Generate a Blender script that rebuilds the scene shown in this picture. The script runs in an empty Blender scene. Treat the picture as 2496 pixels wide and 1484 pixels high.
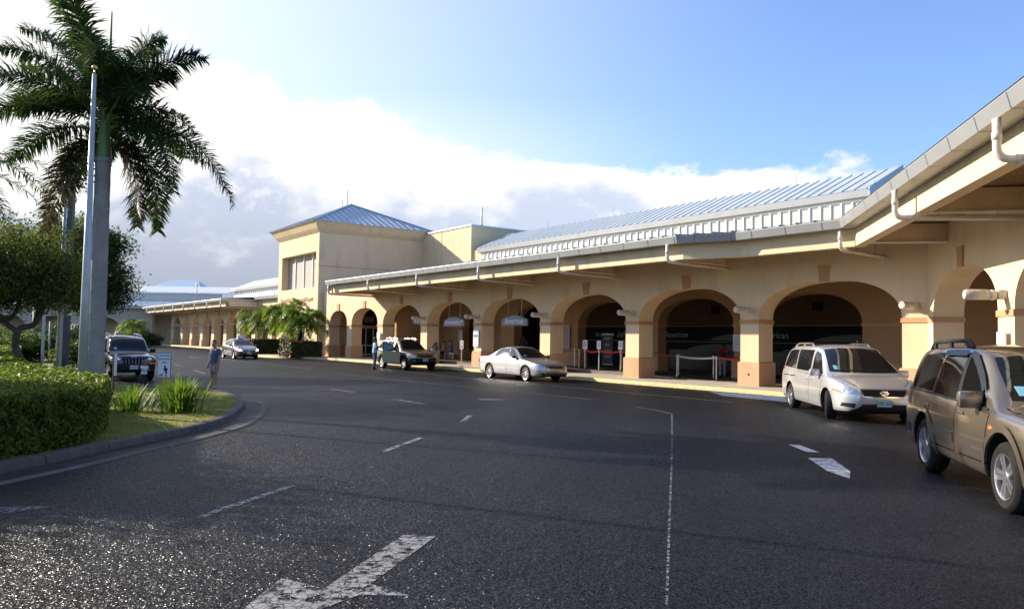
import bpy, bmesh, math, random
from mathutils import Vector, Matrix, noise
from mathutils.bvhtree import BVHTree
import numpy as np

PI = math.pi
S = bpy.context.scene
C = S.collection
rnd = random.Random(7)

# ---------------------------------------------------------------- materials
def _n(nt, t, **kw):
    n = nt.nodes.new(t)
    for k, v in kw.items():
        setattr(n, k, v)
    return n

MATS = {}
def mk(name, base, rough=0.6, metal=0.0, var=0.12, scale=4.0, bump=0.0, bscale=40.0,
       coat=0.0, ior=1.5, stain=None, sscale=1.2, samount=0.35, translucent=0.0, island=None, detail=4.0, spec=None):
    if name in MATS:
        return MATS[name]
    m = bpy.data.materials.new(name); m.use_nodes = True
    nt = m.node_tree; L = nt.links
    b = nt.nodes['Principled BSDF']
    tc = _n(nt, 'ShaderNodeTexCoord')
    base = tuple(base) + (1,) if len(base) == 3 else base
    col = None
    if island:
        geo = _n(nt, 'ShaderNodeNewGeometry')
        ramp = _n(nt, 'ShaderNodeValToRGB')
        els = ramp.color_ramp.elements
        els[0].color = tuple(island[0]) + (1,); els[1].color = tuple(island[-1]) + (1,)
        for i, c in enumerate(island[1:-1]):
            e = els.new((i + 1) / (len(island) - 1)); e.color = tuple(c) + (1,)
        L.new(geo.outputs['Random Per Island'], ramp.inputs['Fac'])
        col = ramp.outputs['Color']
    elif var > 0:
        nz = _n(nt, 'ShaderNodeTexNoise'); nz.inputs['Scale'].default_value = scale
        nz.inputs['Detail'].default_value = detail
        L.new(tc.outputs['Object'], nz.inputs['Vector'])
        ramp = _n(nt, 'ShaderNodeValToRGB')
        els = ramp.color_ramp.elements
        els[0].position = 0.3; els[1].position = 0.7
        els[0].color = tuple(max(0, c * (1 - var)) for c in base[:3]) + (1,)
        els[1].color = tuple(min(1, c * (1 + var)) for c in base[:3]) + (1,)
        L.new(nz.outputs['Fac'], ramp.inputs['Fac'])
        col = ramp.outputs['Color']
    if stain is not None:
        n2 = _n(nt, 'ShaderNodeTexNoise'); n2.inputs['Scale'].default_value = sscale
        n2.inputs['Detail'].default_value = 6.0; n2.inputs['Roughness'].default_value = 0.65
        mp = _n(nt, 'ShaderNodeMapping'); mp.inputs['Scale'].default_value = (1, 1, 0.35)
        L.new(tc.outputs['Object'], mp.inputs['Vector']); L.new(mp.outputs[0], n2.inputs['Vector'])
        mr = _n(nt, 'ShaderNodeMapRange'); mr.inputs[1].default_value = 0.5; mr.inputs[2].default_value = 0.75
        mr.inputs[3].default_value = 0; mr.inputs[4].default_value = samount
        L.new(n2.outputs['Fac'], mr.inputs[0])
        mx = _n(nt, 'ShaderNodeMix', data_type='RGBA')
        mx.inputs[7].default_value = tuple(stain) + (1,)
        L.new(mr.outputs[0], mx.inputs[0])
        if col is not None: L.new(col, mx.inputs[6])
        else: mx.inputs[6].default_value = base
        col = mx.outputs[2]
    if col is not None: L.new(col, b.inputs['Base Color'])
    else: b.inputs['Base Color'].default_value = base
    b.inputs['Roughness'].default_value = rough
    b.inputs['Metallic'].default_value = metal
    b.inputs['IOR'].default_value = ior
    if spec is not None: b.inputs['Specular IOR Level'].default_value = spec
    if coat:
        b.inputs['Coat Weight'].default_value = coat
        b.inputs['Coat Roughness'].default_value = 0.04
    if bump:
        n3 = _n(nt, 'ShaderNodeTexNoise'); n3.inputs['Scale'].default_value = bscale; n3.inputs['Detail'].default_value = 3
        L.new(tc.outputs['Object'], n3.inputs['Vector'])
        bp = _n(nt, 'ShaderNodeBump'); bp.inputs['Strength'].default_value = bump; bp.inputs['Distance'].default_value = 0.02
        L.new(n3.outputs['Fac'], bp.inputs['Height']); L.new(bp.outputs[0], b.inputs['Normal'])
    if translucent:
        tr = _n(nt, 'ShaderNodeBsdfTranslucent')
        mix = _n(nt, 'ShaderNodeMixShader'); mix.inputs[0].default_value = translucent
        if col is not None:
            hs = _n(nt, 'ShaderNodeHueSaturation'); hs.inputs['Value'].default_value = 1.6; hs.inputs['Hue'].default_value = 0.485
            L.new(col, hs.inputs['Color']); L.new(hs.outputs[0], tr.inputs['Color'])
        out = nt.nodes['Material Output']
        L.new(b.outputs[0], mix.inputs[1]); L.new(tr.outputs[0], mix.inputs[2]); L.new(mix.outputs[0], out.inputs['Surface'])
    MATS[name] = m
    return m

# ---------------------------------------------------------------- mesh builder
class MB:
    def __init__(s): s.v = []; s.f = []; s.m = []
    def add(s, vs, fs, mi=0):
        o = len(s.v); s.v += [tuple(p) for p in vs]
        for f in fs: s.f.append([o + i for i in f]); s.m.append(mi)
        return s
    def box(s, c, d, rz=0.0, M=None, mi=0):
        x, y, z = d[0] / 2, d[1] / 2, d[2] / 2
        P = [Vector(p) for p in ((-x,-y,-z),(x,-y,-z),(x,y,-z),(-x,y,-z),(-x,-y,z),(x,-y,z),(x,y,z),(-x,y,z))]
        R = M if M is not None else Matrix.Rotation(rz, 3, 'Z')
        c = Vector(c)
        return s.add([R @ p + c for p in P], [(0,3,2,1),(4,5,6,7),(0,1,5,4),(1,2,6,5),(2,3,7,6),(3,0,4,7)], mi)
    def bevbox(s, c, d, r=0.02, rz=0.0, M=None, mi=0):
        bm = bmesh.new(); bmesh.ops.create_cube(bm, size=1)
        for v in bm.verts: v.co = Vector((v.co.x * d[0], v.co.y * d[1], v.co.z * d[2]))
        bmesh.ops.bevel(bm, geom=bm.edges[:], offset=r, segments=2, affect='EDGES', profile=0.5)
        R = M if M is not None else Matrix.Rotation(rz, 3, 'Z')
        return s.addbm(bm, R, c, mi)
    def addbm(s, bm, R=None, c=(0,0,0), mi=0):
        bm.verts.index_update(); c = Vector(c)
        vs = [(R @ v.co if R is not None else v.co) + c for v in bm.verts]
        fs = [[v.index for v in f.verts] for f in bm.faces]
        bm.free(); return s.add(vs, fs, mi)
    def quad(s, a, b, c, d, mi=0): return s.add([a, b, c, d], [(0,1,2,3)], mi)
    def prism(s, poly, axis='y', t0=0.0, t1=1.0, mi=0):
        """poly in 2D; axis names the extrusion direction: y -> (x,z), z -> (x,y), x -> (y,z)"""
        def P(p, t):
            return (p[0], t, p[1]) if axis == 'y' else ((p[0], p[1], t) if axis == 'z' else (t, p[0], p[1]))
        n = len(poly)
        vs = [P(p, t0) for p in poly] + [P(p, t1) for p in poly]
        fs = [list(range(n))[::-1], list(range(n, 2 * n))] + [(i, (i + 1) % n, n + (i + 1) % n, n + i) for i in range(n)]
        return s.add(vs, fs, mi)
    def tube(s, pts, r, n=10, cap=True, mi=0):
        pts = [Vector(p) for p in pts]; k = len(pts)
        rs = r if isinstance(r, (list, tuple)) else [r] * k
        vs = []; up = None
        for i, p in enumerate(pts):
            t = (pts[min(i + 1, k - 1)] - pts[max(i - 1, 0)]).normalized()
            if up is None:
                up = Vector((0,0,1)) if abs(t.z) < 0.9 else Vector((1,0,0))
            a = t.cross(up).normalized(); b = a.cross(t).normalized(); up = b
            for j in range(n):
                w = 2 * PI * j / n
                vs.append(p + (a * math.cos(w) + b * math.sin(w)) * rs[i])
        fs = []
        for i in range(k - 1):
            for j in range(n):
                fs.append((i*n+j, i*n+(j+1)%n, (i+1)*n+(j+1)%n, (i+1)*n+j))
        if cap: fs += [list(range(n))[::-1], [(k-1)*n + j for j in range(n)]]
        return s.add(vs, fs, mi)
    def lathe(s, prof, n=24, c=(0,0,0), M=None, mi=0):
        """prof: (r, z) pairs about +z"""
        c = Vector(c); k = len(prof); vs = []
        for r, z in prof:
            for j in range(n):
                p = Vector((r * math.cos(2*PI*j/n), r * math.sin(2*PI*j/n), z))
                vs.append((M @ p if M is not None else p) + c)
        fs = []
        for i in range(k - 1):
            for j in range(n):
                fs.append((i*n+j, i*n+(j+1)%n, (i+1)*n+(j+1)%n, (i+1)*n+j))
        return s.add(vs, fs, mi)
    def ball(s, c, r, mi=0, seg=12, sc=(1,1,1)):
        bm = bmesh.new(); bmesh.ops.create_uvsphere(bm, u_segments=seg, v_segments=max(6, seg//2+2), radius=r)
        for v in bm.verts: v.co = Vector((v.co.x*sc[0], v.co.y*sc[1], v.co.z*sc[2]))
        return s.addbm(bm, None, c, mi)
    def mesh(s, name, mats, smooth=False, sharp=None):
        me = bpy.data.meshes.new(name); me.from_pydata(s.v, [], s.f); me.update()
        for m in (mats if isinstance(mats, (list, tuple)) else [mats]): me.materials.append(m)
        if any(s.m): me.polygons.foreach_set('material_index', s.m)
        if smooth or sharp:
            me.polygons.foreach_set('use_smooth', [True] * len(me.polygons))
            if sharp: me.set_sharp_from_angle(angle=math.radians(sharp))
        return me
    def build(s, name, mats, parent=None, smooth=False, sharp=None, loc=None, rz=None, **tags):
        return link(name, s.mesh(name, mats, smooth, sharp), parent, loc, rz, **tags)

def link(name, me, parent=None, loc=None, rz=None, **tags):
    o = bpy.data.objects.new(name, me); C.objects.link(o)
    if parent is not None: o.parent = parent
    if loc is not None: o.location = loc
    if rz is not None: o.rotation_euler = (0, 0, rz)
    for k, v in tags.items():
        if v: o[k] = v
    return o

def thing(name, label, category, loc=(0,0,0), rz=0.0, group=None):
    o = link(name, None, None, loc, rz, label=label, category=category, group=group)
    o.empty_display_size = 0.2
    return o

def copy_tree(o, parent=None, label=None, loc=None, rz=None):
    c = o.copy(); C.objects.link(c)
    if parent is not None: c.parent = parent
    if label: c['label'] = label
    if loc is not None: c.location = loc
    if rz is not None: c.rotation_euler = (0, 0, rz)
    for ch in list(o.children): copy_tree(ch, c)
    return c

def npmesh(name, V, F, mats, mi=None, smooth=False):
    """V (n,3), F (m,4) or (m,3)"""
    V = np.asarray(V, dtype=np.float32); F = np.asarray(F, dtype=np.int32)
    me = bpy.data.meshes.new(name); k = F.shape[1]
    me.vertices.add(len(V)); me.vertices.foreach_set('co', V.ravel())
    me.loops.add(F.size); me.loops.foreach_set('vertex_index', F.ravel())
    me.polygons.add(len(F)); me.polygons.foreach_set('loop_start', np.arange(0, F.size, k, dtype=np.int32))
    for m in (mats if isinstance(mats, (list, tuple)) else [mats]): me.materials.append(m)
    if mi is not None: me.polygons.foreach_set('material_index', np.asarray(mi, dtype=np.int32))
    if smooth: me.polygons.foreach_set('use_smooth', np.ones(len(F), dtype=bool))
    me.update(calc_edges=True); me.validate()
    return me

FONT_MESHES = {}
def text_mesh(txt, size=1.0, extrude=0.0, align='CENTER', shear=0.0, spacing=1.0, m=None, off=0.0):
    cu = bpy.data.curves.new('lettering', 'FONT'); cu.body = txt; cu.size = size; cu.extrude = extrude
    cu.align_x = align; cu.align_y = 'CENTER'; cu.shear = shear; cu.space_character = spacing; cu.resolution_u = 3; cu.offset = off
    o = bpy.data.objects.new('lettering', cu); C.objects.link(o)
    dg = bpy.context.evaluated_depsgraph_get(); dg.update()
    me = bpy.data.meshes.new_from_object(o.evaluated_get(dg))
    bpy.data.objects.remove(o); bpy.data.curves.remove(cu)
    me.materials.clear()
    if m: me.materials.append(m)
    return me

def text_on(parent, txt, size, m, M, name='lettering', **kw):
    me = text_mesh(txt, size, m=m, **kw); me.transform(M)
    return link(name, me, parent)

def face_matrix(o, right, up):
    """4x4 taking text plane (x right, y up) to a place"""
    r = Vector(right).normalized(); u = Vector(up).normalized(); n = r.cross(u)
    M = Matrix((( r.x, u.x, n.x, o[0]), (r.y, u.y, n.y, o[1]), (r.z, u.z, n.z, o[2]), (0,0,0,1)))
    return M

def pchip(pts):
    xs = [p[0] for p in pts]; ys = [p[1] for p in pts]; n = len(xs)
    h = [xs[i+1]-xs[i] for i in range(n-1)]; d = [(ys[i+1]-ys[i])/h[i] for i in range(n-1)]
    m = [0.0]*n
    for i in range(1, n-1):
        if d[i-1]*d[i] > 0:
            w1 = 2*h[i]+h[i-1]; w2 = h[i]+2*h[i-1]
            m[i] = (w1+w2)/(w1/d[i-1]+w2/d[i])
    if n > 1: m[0] = d[0]; m[-1] = d[-1]
    def f(x):
        if x <= xs[0]: return ys[0]
        if x >= xs[-1]: return ys[-1]
        for i in range(n-1):
            if x <= xs[i+1]: break
        t = (x-xs[i])/h[i]; a = t*t; b = a*t
        return (2*b-3*a+1)*ys[i]+(b-2*a+t)*h[i]*m[i]+(-2*b+3*a)*ys[i+1]+(b-a)*h[i]*m[i+1]
    return f

def ground_z(x, y):
    """the forecourt falls gently towards a drain by the planted island"""
    return -.32*math.exp(-(((x+13.5)/7)**2+((y-30)/8)**2))
# ---------------------------------------------------------------- camera
cam = bpy.data.cameras.new('camera'); camo = bpy.data.objects.new('camera', cam); C.objects.link(camo)
cam.sensor_width = 36.0; cam.sensor_fit = 'HORIZONTAL'; cam.lens = 36.0*1904/2496
cam.clip_start = 0.05; cam.clip_end = 6000
th = math.atan((826.5-742)/1904.); ro = 0.0165
Fw = Vector((0, math.cos(th), math.sin(th))); Rt = Vector((1,0,0)); Up = Vector((0,-math.sin(th), math.cos(th)))
R2 = Rt*math.cos(ro)+Up*math.sin(ro); U2 = Up*math.cos(ro)-Rt*math.sin(ro)
camo.matrix_world = Matrix(((R2.x,U2.x,-Fw.x,0),(R2.y,U2.y,-Fw.y,0),(R2.z,U2.z,-Fw.z,1.75),(0,0,0,1)))
S.camera = camo
S.view_settings.view_transform = 'Standard'; S.view_settings.look = 'None'
S.view_settings.exposure = 1.0; S.view_settings.gamma = 1.0; S.view_settings.use_curve_mapping = False
S.render.film_transparent = False
S.cycles.max_bounces = 8; S.cycles.transparent_max_bounces = 8
try: S.cycles.use_denoising = True
except Exception: pass

# ---------------------------------------------------------------- sun and sky
AZ, EL = math.radians(-66.0), math.radians(23.5)          # the sun stands left of the view, a little ahead
sd = Vector((math.sin(AZ)*math.cos(EL), math.cos(AZ)*math.cos(EL), math.sin(EL)))
sun = bpy.data.lights.new('sun', 'SUN'); sun.energy = 5.0; sun.angle = math.radians(0.5); sun.color = (1.0, 0.87, 0.70)
suno = bpy.data.objects.new('sun', sun); C.objects.link(suno)
suno.rotation_euler = sd.to_track_quat('Z', 'Y').to_euler(); suno.location = (-30, 20, 30)

W = bpy.data.worlds.new('World'); S.world = W; W.use_nodes = True
nt = W.node_tree; L = nt.links; nt.nodes.clear()
def math_(op, a, b=None, clamp=False):
    n = _n(nt, 'ShaderNodeMath', operation=op); n.use_clamp = clamp
    for i, v in enumerate((a, b)):
        if v is None: continue
        if isinstance(v, (int, float)): n.inputs[i].default_value = v
        else: L.new(v, n.inputs[i])
    return n.outputs[0]
def mrange(v, a, b, c=0.0, d=1.0, smooth=True):
    n = _n(nt, 'ShaderNodeMapRange'); n.interpolation_type = 'SMOOTHSTEP' if smooth else 'LINEAR'
    L.new(v, n.inputs[0])
    for i, q in enumerate((a, b, c, d)):
        if isinstance(q, (int, float)): n.inputs[i+1].default_value = q
        else: L.new(q, n.inputs[i+1])
    return n.outputs[0]
def mixc(f, a, b):
    n = _n(nt, 'ShaderNodeMix', data_type='RGBA')
    if isinstance(f, (int, float)): n.inputs[0].default_value = f
    else: L.new(f, n.inputs[0])
    for i, q in ((6, a), (7, b)):
        if isinstance(q, tuple): n.inputs[i].default_value = q + (1,)
        else: L.new(q, n.inputs[i])
    return n.outputs[2]
tc = _n(nt, 'ShaderNodeTexCoord')
nrm = _n(nt, 'ShaderNodeVectorMath', operation='NORMALIZE'); L.new(tc.outputs['Generated'], nrm.inputs[0])
D = nrm.outputs[0]
sep = _n(nt, 'ShaderNodeSeparateXYZ'); L.new(D, sep.inputs[0])
az = math_('ARCTAN2', sep.outputs[0], sep.outputs[1])
el = math_('ARCSINE', sep.outputs[2])
sky = _n(nt, 'ShaderNodeTexSky'); sky.sky_type = 'NISHITA'; sky.sun_disc = False
sky.sun_elevation = EL; sky.sun_rotation = AZ; sky.altitude = 20; sky.air_density = 1.0; sky.dust_density = 1.2; sky.ozone_density = 1.6
skys = _n(nt, 'ShaderNodeVectorMath', operation='SCALE'); L.new(sky.outputs[0], skys.inputs[0]); skys.inputs['Scale'].default_value = 0.72
skyc = mixc(1.0, skys.outputs[0], (0.93, 1.06, 1.36)); skyc.node.blend_type = 'MULTIPLY'
# bright veil of thin cloud round the sun
dt = _n(nt, 'ShaderNodeVectorMath', operation='DOT_PRODUCT'); L.new(D, dt.inputs[0]); dt.inputs[1].default_value = tuple(sd)
front = mrange(az, -1.75, -1.15)                         # veil and clouds cut off out of view, to lower the ambient light
gl = mrange(dt.outputs['Value'], 0.10, 0.90, smooth=False)
glow = math_('MULTIPLY', math_('POWER', gl, 2.0), front)
haze_low = math_('MULTIPLY', math_('MULTIPLY', mrange(el, 0.36, 0.20), mrange(az, 0.30, -0.22)), 0.6)
glow = math_('MULTIPLY', math_('MAXIMUM', glow, math_('ADD', math_('MULTIPLY', glow, 0.6), haze_low), clamp=True), front)
base = mixc(math_('MULTIPLY', glow, 0.95), skyc, (3.65, 3.78, 3.9))
# cumulus
def nz(scale, det, rough, zs=1.6, off=(0,0,0), dist=0.0):
    mp = _n(nt, 'ShaderNodeMapping'); mp.inputs['Scale'].default_value = (1, 1, zs); mp.inputs['Location'].default_value = off
    L.new(D, mp.inputs['Vector'])
    n = _n(nt, 'ShaderNodeTexNoise'); n.inputs['Scale'].default_value = scale; n.inputs['Detail'].default_value = det
    n.inputs['Roughness'].default_value = rough; n.inputs['Distortion'].default_value = dist
    L.new(mp.outputs[0], n.inputs['Vector']); return n.outputs['Fac']
nA = nz(3.6, 9, 0.56, 1.7, (0.3, 0.1, 0.0)); nB = nz(9.0, 8, 0.6, 1.5, (2.1, 0.4, 0.7))
top = math_('ADD', mrange(az, -0.45, 0.12, 0.33, 0.232), mrange(az, 0.12, 0.42, 0.0, -0.035))
hh = math_('SUBTRACT', el, math_('ADD', math_('MULTIPLY', math_('SUBTRACT', nA, 0.5), 0.34), math_('MULTIPLY', math_('SUBTRACT', nB, 0.5), 0.12)))
mask = mrange(math_('SUBTRACT', top, hh), -0.006, 0.022)
gap = mrange(nA, 0.36, 0.47)
mask = math_('MULTIPLY', mask, math_('MAXIMUM', gap, mrange(az, 0.18, -0.02)))
edge = math_('ADD', mrange(az, -0.5, -0.10, 0.14, 0.178), mrange(az, 0.0, 0.35, 0.0, -0.03))
white = mrange(math_('SUBTRACT', hh, edge), -0.035, 0.03)
white2 = mrange(math_('ADD', nB, math_('MULTIPLY', nA, 0.6)), 0.90, 1.02)
lowfade = mrange(el, 0.02, 0.2, 0.0, 1.0)
grey = mixc(mrange(az, -0.3, 0.25), (1.5, 1.68, 2.0), (2.15, 2.45, 3.2))
grey = mixc(math_('MULTIPLY', lowfade, 0.8), grey, (2.4, 2.68, 3.3))
cl = mixc(math_('MAXIMUM', white, math_('MULTIPLY', white2, mrange(el, 0.1, 0.2))), grey, (4.0, 3.95, 3.9))
mask = math_('MULTIPLY', math_('MULTIPLY', mask, front), mrange(az, 1.2, 0.75))
final = mixc(mask, base, cl)
bg = _n(nt, 'ShaderNodeBackground'); L.new(final, bg.inputs['Color']); bg.inputs['Strength'].default_value = 0.15
out = _n(nt, 'ShaderNodeOutputWorld'); L.new(bg.outputs[0], out.inputs['Surface'])
# ---------------------------------------------------------------- ground materials
def asphalt_material():
    m = bpy.data.materials.new('asphalt'); m.use_nodes = True; nt = m.node_tree; L = nt.links
    b = nt.nodes['Principled BSDF']; tc = _n(nt, 'ShaderNodeTexCoord')
    def noise_(s, d, r=0.55):
        n = _n(nt, 'ShaderNodeTexNoise'); n.inputs['Scale'].default_value = s; n.inputs['Detail'].default_value = d
        n.inputs['Roughness'].default_value = r; L.new(tc.outputs['Object'], n.inputs['Vector']); return n.outputs['Fac']
    def ramp(v, p0, c0, p1, c1):
        r = _n(nt, 'ShaderNodeValToRGB'); e = r.color_ramp.elements
        e[0].position = p0; e[0].color = tuple(c0)+(1,); e[1].position = p1; e[1].color = tuple(c1)+(1,)
        L.new(v, r.inputs[0]); return r.outputs[0]
    def mul(a, c):
        x = _n(nt, 'ShaderNodeMix', data_type='RGBA', blend_type='MULTIPLY'); x.inputs[0].default_value = 1
        L.new(a, x.inputs[6]); L.new(c, x.inputs[7]); return x.outputs[2]
    vor = _n(nt, 'ShaderNodeTexVoronoi'); vor.inputs['Scale'].default_value = 125; L.new(tc.outputs['Object'], vor.inputs['Vector'])
    sepc = _n(nt, 'ShaderNodeSeparateColor'); L.new(vor.outputs['Color'], sepc.inputs[0])
    c = ramp(sepc.outputs[0], 0.1, (.0065,.0075,.0105), 1.0, (.024,.0265,.033))
    c = mul(c, ramp(noise_(0.35, 7, .65), .3, (.55,.55,.57), .7, (1.3,1.29,1.27)))
    c = mul(c, ramp(noise_(2.5, 5, .6), .35, (.85,.85,.85), .7, (1.1,1.1,1.1)))
    ve = _n(nt, 'ShaderNodeTexVoronoi', feature='DISTANCE_TO_EDGE'); ve.inputs['Scale'].default_value = .42
    wn = _n(nt, 'ShaderNodeTexNoise'); wn.inputs['Scale'].default_value = 1.6; wn.inputs['Detail'].default_value = 6; L.new(tc.outputs['Object'], wn.inputs['Vector'])
    wv = _n(nt, 'ShaderNodeVectorMath', operation='ADD'); L.new(tc.outputs['Object'], wv.inputs[0]); L.new(wn.outputs['Color'], wv.inputs[1]); L.new(wv.outputs[0], ve.inputs['Vector'])
    ck = ramp(ve.outputs['Distance'], .004, (.45,.45,.45), .016, (1,1,1)); cm = _n(nt, 'ShaderNodeMix', data_type='RGBA')
    mk_ = _n(nt, 'ShaderNodeMapRange'); mk_.inputs[1].default_value = .48; mk_.inputs[2].default_value = .6; L.new(noise_(.22, 3), mk_.inputs[0]); L.new(mk_.outputs[0], cm.inputs[0]); cm.inputs[6].default_value = (1,1,1,1); L.new(ck, cm.inputs[7])
    c = mul(c, cm.outputs[2])
    L.new(c, b.inputs['Base Color'])
    rr = _n(nt, 'ShaderNodeMapRange'); rr.inputs[3].default_value = .28; rr.inputs[4].default_value = .60
    L.new(sepc.outputs[1], rr.inputs[0]); L.new(rr.outputs[0], b.inputs['Roughness'])
    b.inputs['IOR'].default_value = 1.5
    sl = _n(nt, 'ShaderNodeMapRange'); sl.inputs[1].default_value = .60; sl.inputs[2].default_value = .95; sl.inputs[3].default_value = .035; sl.inputs[4].default_value = .48
    L.new(sepc.outputs[2], sl.inputs[0]); L.new(sl.outputs[0], b.inputs['Specular IOR Level'])
    # every stone is a small facet with a tilt of its own, so low sun glitters on it
    geo = _n(nt, 'ShaderNodeNewGeometry')
    v1 = _n(nt, 'ShaderNodeVectorMath', operation='SUBTRACT'); L.new(vor.outputs['Color'], v1.inputs[0]); v1.inputs[1].default_value = (.5,.5,.5)
    v2 = _n(nt, 'ShaderNodeVectorMath', operation='MULTIPLY'); L.new(v1.outputs[0], v2.inputs[0]); v2.inputs[1].default_value = (1.45,1.45,0)
    v3 = _n(nt, 'ShaderNodeVectorMath', operation='ADD'); L.new(v2.outputs[0], v3.inputs[0]); L.new(geo.outputs['Normal'], v3.inputs[1])
    bp = _n(nt, 'ShaderNodeVectorMath', operation='NORMALIZE'); L.new(v3.outputs[0], bp.inputs[0])
    b2 = _n(nt, 'ShaderNodeBump'); b2.inputs['Strength'].default_value = .35; b2.inputs['Distance'].default_value = .05
    L.new(noise_(14, 4), b2.inputs['Height']); L.new(bp.outputs[0], b2.inputs['Normal']); L.new(b2.outputs[0], b.inputs['Normal'])
    return m
def worn_paint(name, colr, amount=.5, crack=True, scale=9.0):
    """road paint: worn through to the asphalt in patches, crazed with fine cracks"""
    m = bpy.data.materials.new(name); m.use_nodes = True; nt = m.node_tree; L = nt.links
    b = nt.nodes['Principled BSDF']; tc = _n(nt, 'ShaderNodeTexCoord')
    b.inputs['Roughness'].default_value = .6
    n = _n(nt, 'ShaderNodeTexNoise'); n.inputs['Scale'].default_value = scale; n.inputs['Detail'].default_value = 8; n.inputs['Roughness'].default_value = .7
    L.new(tc.outputs['Object'], n.inputs['Vector'])
    n2 = _n(nt, 'ShaderNodeTexNoise'); n2.inputs['Scale'].default_value = 3; n2.inputs['Detail'].default_value = 5
    L.new(tc.outputs['Object'], n2.inputs['Vector'])
    rc = _n(nt, 'ShaderNodeValToRGB'); e = rc.color_ramp.elements
    e[0].position = .3; e[0].color = tuple(x*.62 for x in colr)+(1,); e[1].position = .7; e[1].color = tuple(colr)+(1,)
    L.new(n2.outputs['Fac'], rc.inputs[0]); L.new(rc.outputs[0], b.inputs['Base Color'])
    mr = _n(nt, 'ShaderNodeMapRange'); mr.inputs[1].default_value = amount-.06; mr.inputs[2].default_value = amount+.04
    L.new(n.outputs['Fac'], mr.inputs[0]); fac = mr.outputs[0]
    if crack:
        v = _n(nt, 'ShaderNodeTexVoronoi', feature='DISTANCE_TO_EDGE'); v.inputs['Scale'].default_value = 15
        mp = _n(nt, 'ShaderNodeMapping'); mp.inputs['Rotation'].default_value = (0,0,.3); mp.inputs['Scale'].default_value = (1,.8,1)
        L.new(tc.outputs['Object'], mp.inputs[0]); L.new(mp.outputs[0], v.inputs['Vector'])
        m2 = _n(nt, 'ShaderNodeMapRange'); m2.inputs[1].default_value = .012; m2.inputs[2].default_value = .05
        L.new(v.outputs['Distance'], m2.inputs[0])
        mm = _n(nt, 'ShaderNodeMath', operation='MULTIPLY'); L.new(fac, mm.inputs[0]); L.new(m2.outputs[0], mm.inputs[1]); fac = mm.outputs[0]
    tr = _n(nt, 'ShaderNodeBsdfTransparent'); mx = _n(nt, 'ShaderNodeMixShader')
    L.new(fac, mx.inputs[0]); L.new(tr.outputs[0], mx.inputs[1]); L.new(b.outputs[0], mx.inputs[2])
    L.new(mx.outputs[0], nt.nodes['Material Output'].inputs['Surface'])
    return m
M_ASPH = asphalt_material()
M_CONC = mk('concrete', (.42,.38,.31), .85, var=.15, scale=3, bump=.25, bscale=60, stain=(.16,.14,.11), samount=.5)
M_KERB = mk('kerb_concrete', (.105,.098,.088), .85, spec=.2, var=.2, scale=5, bump=.4, bscale=50, stain=(.07,.065,.06), sscale=2.5, samount=.7)
M_GUT = mk('gutter_concrete', (.034,.033,.032), .7, spec=.2, var=.25, scale=4, bump=.25, bscale=40, stain=(.05,.05,.05), sscale=3, samount=.8)  # damp concrete, base colour also darkened for the shade lying on the gutter
M_YEL = mk('kerb_yellow', (.56,.43,.19), .8, var=.2, scale=7, bump=.2, stain=(.50,.44,.33), sscale=4, samount=.9)
M_TILE = mk('arcade_floor_tile', (.13,.10,.08), .5, var=.15, scale=2, stain=(.05,.04,.035), samount=.4)
M_GRASSG = mk('turf_soil', (.17,.19,.035), .95, var=.35, scale=2.2, bump=.8, bscale=90, stain=(.30,.26,.07), sscale=.8, samount=.65)

# ---------------------------------------------------------------- the road: one sheet to the horizon
xs = [-4000,-1500,-600,-300,-160,-110,-80] + [i*1.0 for i in range(-60, 41)] + [60,90,150,300,700,1500,4000]
ys = [-4000,-800,-200,-60,-20] + [i*1.0 for i in range(-8, 91)] + [100,115,140,200,320,600,1500,4000]
gv = [(x, y, ground_z(x, y)) for y in ys for x in xs]; nx = len(xs)
gf = [(j*nx+i, j*nx+i+1, (j+1)*nx+i+1, (j+1)*nx+i) for j in range(len(ys)-1) for i in range(nx-1)]
mb = MB(); mb.add(gv, gf); mb.build('road', M_ASPH, smooth=True, kind='structure', label='dark worn asphalt forecourt road in front of the terminal')

def grid_poly(poly, step, zf):
    """fill a flat outline with small cells and lift each corner to zf(x, y)"""
    bm = bmesh.new(); vs = [bm.verts.new((p[0], p[1], 0)) for p in poly]; bm.faces.new(vs)
    for ax in (0, 1):
        lo = min(p[ax] for p in poly); hi = max(p[ax] for p in poly); t = math.floor(lo/step)*step+step
        while t < hi:
            co = [0,0,0]; no = [0,0,0]; co[ax] = t; no[ax] = 1
            bmesh.ops.bisect_plane(bm, geom=bm.verts[:]+bm.edges[:]+bm.faces[:], plane_co=co, plane_no=no)
            t += step
    for v in bm.verts: v.co.z = zf(v.co.x, v.co.y)
    bmesh.ops.triangulate(bm, faces=[f for f in bm.faces if len(f.verts) > 4])
    if sum(f.normal.z for f in bm.faces) < 0: bmesh.ops.reverse_faces(bm, faces=bm.faces[:])
    return bm
def smooth_path(pts, n=8):
    out = []
    P = [Vector(p[:2]) for p in pts]
    for i in range(len(P)-1):
        p0 = P[max(i-1,0)]; p1 = P[i]; p2 = P[i+1]; p3 = P[min(i+2,len(P)-1)]
        for j in range(n):
            t = j/n
            out.append(.5*((2*p1)+(p2-p0)*t+(2*p0-5*p1+4*p2-p3)*t*t+(-p0+3*p1-3*p2+p3)*t**3))
    out.append(P[-1]); return out
def offs(path, d):
    out = []
    for i, p in enumerate(path):
        t = (path[min(i+1,len(path)-1)]-path[max(i-1,0)]).normalized()
        out.append(p+Vector((t.y,-t.x))*d)      # to the right of travel
    return out
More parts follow.
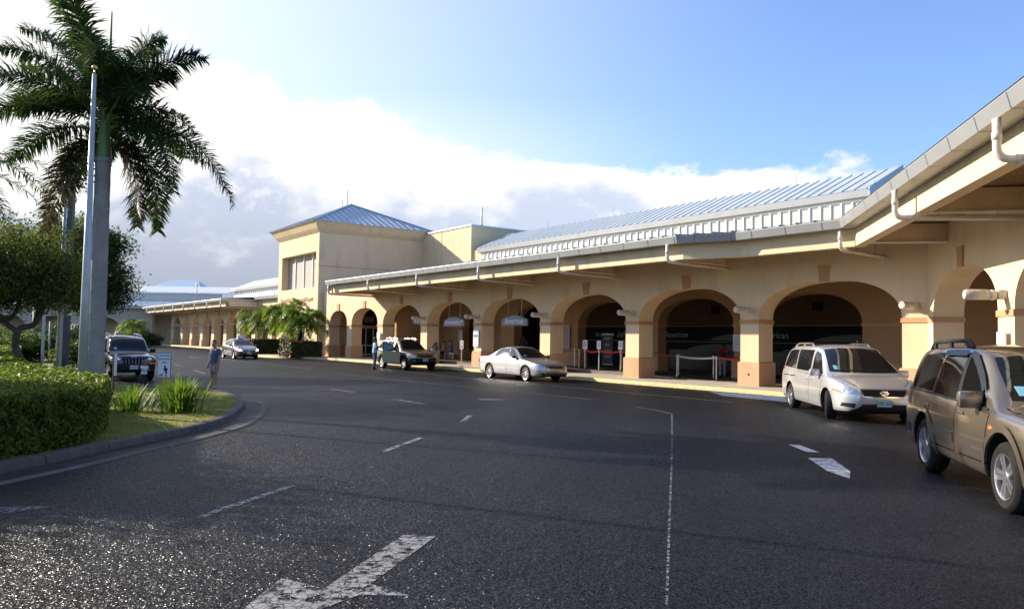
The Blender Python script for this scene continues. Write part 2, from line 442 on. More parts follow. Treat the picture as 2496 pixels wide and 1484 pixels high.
def strip_sweep(path, prof, closed=False):
    """prof: (offset to the right, z above ground); follows the ground"""
    mb = MB(); rows = [offs(path, o) for o, z in prof]; n = len(path); k = len(prof)
    vs = [(rows[j][i].x, rows[j][i].y, ground_z(rows[j][i].x, rows[j][i].y)+prof[j][1]) for i in range(n) for j in range(k)]
    fs = [(i*k+j, i*k+j+1, (i+1)*k+j+1, (i+1)*k+j) for i in range(n-1) for j in range(k-1)]
    return mb.add(vs, fs)

# planted island on the left: kerb line runs from the near left, round the tip, away behind the parked cars
isl = [(-14,-6),(-8.6,2.0),(-7.1,6.0),(-6.21,9.61),(-5.93,11.62),(-5.66,13.2),(-5.6,15.2),(-6.05,17.6),(-6.85,20.1),(-8.4,23.3),(-10.5,26.6),(-13.4,29.1),(-16.2,31.3),(-20.0,36.75),(-29.5,52.1),(-46,77)]
ip = smooth_path(isl, 7)
kb = strip_sweep(ip, [(-.17,.118),(-.155,.135),(-.03,.137),(.0,.122),(.022,.07),(.03,.0)])
M_JOINT = mk('kerb_joint', (.025,.024,.022), .9, var=0, spec=.1)
for i in range(3, len(ip)-2, 5):          # cast joints between the kerb lengths
    t_ = (ip[i+1]-ip[i]).normalized(); rt_ = Vector((t_.y,-t_.x)); gz = ground_z(ip[i].x, ip[i].y)
    vs = [(ip[i]+rt_*o+t_*e) for o in (-.155,-.03,.003,.026,.034) for e in (-.006,.006)]
    zs = [z+.003 for z in (.135,.137,.122,.07,.0) for e in (0,1)]
    kb.add([(v.x,v.y,gz+z) for v, z in zip(vs, zs)], [(2*j,2*j+1,2*j+3,2*j+2) for j in range(4)], 1)
kb.build('island_kerb', [M_KERB, M_JOINT], sharp=35, smooth=True, kind='structure', label='weathered concrete kerb round the grass island')
gpath = [p for p in ip if p.y < 21.3]
g2 = strip_sweep(gpath, [(.028,.02),(.05,.006),(.34,.004),(.42,.010)])
g2.build('gutter', M_GUT, smooth=True, kind='structure', label='damp concrete gutter along the island kerb, coloured darker for the shade on it')
strip_sweep(gpath, [(.421,.010),(.54,.020),(.555,.0)]).build('gutter_lip', mk('gutter_lip', (.13,.12,.105), .85, spec=.2, var=.25, scale=5, stain=(.09,.08,.07), sscale=3, samount=.7), smooth=True, kind='structure', label='paler outer lip of the island gutter')
lawn_poly = [(p.x, p.y) for p in offs(ip, -.16)] + [(-120,90),(-160,40),(-120,-6)]
def lawn_z(x, y):
    return ground_z(x, y)+.112+.02*noise.noise((x*.7,y*.7,0))*(1 if x < -6.2 else .3)
bm = grid_poly(lawn_poly, 1.0, lawn_z)
me = bpy.data.meshes.new('grass_island'); bm.to_mesh(me); bm.free(); me.materials.append(M_GRASSG)
link('grass_island', me, kind='structure', label='short yellow-green turf on the kerbed island')

# ---------------------------------------------------------------- facade frame: a runs away along the arcade, b out towards the road
OX, OY = 12.55, 24.3
ROT = math.atan2(.812, -.584)
def F(a, b, z=0.0):
    return Vector((OX-.584*a-.812*b, OY+.812*a-.584*b, z))
DL = Vector((-.6715, .7417)); DN = Vector((.7417, .6715))     # right wing: direction and outward normal, in (a, b)

# kerb + pavement along the whole terminal
kb_local = [(-30,33),(-10.9,13.4),(-7.5,9.6),(-4.2,5.9),(-1.4,3.2),(1.0,2.15),(3.5,1.92),(11.8,1.86),(34.7,1.6),(41.5,1.65),(44.5,2.6),(46.5,3.9),(49.5,4.2),(51.5,4.0),(52.6,3.0),(54,1.5),(57.5,-.4),(63,-.9),(80,-1.05),(112,-1.05)]
kp = smooth_path([F(a,b) for a,b in kb_local], 6)
strip_sweep([Vector((p.x,p.y)) for p in kp], [(0,.004),(.012,.12),(.035,.15),(.16,.152)]).build('pavement_kerb', M_YEL, sharp=40, smooth=True, kind='structure', label='worn yellow painted kerb along the terminal pavement')
pave = [(p.x,p.y) for p in offs([Vector((q.x,q.y)) for q in kp], .15)] + [tuple(F(118,-1.5)[:2]), tuple(F(118,-9)[:2]), tuple(F(-14,-9)[:2]), tuple(F(-36,20)[:2])]
bm = grid_poly(pave, 4.0, lambda x,y: .15)
me = bpy.data.meshes.new('pavement'); bm.to_mesh(me); bm.free(); me.materials.append(M_CONC)
link('pavement', me, kind='structure', label='pale concrete pavement in front of the arcade')

# ---------------------------------------------------------------- road markings
WPAINT = worn_paint('road_paint_white', (.29,.29,.29), .485)
WFRESH = worn_paint('road_paint_fresh', (.72,.72,.71), .30, crack=False, scale=7)
WFAINT = worn_paint('road_paint_faint', (.22,.22,.23), .52, crack=False, scale=20)
BPAINT = worn_paint('road_paint_blue', (.10,.17,.30), .40, crack=False, scale=4)
def mark(name, poly, m, label, lift=.005, step=.5):
    bm = grid_poly(poly, step, lambda x,y: ground_z(x,y)+lift)
    me = bpy.data.meshes.new(name); bm.to_mesh(me); bm.free(); me.materials.append(m)
    return link(name, me, kind='structure', label=label)
def bar(p, q, w):
    p, q = Vector(p), Vector(q); t = (q-p).normalized(); n = Vector((-t.y,t.x))*w/2
    return [tuple(p+n), tuple(p-n), tuple(q-n), tuple(q+n)]
mark('road_arrow', [(-.93,7.01),(-.64,6.97),(-.97,5.62),(-.66,5.38),(-1.0,5.38),(-1.55,4.55),(-1.72,4.6),(-1.63,5.72),(-1.27,5.5)], WPAINT, 'large cracked white lane arrow pointing towards the viewer', step=.25)
mark('road_arrow', [(-5.4,7.35),(-4.83,7.56),(-4.55,7.93),(-5.0,7.85),(-5.3,7.8)], WFAINT, 'faded arrow tip at the near left edge of the road')
mark('lane_dash', bar((-2.96,7.55),(-2.53,9.2),.10), WPAINT, 'near white lane dash')
mark('lane_dash', bar((-1.93,12.06),(-1.55,13.75),.10), WPAINT, 'second white lane dash')
mark('lane_dash', [(-1.05,16.4),(-.9,17.0),(-.85,17.9),(-.98,17.85),(-1.02,17.1)], WPAINT, 'short curved lane dash')
mark('lane_dash', bar((-3.3,22.35),(-2.3,20.8),.12), WPAINT, 'third white lane dash')
mark('lane_dash', bar((-6.28,27.5),(-5.1,25.45),.12), WPAINT, 'fourth white lane dash')
for k, (a, b) in enumerate(((26.5,14.4),(32.5,14.0),(38.5,13.6),(44.5,13.0),(50.5,12.3))):
    p, q = F(a,b), F(a+2.4,b-.1)
    mark('lane_dash', bar(p[:2], q[:2], .12), WPAINT, 'far white lane dash')
mark('lane_line', [(3.87,18.9),(3.91,18.9),(2.70,13.0),(1.48,7.22),(1.055,5.2),(.53,2.8),(.51,2.8),(1.035,5.2),(1.457,7.22),(2.67,13.0)], worn_paint('road_paint_line', (.22,.22,.22), .53, crack=False, scale=14), 'thin broken white line running up the road')
mark('lane_line', [(3.91,18.9),(3.96,18.95),(3.74,20.1),(3.35,20.95),(3.30,20.88),(3.68,20.05)], WFAINT, 'faint curved end of the white line', lift=.006)
for a0, a1, b, w, m in ((2.5,20,5.6,.1,WFAINT),(20.5,40,5.2,.1,WFAINT),(28,52,8.6,.1,WPAINT),(5,24,8.9,.09,WFAINT)):
    mark('lane_line', bar(F(a0,b)[:2], F(a1,b)[:2], w), m, 'long thin line along the kerb lane', step=2)
mark('painted_bar', [(4.84,13.66),(5.02,13.6),(5.02,12.72),(4.82,12.78)], WFRESH, 'bright white paint bar, far half')
mark('painted_bar', [(4.59,12.12),(4.95,12.08),(4.72,10.9),(4.45,10.3),(4.40,10.9)], worn_paint('road_paint_flaking', (.74,.74,.73), .44, crack=False, scale=11), 'bright white paint bar flaking at its near end')
mark('parking_patch', [tuple(F(3.4,1.95)[:2]),tuple(F(6.2,2.3)[:2]),tuple(F(4.5,3.6)[:2]),tuple(F(1.6,3.9)[:2])], BPAINT, 'faded blue painted patch by the kerb')
for a, b in ((47,9.5),(52,14.5)):
    c = F(a,b); mark('road_arrow', [tuple((F(a+x,b+y))[:2]) for x,y in ((0,.1),(2.2,.1),(2.2,.35),(3.2,0),(2.2,-.35),(2.2,-.1),(0,-.1))], WPAINT, 'far white lane arrow')
# manhole and tar
mh = MB(); mh.lathe([(.0,.012),(.36,.012),(.38,.006)], 28, (-.55,22.6,ground_z(-.55,22.6)))
mh.build('manhole_cover', mk('cast_iron', (.03,.03,.03), .55, bump=.5, bscale=30), smooth=True, label='round dark manhole cover in the road beyond the lane dashes', category='manhole cover')
# ---------------------------------------------------------------- terminal materials
M_WALL = mk('stucco_cream', (.71,.545,.34), .88, var=.05, scale=.8, bump=.12, bscale=70, stain=(.47,.345,.215), sscale=.8, samount=.6)
M_PLIN = mk('stucco_terracotta', (.56,.33,.19), .88, var=.07, scale=1.2, bump=.12, bscale=70, stain=(.36,.19,.09), sscale=1.1, samount=.5)
M_BAND = mk('stucco_band', (.50,.275,.14), .88, var=.05, bump=.1)
M_BEAM = mk('stucco_beam', (.72,.57,.36), .85, var=.05, scale=.8, bump=.1, bscale=50, stain=(.40,.32,.21), sscale=1.5, samount=.5)
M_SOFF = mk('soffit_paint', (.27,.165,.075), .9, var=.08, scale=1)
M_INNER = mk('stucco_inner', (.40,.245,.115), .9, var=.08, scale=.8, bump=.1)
M_FASC = mk('fascia_metal', (.34,.355,.365), .45, metal=.45, var=.05, scale=1)
M_FASD = mk('fascia_joint', (.10,.11,.12), .6, var=0)
M_ROOF = mk('roof_metal_blue', (.42,.48,.53), .5, metal=.1, var=.06, scale=.6, stain=(.17,.25,.32), samount=.4)
M_SEAM = mk('roof_seam', (.36,.42,.47), .75, metal=0, var=0, spec=.2)
M_PIPE = mk('pipe_white', (.66,.62,.56), .5, var=.06, scale=4, stain=(.45,.38,.28), sscale=3, samount=.4)
M_LOUV = mk('louvre_frame', (.80,.80,.79), .5, var=.04)
M_TRIM = mk('trim_yellow', (.64,.50,.24), .8, var=.05)
M_WOOD = mk('dark_glass', (.012,.013,.015), .08, var=0, ior=1.6)
M_FRAME = mk('alu_frame', (.40,.39,.37), .4, metal=.6, var=.05)
M_BLACK = mk('black_panel', (.006,.006,.007), .8, var=0)
M_HOLE = mk('pipe_hole', (.01,.01,.01), .9, var=0)
def stripe_material(name, c1, c2, period, axis='Z', duty=.5, rough=.5, metal=0.0):
    m = bpy.data.materials.new(name); m.use_nodes = True; nt = m.node_tree; L = nt.links; b = nt.nodes['Principled BSDF']
    tc = _n(nt, 'ShaderNodeTexCoord'); sp = _n(nt, 'ShaderNodeSeparateXYZ'); L.new(tc.outputs['Object'], sp.inputs[0])
    d = _n(nt, 'ShaderNodeMath', operation='DIVIDE'); L.new(sp.outputs['XYZ'.index(axis)], d.inputs[0]); d.inputs[1].default_value = period
    fr = _n(nt, 'ShaderNodeMath', operation='FRACT'); L.new(d.outputs[0], fr.inputs[0])
    gt = _n(nt, 'ShaderNodeMath', operation='GREATER_THAN'); L.new(fr.outputs[0], gt.inputs[0]); gt.inputs[1].default_value = duty
    mx = _n(nt, 'ShaderNodeMix', data_type='RGBA'); mx.inputs[6].default_value = tuple(c1)+(1,); mx.inputs[7].default_value = tuple(c2)+(1,)
    L.new(gt.outputs[0], mx.inputs[0]); L.new(mx.outputs[2], b.inputs['Base Color']); b.inputs['Roughness'].default_value = rough; b.inputs['Metallic'].default_value = metal
    return m
M_SLAT = stripe_material('louvre_slats', (.56,.51,.44), (.38,.34,.29), .075, 'Z', .6)

def arch_curve(c, hw, spring, rise, n=22, e=2.25):
    out = []
    for i in range(n+1):
        t = PI*i/n; ct, st = math.cos(t), math.sin(t)
        out.append((c-hw*math.copysign(abs(ct)**(2/e), ct), spring+rise*abs(st)**(2/e)))
    return out

def arch_wall(P, s0, s1, z0, z1, th, holes):
    """wall along s with arched openings; P(s, depth, z) -> point. holes: (centre, half width, spring, rise)"""
    mb = MB(); holes = sorted(holes)
    def face(pts, flip=False):
        f = [P(s, 0, z) for s, z in pts]; g = [P(s, th, z) for s, z in pts]
        mb.add(f, [list(range(len(f)))]); mb.add(g, [list(range(len(g)))[::-1]])
    cur = s0
    for c, hw, sp, ri in holes:
        if c-hw > cur: face([(cur,z0),(c-hw,z0),(c-hw,z1),(cur,z1)])
        A = arch_curve(c, hw, sp, ri)
        for (sa,za),(sb,zb) in zip(A, A[1:]): face([(sa,za),(sb,zb),(sb,z1),(sa,z1)])
        J = [(c-hw,z0)] + A + [(c+hw,z0)]
        for (sa,za),(sb,zb) in zip(J, J[1:]): mb.add([P(sa,0,za),P(sa,th,za),P(sb,th,zb),P(sb,0,zb)], [(0,1,2,3)])
        cur = c+hw
    if cur < s1: face([(cur,z0),(s1,z0),(s1,z1),(cur,z1)])
    mb.add([P(s0,0,z1),P(s0,th,z1),P(s1,th,z1),P(s1,0,z1)], [(0,1,2,3)])
    for s in (s0, s1): mb.add([P(s,0,z0),P(s,th,z0),P(s,th,z1),P(s,0,z1)], [(0,1,2,3)])
    return mb

def fixmesh(o):
    bm = bmesh.new(); bm.from_mesh(o.data); bmesh.ops.remove_doubles(bm, verts=bm.verts[:], dist=.0005); bmesh.ops.recalc_face_normals(bm, faces=bm.faces[:]); bm.to_mesh(o.data); bm.free(); return o

def pier_trim(root, P, s0, s1, th, z0=.15, zp=1.05, zi=2.55, hole=False):
    """plinth and impost band wrapped round one pier"""
    def bx(lo, hi, out):
        vs = [P(s,d,z) for z in (lo,hi) for s,d in ((s0-out,-out),(s1+out,-out),(s1+out,th+out),(s0-out,th+out))]
        return vs, [(0,1,2,3),(7,6,5,4),(0,4,5,1),(1,5,6,2),(2,6,7,3),(3,7,4,0)]
    m = MB(); vs, fs = bx(z0-.05, zp-.03, .07); m.add(vs, fs)
    top = [P(s,d,zp) for s,d in ((s0-.02,-.02),(s1+.02,-.02),(s1+.02,th+.02),(s0-.02,th+.02))]
    mt = vs[4:]; m.add(mt+top, [(0,1,5,4),(1,2,6,5),(2,3,7,6),(3,0,4,7),(4,5,6,7)])
    p = fixmesh(m.build('plinth', M_PLIN, root))
    m = MB(); vs, fs = bx(zi-.075, zi+.075, .035); m.add(vs, fs); fixmesh(m.build('impost_band', M_BAND, root))
    return p
def keystone(root, P, c, z, h=.52, wt=.23, wb=.17):
    m = MB(); pr = [(c-wb,z-.04),(c+wb,z-.04),(c+wt,z+h),(c-wt,z+h)]
    m.add([P(s,-.055,zz) for s,zz in pr]+[P(s,.02,zz) for s,zz in pr], [(0,1,2,3),(0,4,5,1),(1,5,6,2),(2,6,7,3),(3,7,4,0)])
    fixmesh(m.build('keystone', M_BAND, root))
def sweep(path, prof, mb=None, mi=0):
    """mitred sweep of (offset outward, z) along an (a, b) polyline; outward is to the right of travel"""
    mb = mb or MB(); P = [Vector(p) for p in path]; n = len(P); k = len(prof); nr = []
    for i in range(n):
        ts = []
        if i > 0: ts.append((P[i]-P[i-1]).normalized())
        if i < n-1: ts.append((P[i+1]-P[i]).normalized())
        ns = [Vector((t.y,-t.x)) for t in ts]
        m = sum(ns, Vector((0,0))).normalized(); nr.append(m/max(.4, m.dot(ns[0])))
    vs = [(P[i].x+nr[i].x*o, P[i].y+nr[i].y*o, z) for i in range(n) for o, z in prof]
    fs = [(i*k+j, i*k+(j+1)%k, (i+1)*k+(j+1)%k, (i+1)*k+j) for i in range(n-1) for j in range(k)]
    fs += [list(range(k))[::-1], [(n-1)*k+j for j in range(k)]]
    return mb.add(vs, fs, mi)
def fascia_joints(mb, path, step, zt, zb, ot, ob, w=.012, mi=1):
    P = [Vector(p) for p in path]
    for p, q in zip(P, P[1:]):
        t = (q-p); Ln = t.length; t.normalize(); n = Vector((t.y,-t.x)); s = step*.5
        while s < Ln:
            c = p+t*s
            for o0, z0, o1, z1 in ((ob,zb,ot,zt),):
                vs = []
                for e in (-w, w):
                    for o, z in ((o0+.006,z0),(o1+.006,z1)):
                        x = c+t*e+n*o; vs.append((x.x,x.y,z))
                mb.add(vs, [(0,1,3,2)], mi)
            x0 = c+n*(ob-.40); x1 = c+n*ob
            mb.add([(x0.x-t.x*w,x0.y-t.y*w,zb-.006),(x0.x+t.x*w,x0.y+t.y*w,zb-.006),(x1.x+t.x*w,x1.y+t.y*w,zb-.006),(x1.x-t.x*w,x1.y-t.y*w,zb-.006)], [(0,1,2,3)], mi)
            s += step
def downpipe(root, a, b, na, nb, z1, L_, z0=4.6):
    """white pipe dropping from the eave, bending under the beam and running back to the wall; (na, nb) points inward"""
    P = lambda t, z: (a+na*t, b+nb*t, z)
    m = MB(); pts = [P(0,z1)]+[P(0,z0+.17)]+[P(.17*(1-math.cos(t)), z0+.17*(1-math.sin(t))) for t in (PI/8,PI/4,3*PI/8)]+[P(.17,z0),P(L_,z0-.03)]
    m.tube(pts, .062, 10)
    m.tube([P(0,z0+.30),P(0,z0+.42)], .072, 10); m.tube([P(.26,z0),P(.38,z0)], .072, 10); m.tube([P(L_*.62,z0-.01),P(L_*.62+.1,z0-.012)], .07, 10)
    p = m.build('downpipe', M_PIPE, root, smooth=True)
    m = MB()
    for t in (L_*.35, L_*.8): m.tube([P(t,z0+.06),P(t,z0+.33)], .012, 6)
    m.build('pipe_hanger', M_FRAME, p)

# ================================================================ main wing
T = thing('terminal_wing', 'cream terminal wing with tall arcade, deep canopy and blue metal roof', 'terminal building', (OX,OY,0), ROT)
PW = lambda s, d, z: (s, -d, z)                    # main wall: s = a, depth = -b
piers = [6.2*i for i in range(7)]                  # pier centres 0 .. 37.2
holes = [(3.1+6.2*i, 2.69, 2.62, 1.33) for i in range(6)]
holes += [(39.8, 2.2, 2.62, 1.22), (44.45, 1.65, 2.62, 1.12)]
fixmesh(arch_wall(PW, -.4, 47.6, .1, 5.3, .85, holes).build('arcade_wall', M_WALL, T))
PD = lambda s, d, z: (-.4+DL.x*s-DN.x*d, DL.y*s-DN.y*d, z)
dholes = [(2.93+5.85*i, 2.45, 2.62, 1.33) for i in range(7)]
fixmesh(arch_wall(PD, .012, 42, .1, 5.3, .85, dholes).build('arcade_wall', M_WALL, T))
for c in piers: pier_trim(T, PW, c-.41, c+.41, .85)
pier_trim(T, PW, 42.0, 42.8, .85); pier_trim(T, PW, 46.1, 47.55, .85)
for i in range(1, 7): pier_trim(T, PD, 5.85*i-.47, 5.85*i+.47, .85)
pier_trim(T, PD, .03, .48, .85)
for c, hw, sp, ri in holes: keystone(T, PW, c, sp+ri)
for c, hw, sp, ri in dholes: keystone(T, PD, c, sp+ri)
# weep hole in the pier plinth
m = MB(); m.lathe([(0,0),(.045,0)], 14, (6.2-.02,.075,.58), Matrix.Rotation(-PI/2,3,'X')); m.build('drain_hole', M_HOLE, T)
# inner arcade and back wall
PI_ = lambda s, d, z: (s, -4.7-d, z)
ih = [(.6+6.2*i, 2.35, 2.55, 1.3) for i in range(1,6)]
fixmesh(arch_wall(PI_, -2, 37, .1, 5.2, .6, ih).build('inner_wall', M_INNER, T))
for i in range(1,7): pier_trim(T, PI_, -2.5+6.2*i-.75, -2.5+6.2*i+.75, .6)
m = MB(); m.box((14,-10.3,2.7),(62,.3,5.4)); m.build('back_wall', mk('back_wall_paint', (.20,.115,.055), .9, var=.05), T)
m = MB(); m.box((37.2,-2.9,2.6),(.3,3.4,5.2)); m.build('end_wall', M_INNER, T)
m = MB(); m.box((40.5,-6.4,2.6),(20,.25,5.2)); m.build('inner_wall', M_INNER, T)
m = MB(); m.box((-4.6,-6.2,2.6),(.3,7.5,5.2)); m.build('end_wall', M_INNER, T)
m = MB()
for i in range(7): m.box((-.0+6.2*i,-2.78,4.8),(.5,3.8,.85))
m.build('ceiling_beam', M_INNER, T)
# ceiling over arcade and canopy: fills to the eaves
eave = [(38.6,3.5),(6.65,3.5),(4.7,2.7),(.83,2.7),(.83+DL.x*46, 2.7+DL.y*46)]
def inset(d):
    P = [Vector(p) for p in eave]; out = []
    for i in range(len(P)):
        ts = []
        if i > 0: ts.append((P[i]-P[i-1]).normalized())
        if i < len(P)-1: ts.append((P[i+1]-P[i]).normalized())
        ns = [Vector((t.y,-t.x)) for t in ts]; mm = sum(ns, Vector((0,0))).normalized()
        out.append(P[i]-mm/max(.4,mm.dot(ns[0]))*d)
    return out
I = inset(.45)
m = MB(); cz = 5.28
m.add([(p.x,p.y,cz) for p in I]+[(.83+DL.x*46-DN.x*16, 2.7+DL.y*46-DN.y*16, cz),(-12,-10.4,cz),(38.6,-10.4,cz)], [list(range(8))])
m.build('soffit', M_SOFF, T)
m = MB(); m.add([(38.6,-.86,5.25),(47.6,-.86,5.25),(47.6,-9,5.25),(38.6,-9,5.25)], [(0,1,2,3)]); m.build('ceiling', M_INNER, T)
# edge beam, fascia
fixmesh(sweep(eave, [(-.42,5.262),(-.42,4.72),(-.72,4.72),(-.72,5.262)]).build('edge_beam', M_BEAM, T))
m = sweep(eave, [(.0,5.25),(.065,5.495),(.05,5.525),(-.5,5.53),(-.5,5.25)])
fascia_joints(m, eave, 1.3, 5.495, 5.25, .065, .0)
fixmesh(m.build('fascia', [M_FASC, M_FASD], T))
m = MB(); m.box((38.52,-1.55,5.0),(.3,9.4,.55)); m.build('end_beam', M_BEAM, T)
# canopy roof
O_ = [(p.x,p.y) for p in inset(-.07)]
inn = [(38.6,-8.8),(6.65,-8.8),(4.7,-8.8),(-7,-8.8),(.83+DL.x*46-DN.x*12, 2.7+DL.y*46-DN.y*12)]
m = MB()
for i in range(4): m.add([(*O_[i],5.535),(*O_[i+1],5.535),(*inn[i+1],6.35),(*inn[i],6.35)], [(0,1,2,3)])
for k in range(60):
    a = 38.3-.62*k
    if a < .9: break
    bo = 3.6 if a > 6.65 else (2.8 if a < 4.7 else 2.8+.8*(a-4.7)/1.95)
    m.add([(a-.02,bo,5.54),(a+.02,bo,5.54),(a+.02,-8.8,6.36),(a-.02,-8.8,6.36),(a-.02,bo,5.58),(a+.02,bo,5.58),(a+.02,-8.8,6.40),(a-.02,-8.8,6.40)], [(0,1,5,4),(1,2,6,5),(3,0,4,7),(4,5,6,7)], 1)
m.build('canopy_roof', [M_ROOF, M_SEAM], T)
# cross beams with the downpipes under them
for i in range(6):
    a = 6.85+6.2*i+.25
    m = MB(); m.box((a+.3,1.26,5.0),(.26,2.5,.5)); m.build('cross_beam', M_BEAM, T)
    downpipe(T, a, 3.5, 0, -1, 5.25, 3.45, 4.62)
downpipe(T, .95, 2.55, .0, -1, 5.25, 2.5, 4.62)
for t in (.6, 6.0, 11.8, 17.6):
    a0, b0 = .83+DL.x*t, 2.7+DL.y*t
    m = MB(); c = Vector((a0,b0))-DN*1.72
    m.box((c.x,c.y,5.0),(.24,2.0,.5), math.atan2(DN.y,DN.x)-PI/2); m.build('cross_beam', M_BEAM, T)
    m = MB(); m.box((c.x,c.y,4.735),(.30,2.0,.03), math.atan2(DN.y,DN.x)-PI/2); m.build('beam_edge', M_PIPE, T)
    if t > 1: downpipe(T, a0, b0, -DN.x, -DN.y, 5.25, 2.6, 4.62)
# clerestory: louvres, trims, upper roof
ca0, ca1 = 6.4, 38.2
m = MB(); m.box(((ca0+ca1)/2,-8.95,7.3),(ca1-ca0-.6,.2,2.0)); m.build('louvre_panel', M_SLAT, T)
m = MB(); k = 0; a = ca0+.35
while a < ca1-.3:
    m.box((a,-8.82,7.28),(.13 if k % 4 == 0 else .085,.07,1.98)); a += .55; k += 1
m.box(((ca0+ca1)/2,-8.815,8.27),(ca1-ca0-.6,.062,.08))
m.build('louvre_mullion', M_LOUV, T)
m = MB(); m.box(((ca0+ca1)/2,-8.9,8.44),(ca1-ca0-.4,.3,.24)); m.build('eave_trim', M_TRIM, T)
zr0, zr1, b0, b1 = 8.72, 10.1, -8.56, -11.5
m = MB()
m.add([(ca0,b0,zr0),(ca1,b0,zr0),(ca1,b1,zr1),(ca0,b1,zr1),(ca0,b1-3,zr1-1.4),(ca1,b1-3,zr1-1.4)], [(0,1,2,3),(3,2,5,4)])
a = ca0+.1
while a < ca1:
    m.add([(a-.028,b0+.01,zr0),(a+.028,b0+.01,zr0),(a+.028,b1,zr1),(a-.028,b1,zr1),(a-.018,b0+.01,zr0+.038),(a+.018,b0+.01,zr0+.038),(a+.018,b1,zr1+.038),(a-.018,b1,zr1+.038)], [(0,1,5,4),(1,2,6,5),(3,0,4,7),(4,5,6,7)], 1); a += .6
m.build('upper_roof', [M_ROOF, M_SEAM], T)
m = MB(); m.prism([(b0+.0,zr0-.015),(b0-.05,zr0-.34),(b0-.32,zr0-.34),(b0-.32,zr0-.05)], 'x', ca0-.02, ca1+.02); m.build('roof_fascia', M_FASC, T)
m = MB()
m.prism([(b0-.3,6.3),(b0-.3,zr0+.02),(b1,zr1+.04),(b1-3,zr1-1.4),(b1-3,6.3)], 'x', ca0+.02, ca0+.16)
m.prism([(b0-.02,zr0-.3),(b0-.02,zr0+.06),(b1,zr1+.10),(b1,zr1-.25)], 'x', ca0-.06, ca0+.015)
for j in range(10): m.box((ca0+.01,b0-.5-.34*j,7.8),(.03,.06,2.6+.0*j))
m.build('gable_end', mk('gable_siding', (.33,.40,.48), .5, metal=.3, var=.05), T)
m = MB(); m.box((ca1+2.6,-9.6,7.5),(5.2,.8,2.4)); m.build('side_wall', M_WALL, T)
for a in (12, 19, 26, 33):
    m = MB(); m.tube([(a,b1+.02,zr1),(a,b1+.02,zr1+.55)], .012, 6); m.build('lightning_rod', M_FRAME, T)
# raised arcade floor, one or two steps up where the pavement falls
m = MB(); m.box((4.5,-5.2,.10),(23,8.2,.13)); m.box((25.5,-5.2,.15),(22.8,8.2,.3))
m.build('arcade_floor', M_TILE, T)
m = MB(); m.box((25.5,-1.13,.304),(22.8,.12,.012)); m.box((4.5,-1.13,.168),(23,.12,.012)); m.build('step_nosing', M_CONC, T)
# ticket hall front: black counter wall
m = MB(); m.box((12.5,-9.9,1.45),(29,.3,2.3)); tp = m.build('ticket_wall', M_BLACK, T)
m = MB(); m.box((12.5,-9.72,2.66),(29,.06,.06)); m.box((12.5,-9.73,1.78),(29,.03,.035)); m.build('ticket_wall_trim', mk('trim_grey', (.30,.29,.27), .7, var=0), tp)
m = MB()
for c, w in ((7.3,2.6),(14.2,2.0),(3.0,1.6)):
    m.add([(c+w*math.cos(PI*t/16),-9.735,1.86+.36*math.sin(PI*t/16)) for t in range(17)], [list(range(17))])
    m.add([(c+1.2+w*1.25*math.cos(PI*t/16),-9.735,1.25+.42*math.sin(PI*t/16)) for t in range(17)], [list(range(17))])
m.build('aircraft_graphic', mk('graphic_silver', (.13,.13,.135), .5, var=.1), tp)
M_LET = mk('sign_white', (.50,.50,.51), .6, var=0)
for a in (24.8, 18.7, 12.15):
    text_on(tp, 'American', .46, M_LET, face_matrix((a,-9.72,2.16),(-1,0,0),(0,0,1)), extrude=.01)
    if a == 24.8: text_on(tp, 'Eagle', .46, M_LET, face_matrix((23.2,-9.72,2.2),(-1,0,.25),(0,0,1)), shear=.35, extrude=.006)
m = MB(); m.box((3.4,-9.72,2.2),(1.7,.05,.7)); m.build('red_panel', mk('panel_red', (.28,.015,.012), .5, var=0), tp)
for a, z in ((16.2,3.55),(9.9,3.6),(4.7,3.6)): m = MB(); m.box((a,-10.12,z),(.55,.08,.42)); m.build('air_grille', M_BLACK, T)
m = MB(); m.box((12.2,-8.4,.78),(11,.7,1.1)); m.build('ticket_counter', mk('counter_dark', (.03,.028,.026), .4, var=.1), T)
# glazed doors behind the second arch
m = MB(); m.box((47.48,-4.25,2.1),(.06,2.5,3.9)); gd = m.build('glass_door', M_WOOD, T)
m = MB()
for b_ in (-3.0,-3.75,-4.4,-5.0,-5.5): m.box((47.43,b_,1.35),(.07,.08,2.4))
for z in (.3,1.05,2.5,2.62,4.05): m.box((47.425,-4.25,z),(.06,2.5,.09))
m.build('door_frame', M_LOUV, gd)
m = MB(); m.box((47.42,-4.0,3.2),(.04,.9,.5)); m.build('door_sign', mk('sign_grey', (.22,.22,.22), .5, var=.1), gd)

# ================================================================ entrance tower
TW = thing('entrance_tower', 'square cream entrance tower with blue hipped roof and latticed window', 'tower', F(47.6,.45), ROT)
# local x = a-47.6 , y = b-.45
w = 9.4; wx0, wx1, wz0, wz1 = .55, 8.55, 5.72, 8.62
m = MB(); H = 10.15
def rect(x0,z0,x1,z1): m.add([(x0,0,z0),(x1,0,z0),(x1,0,z1),(x0,0,z1)], [(0,1,2,3)])
dz = 3.2
A = arch_curve(4.7, 1.6, 2.3, 1.0, 16)
rect(0,.1,3.1,wz0); rect(6.3,.1,9.4,wz0)
for (sa,za),(sb,zb) in zip(A, A[1:]): m.add([(sa,0,za),(sb,0,zb),(sb,0,wz0),(sa,0,wz0)], [(0,1,2,3)])
J = [(3.1,.1)]+A+[(6.3,.1)]
for (sa,za),(sb,zb) in zip(J, J[1:]): m.add([(sa,0,za),(sa,-.8,za),(sb,-.8,zb),(sb,0,zb)], [(0,1,2,3)])
rect(0,wz0,wx0,wz1); rect(wx1,wz0,w,wz1); rect(0,wz1,w,H)
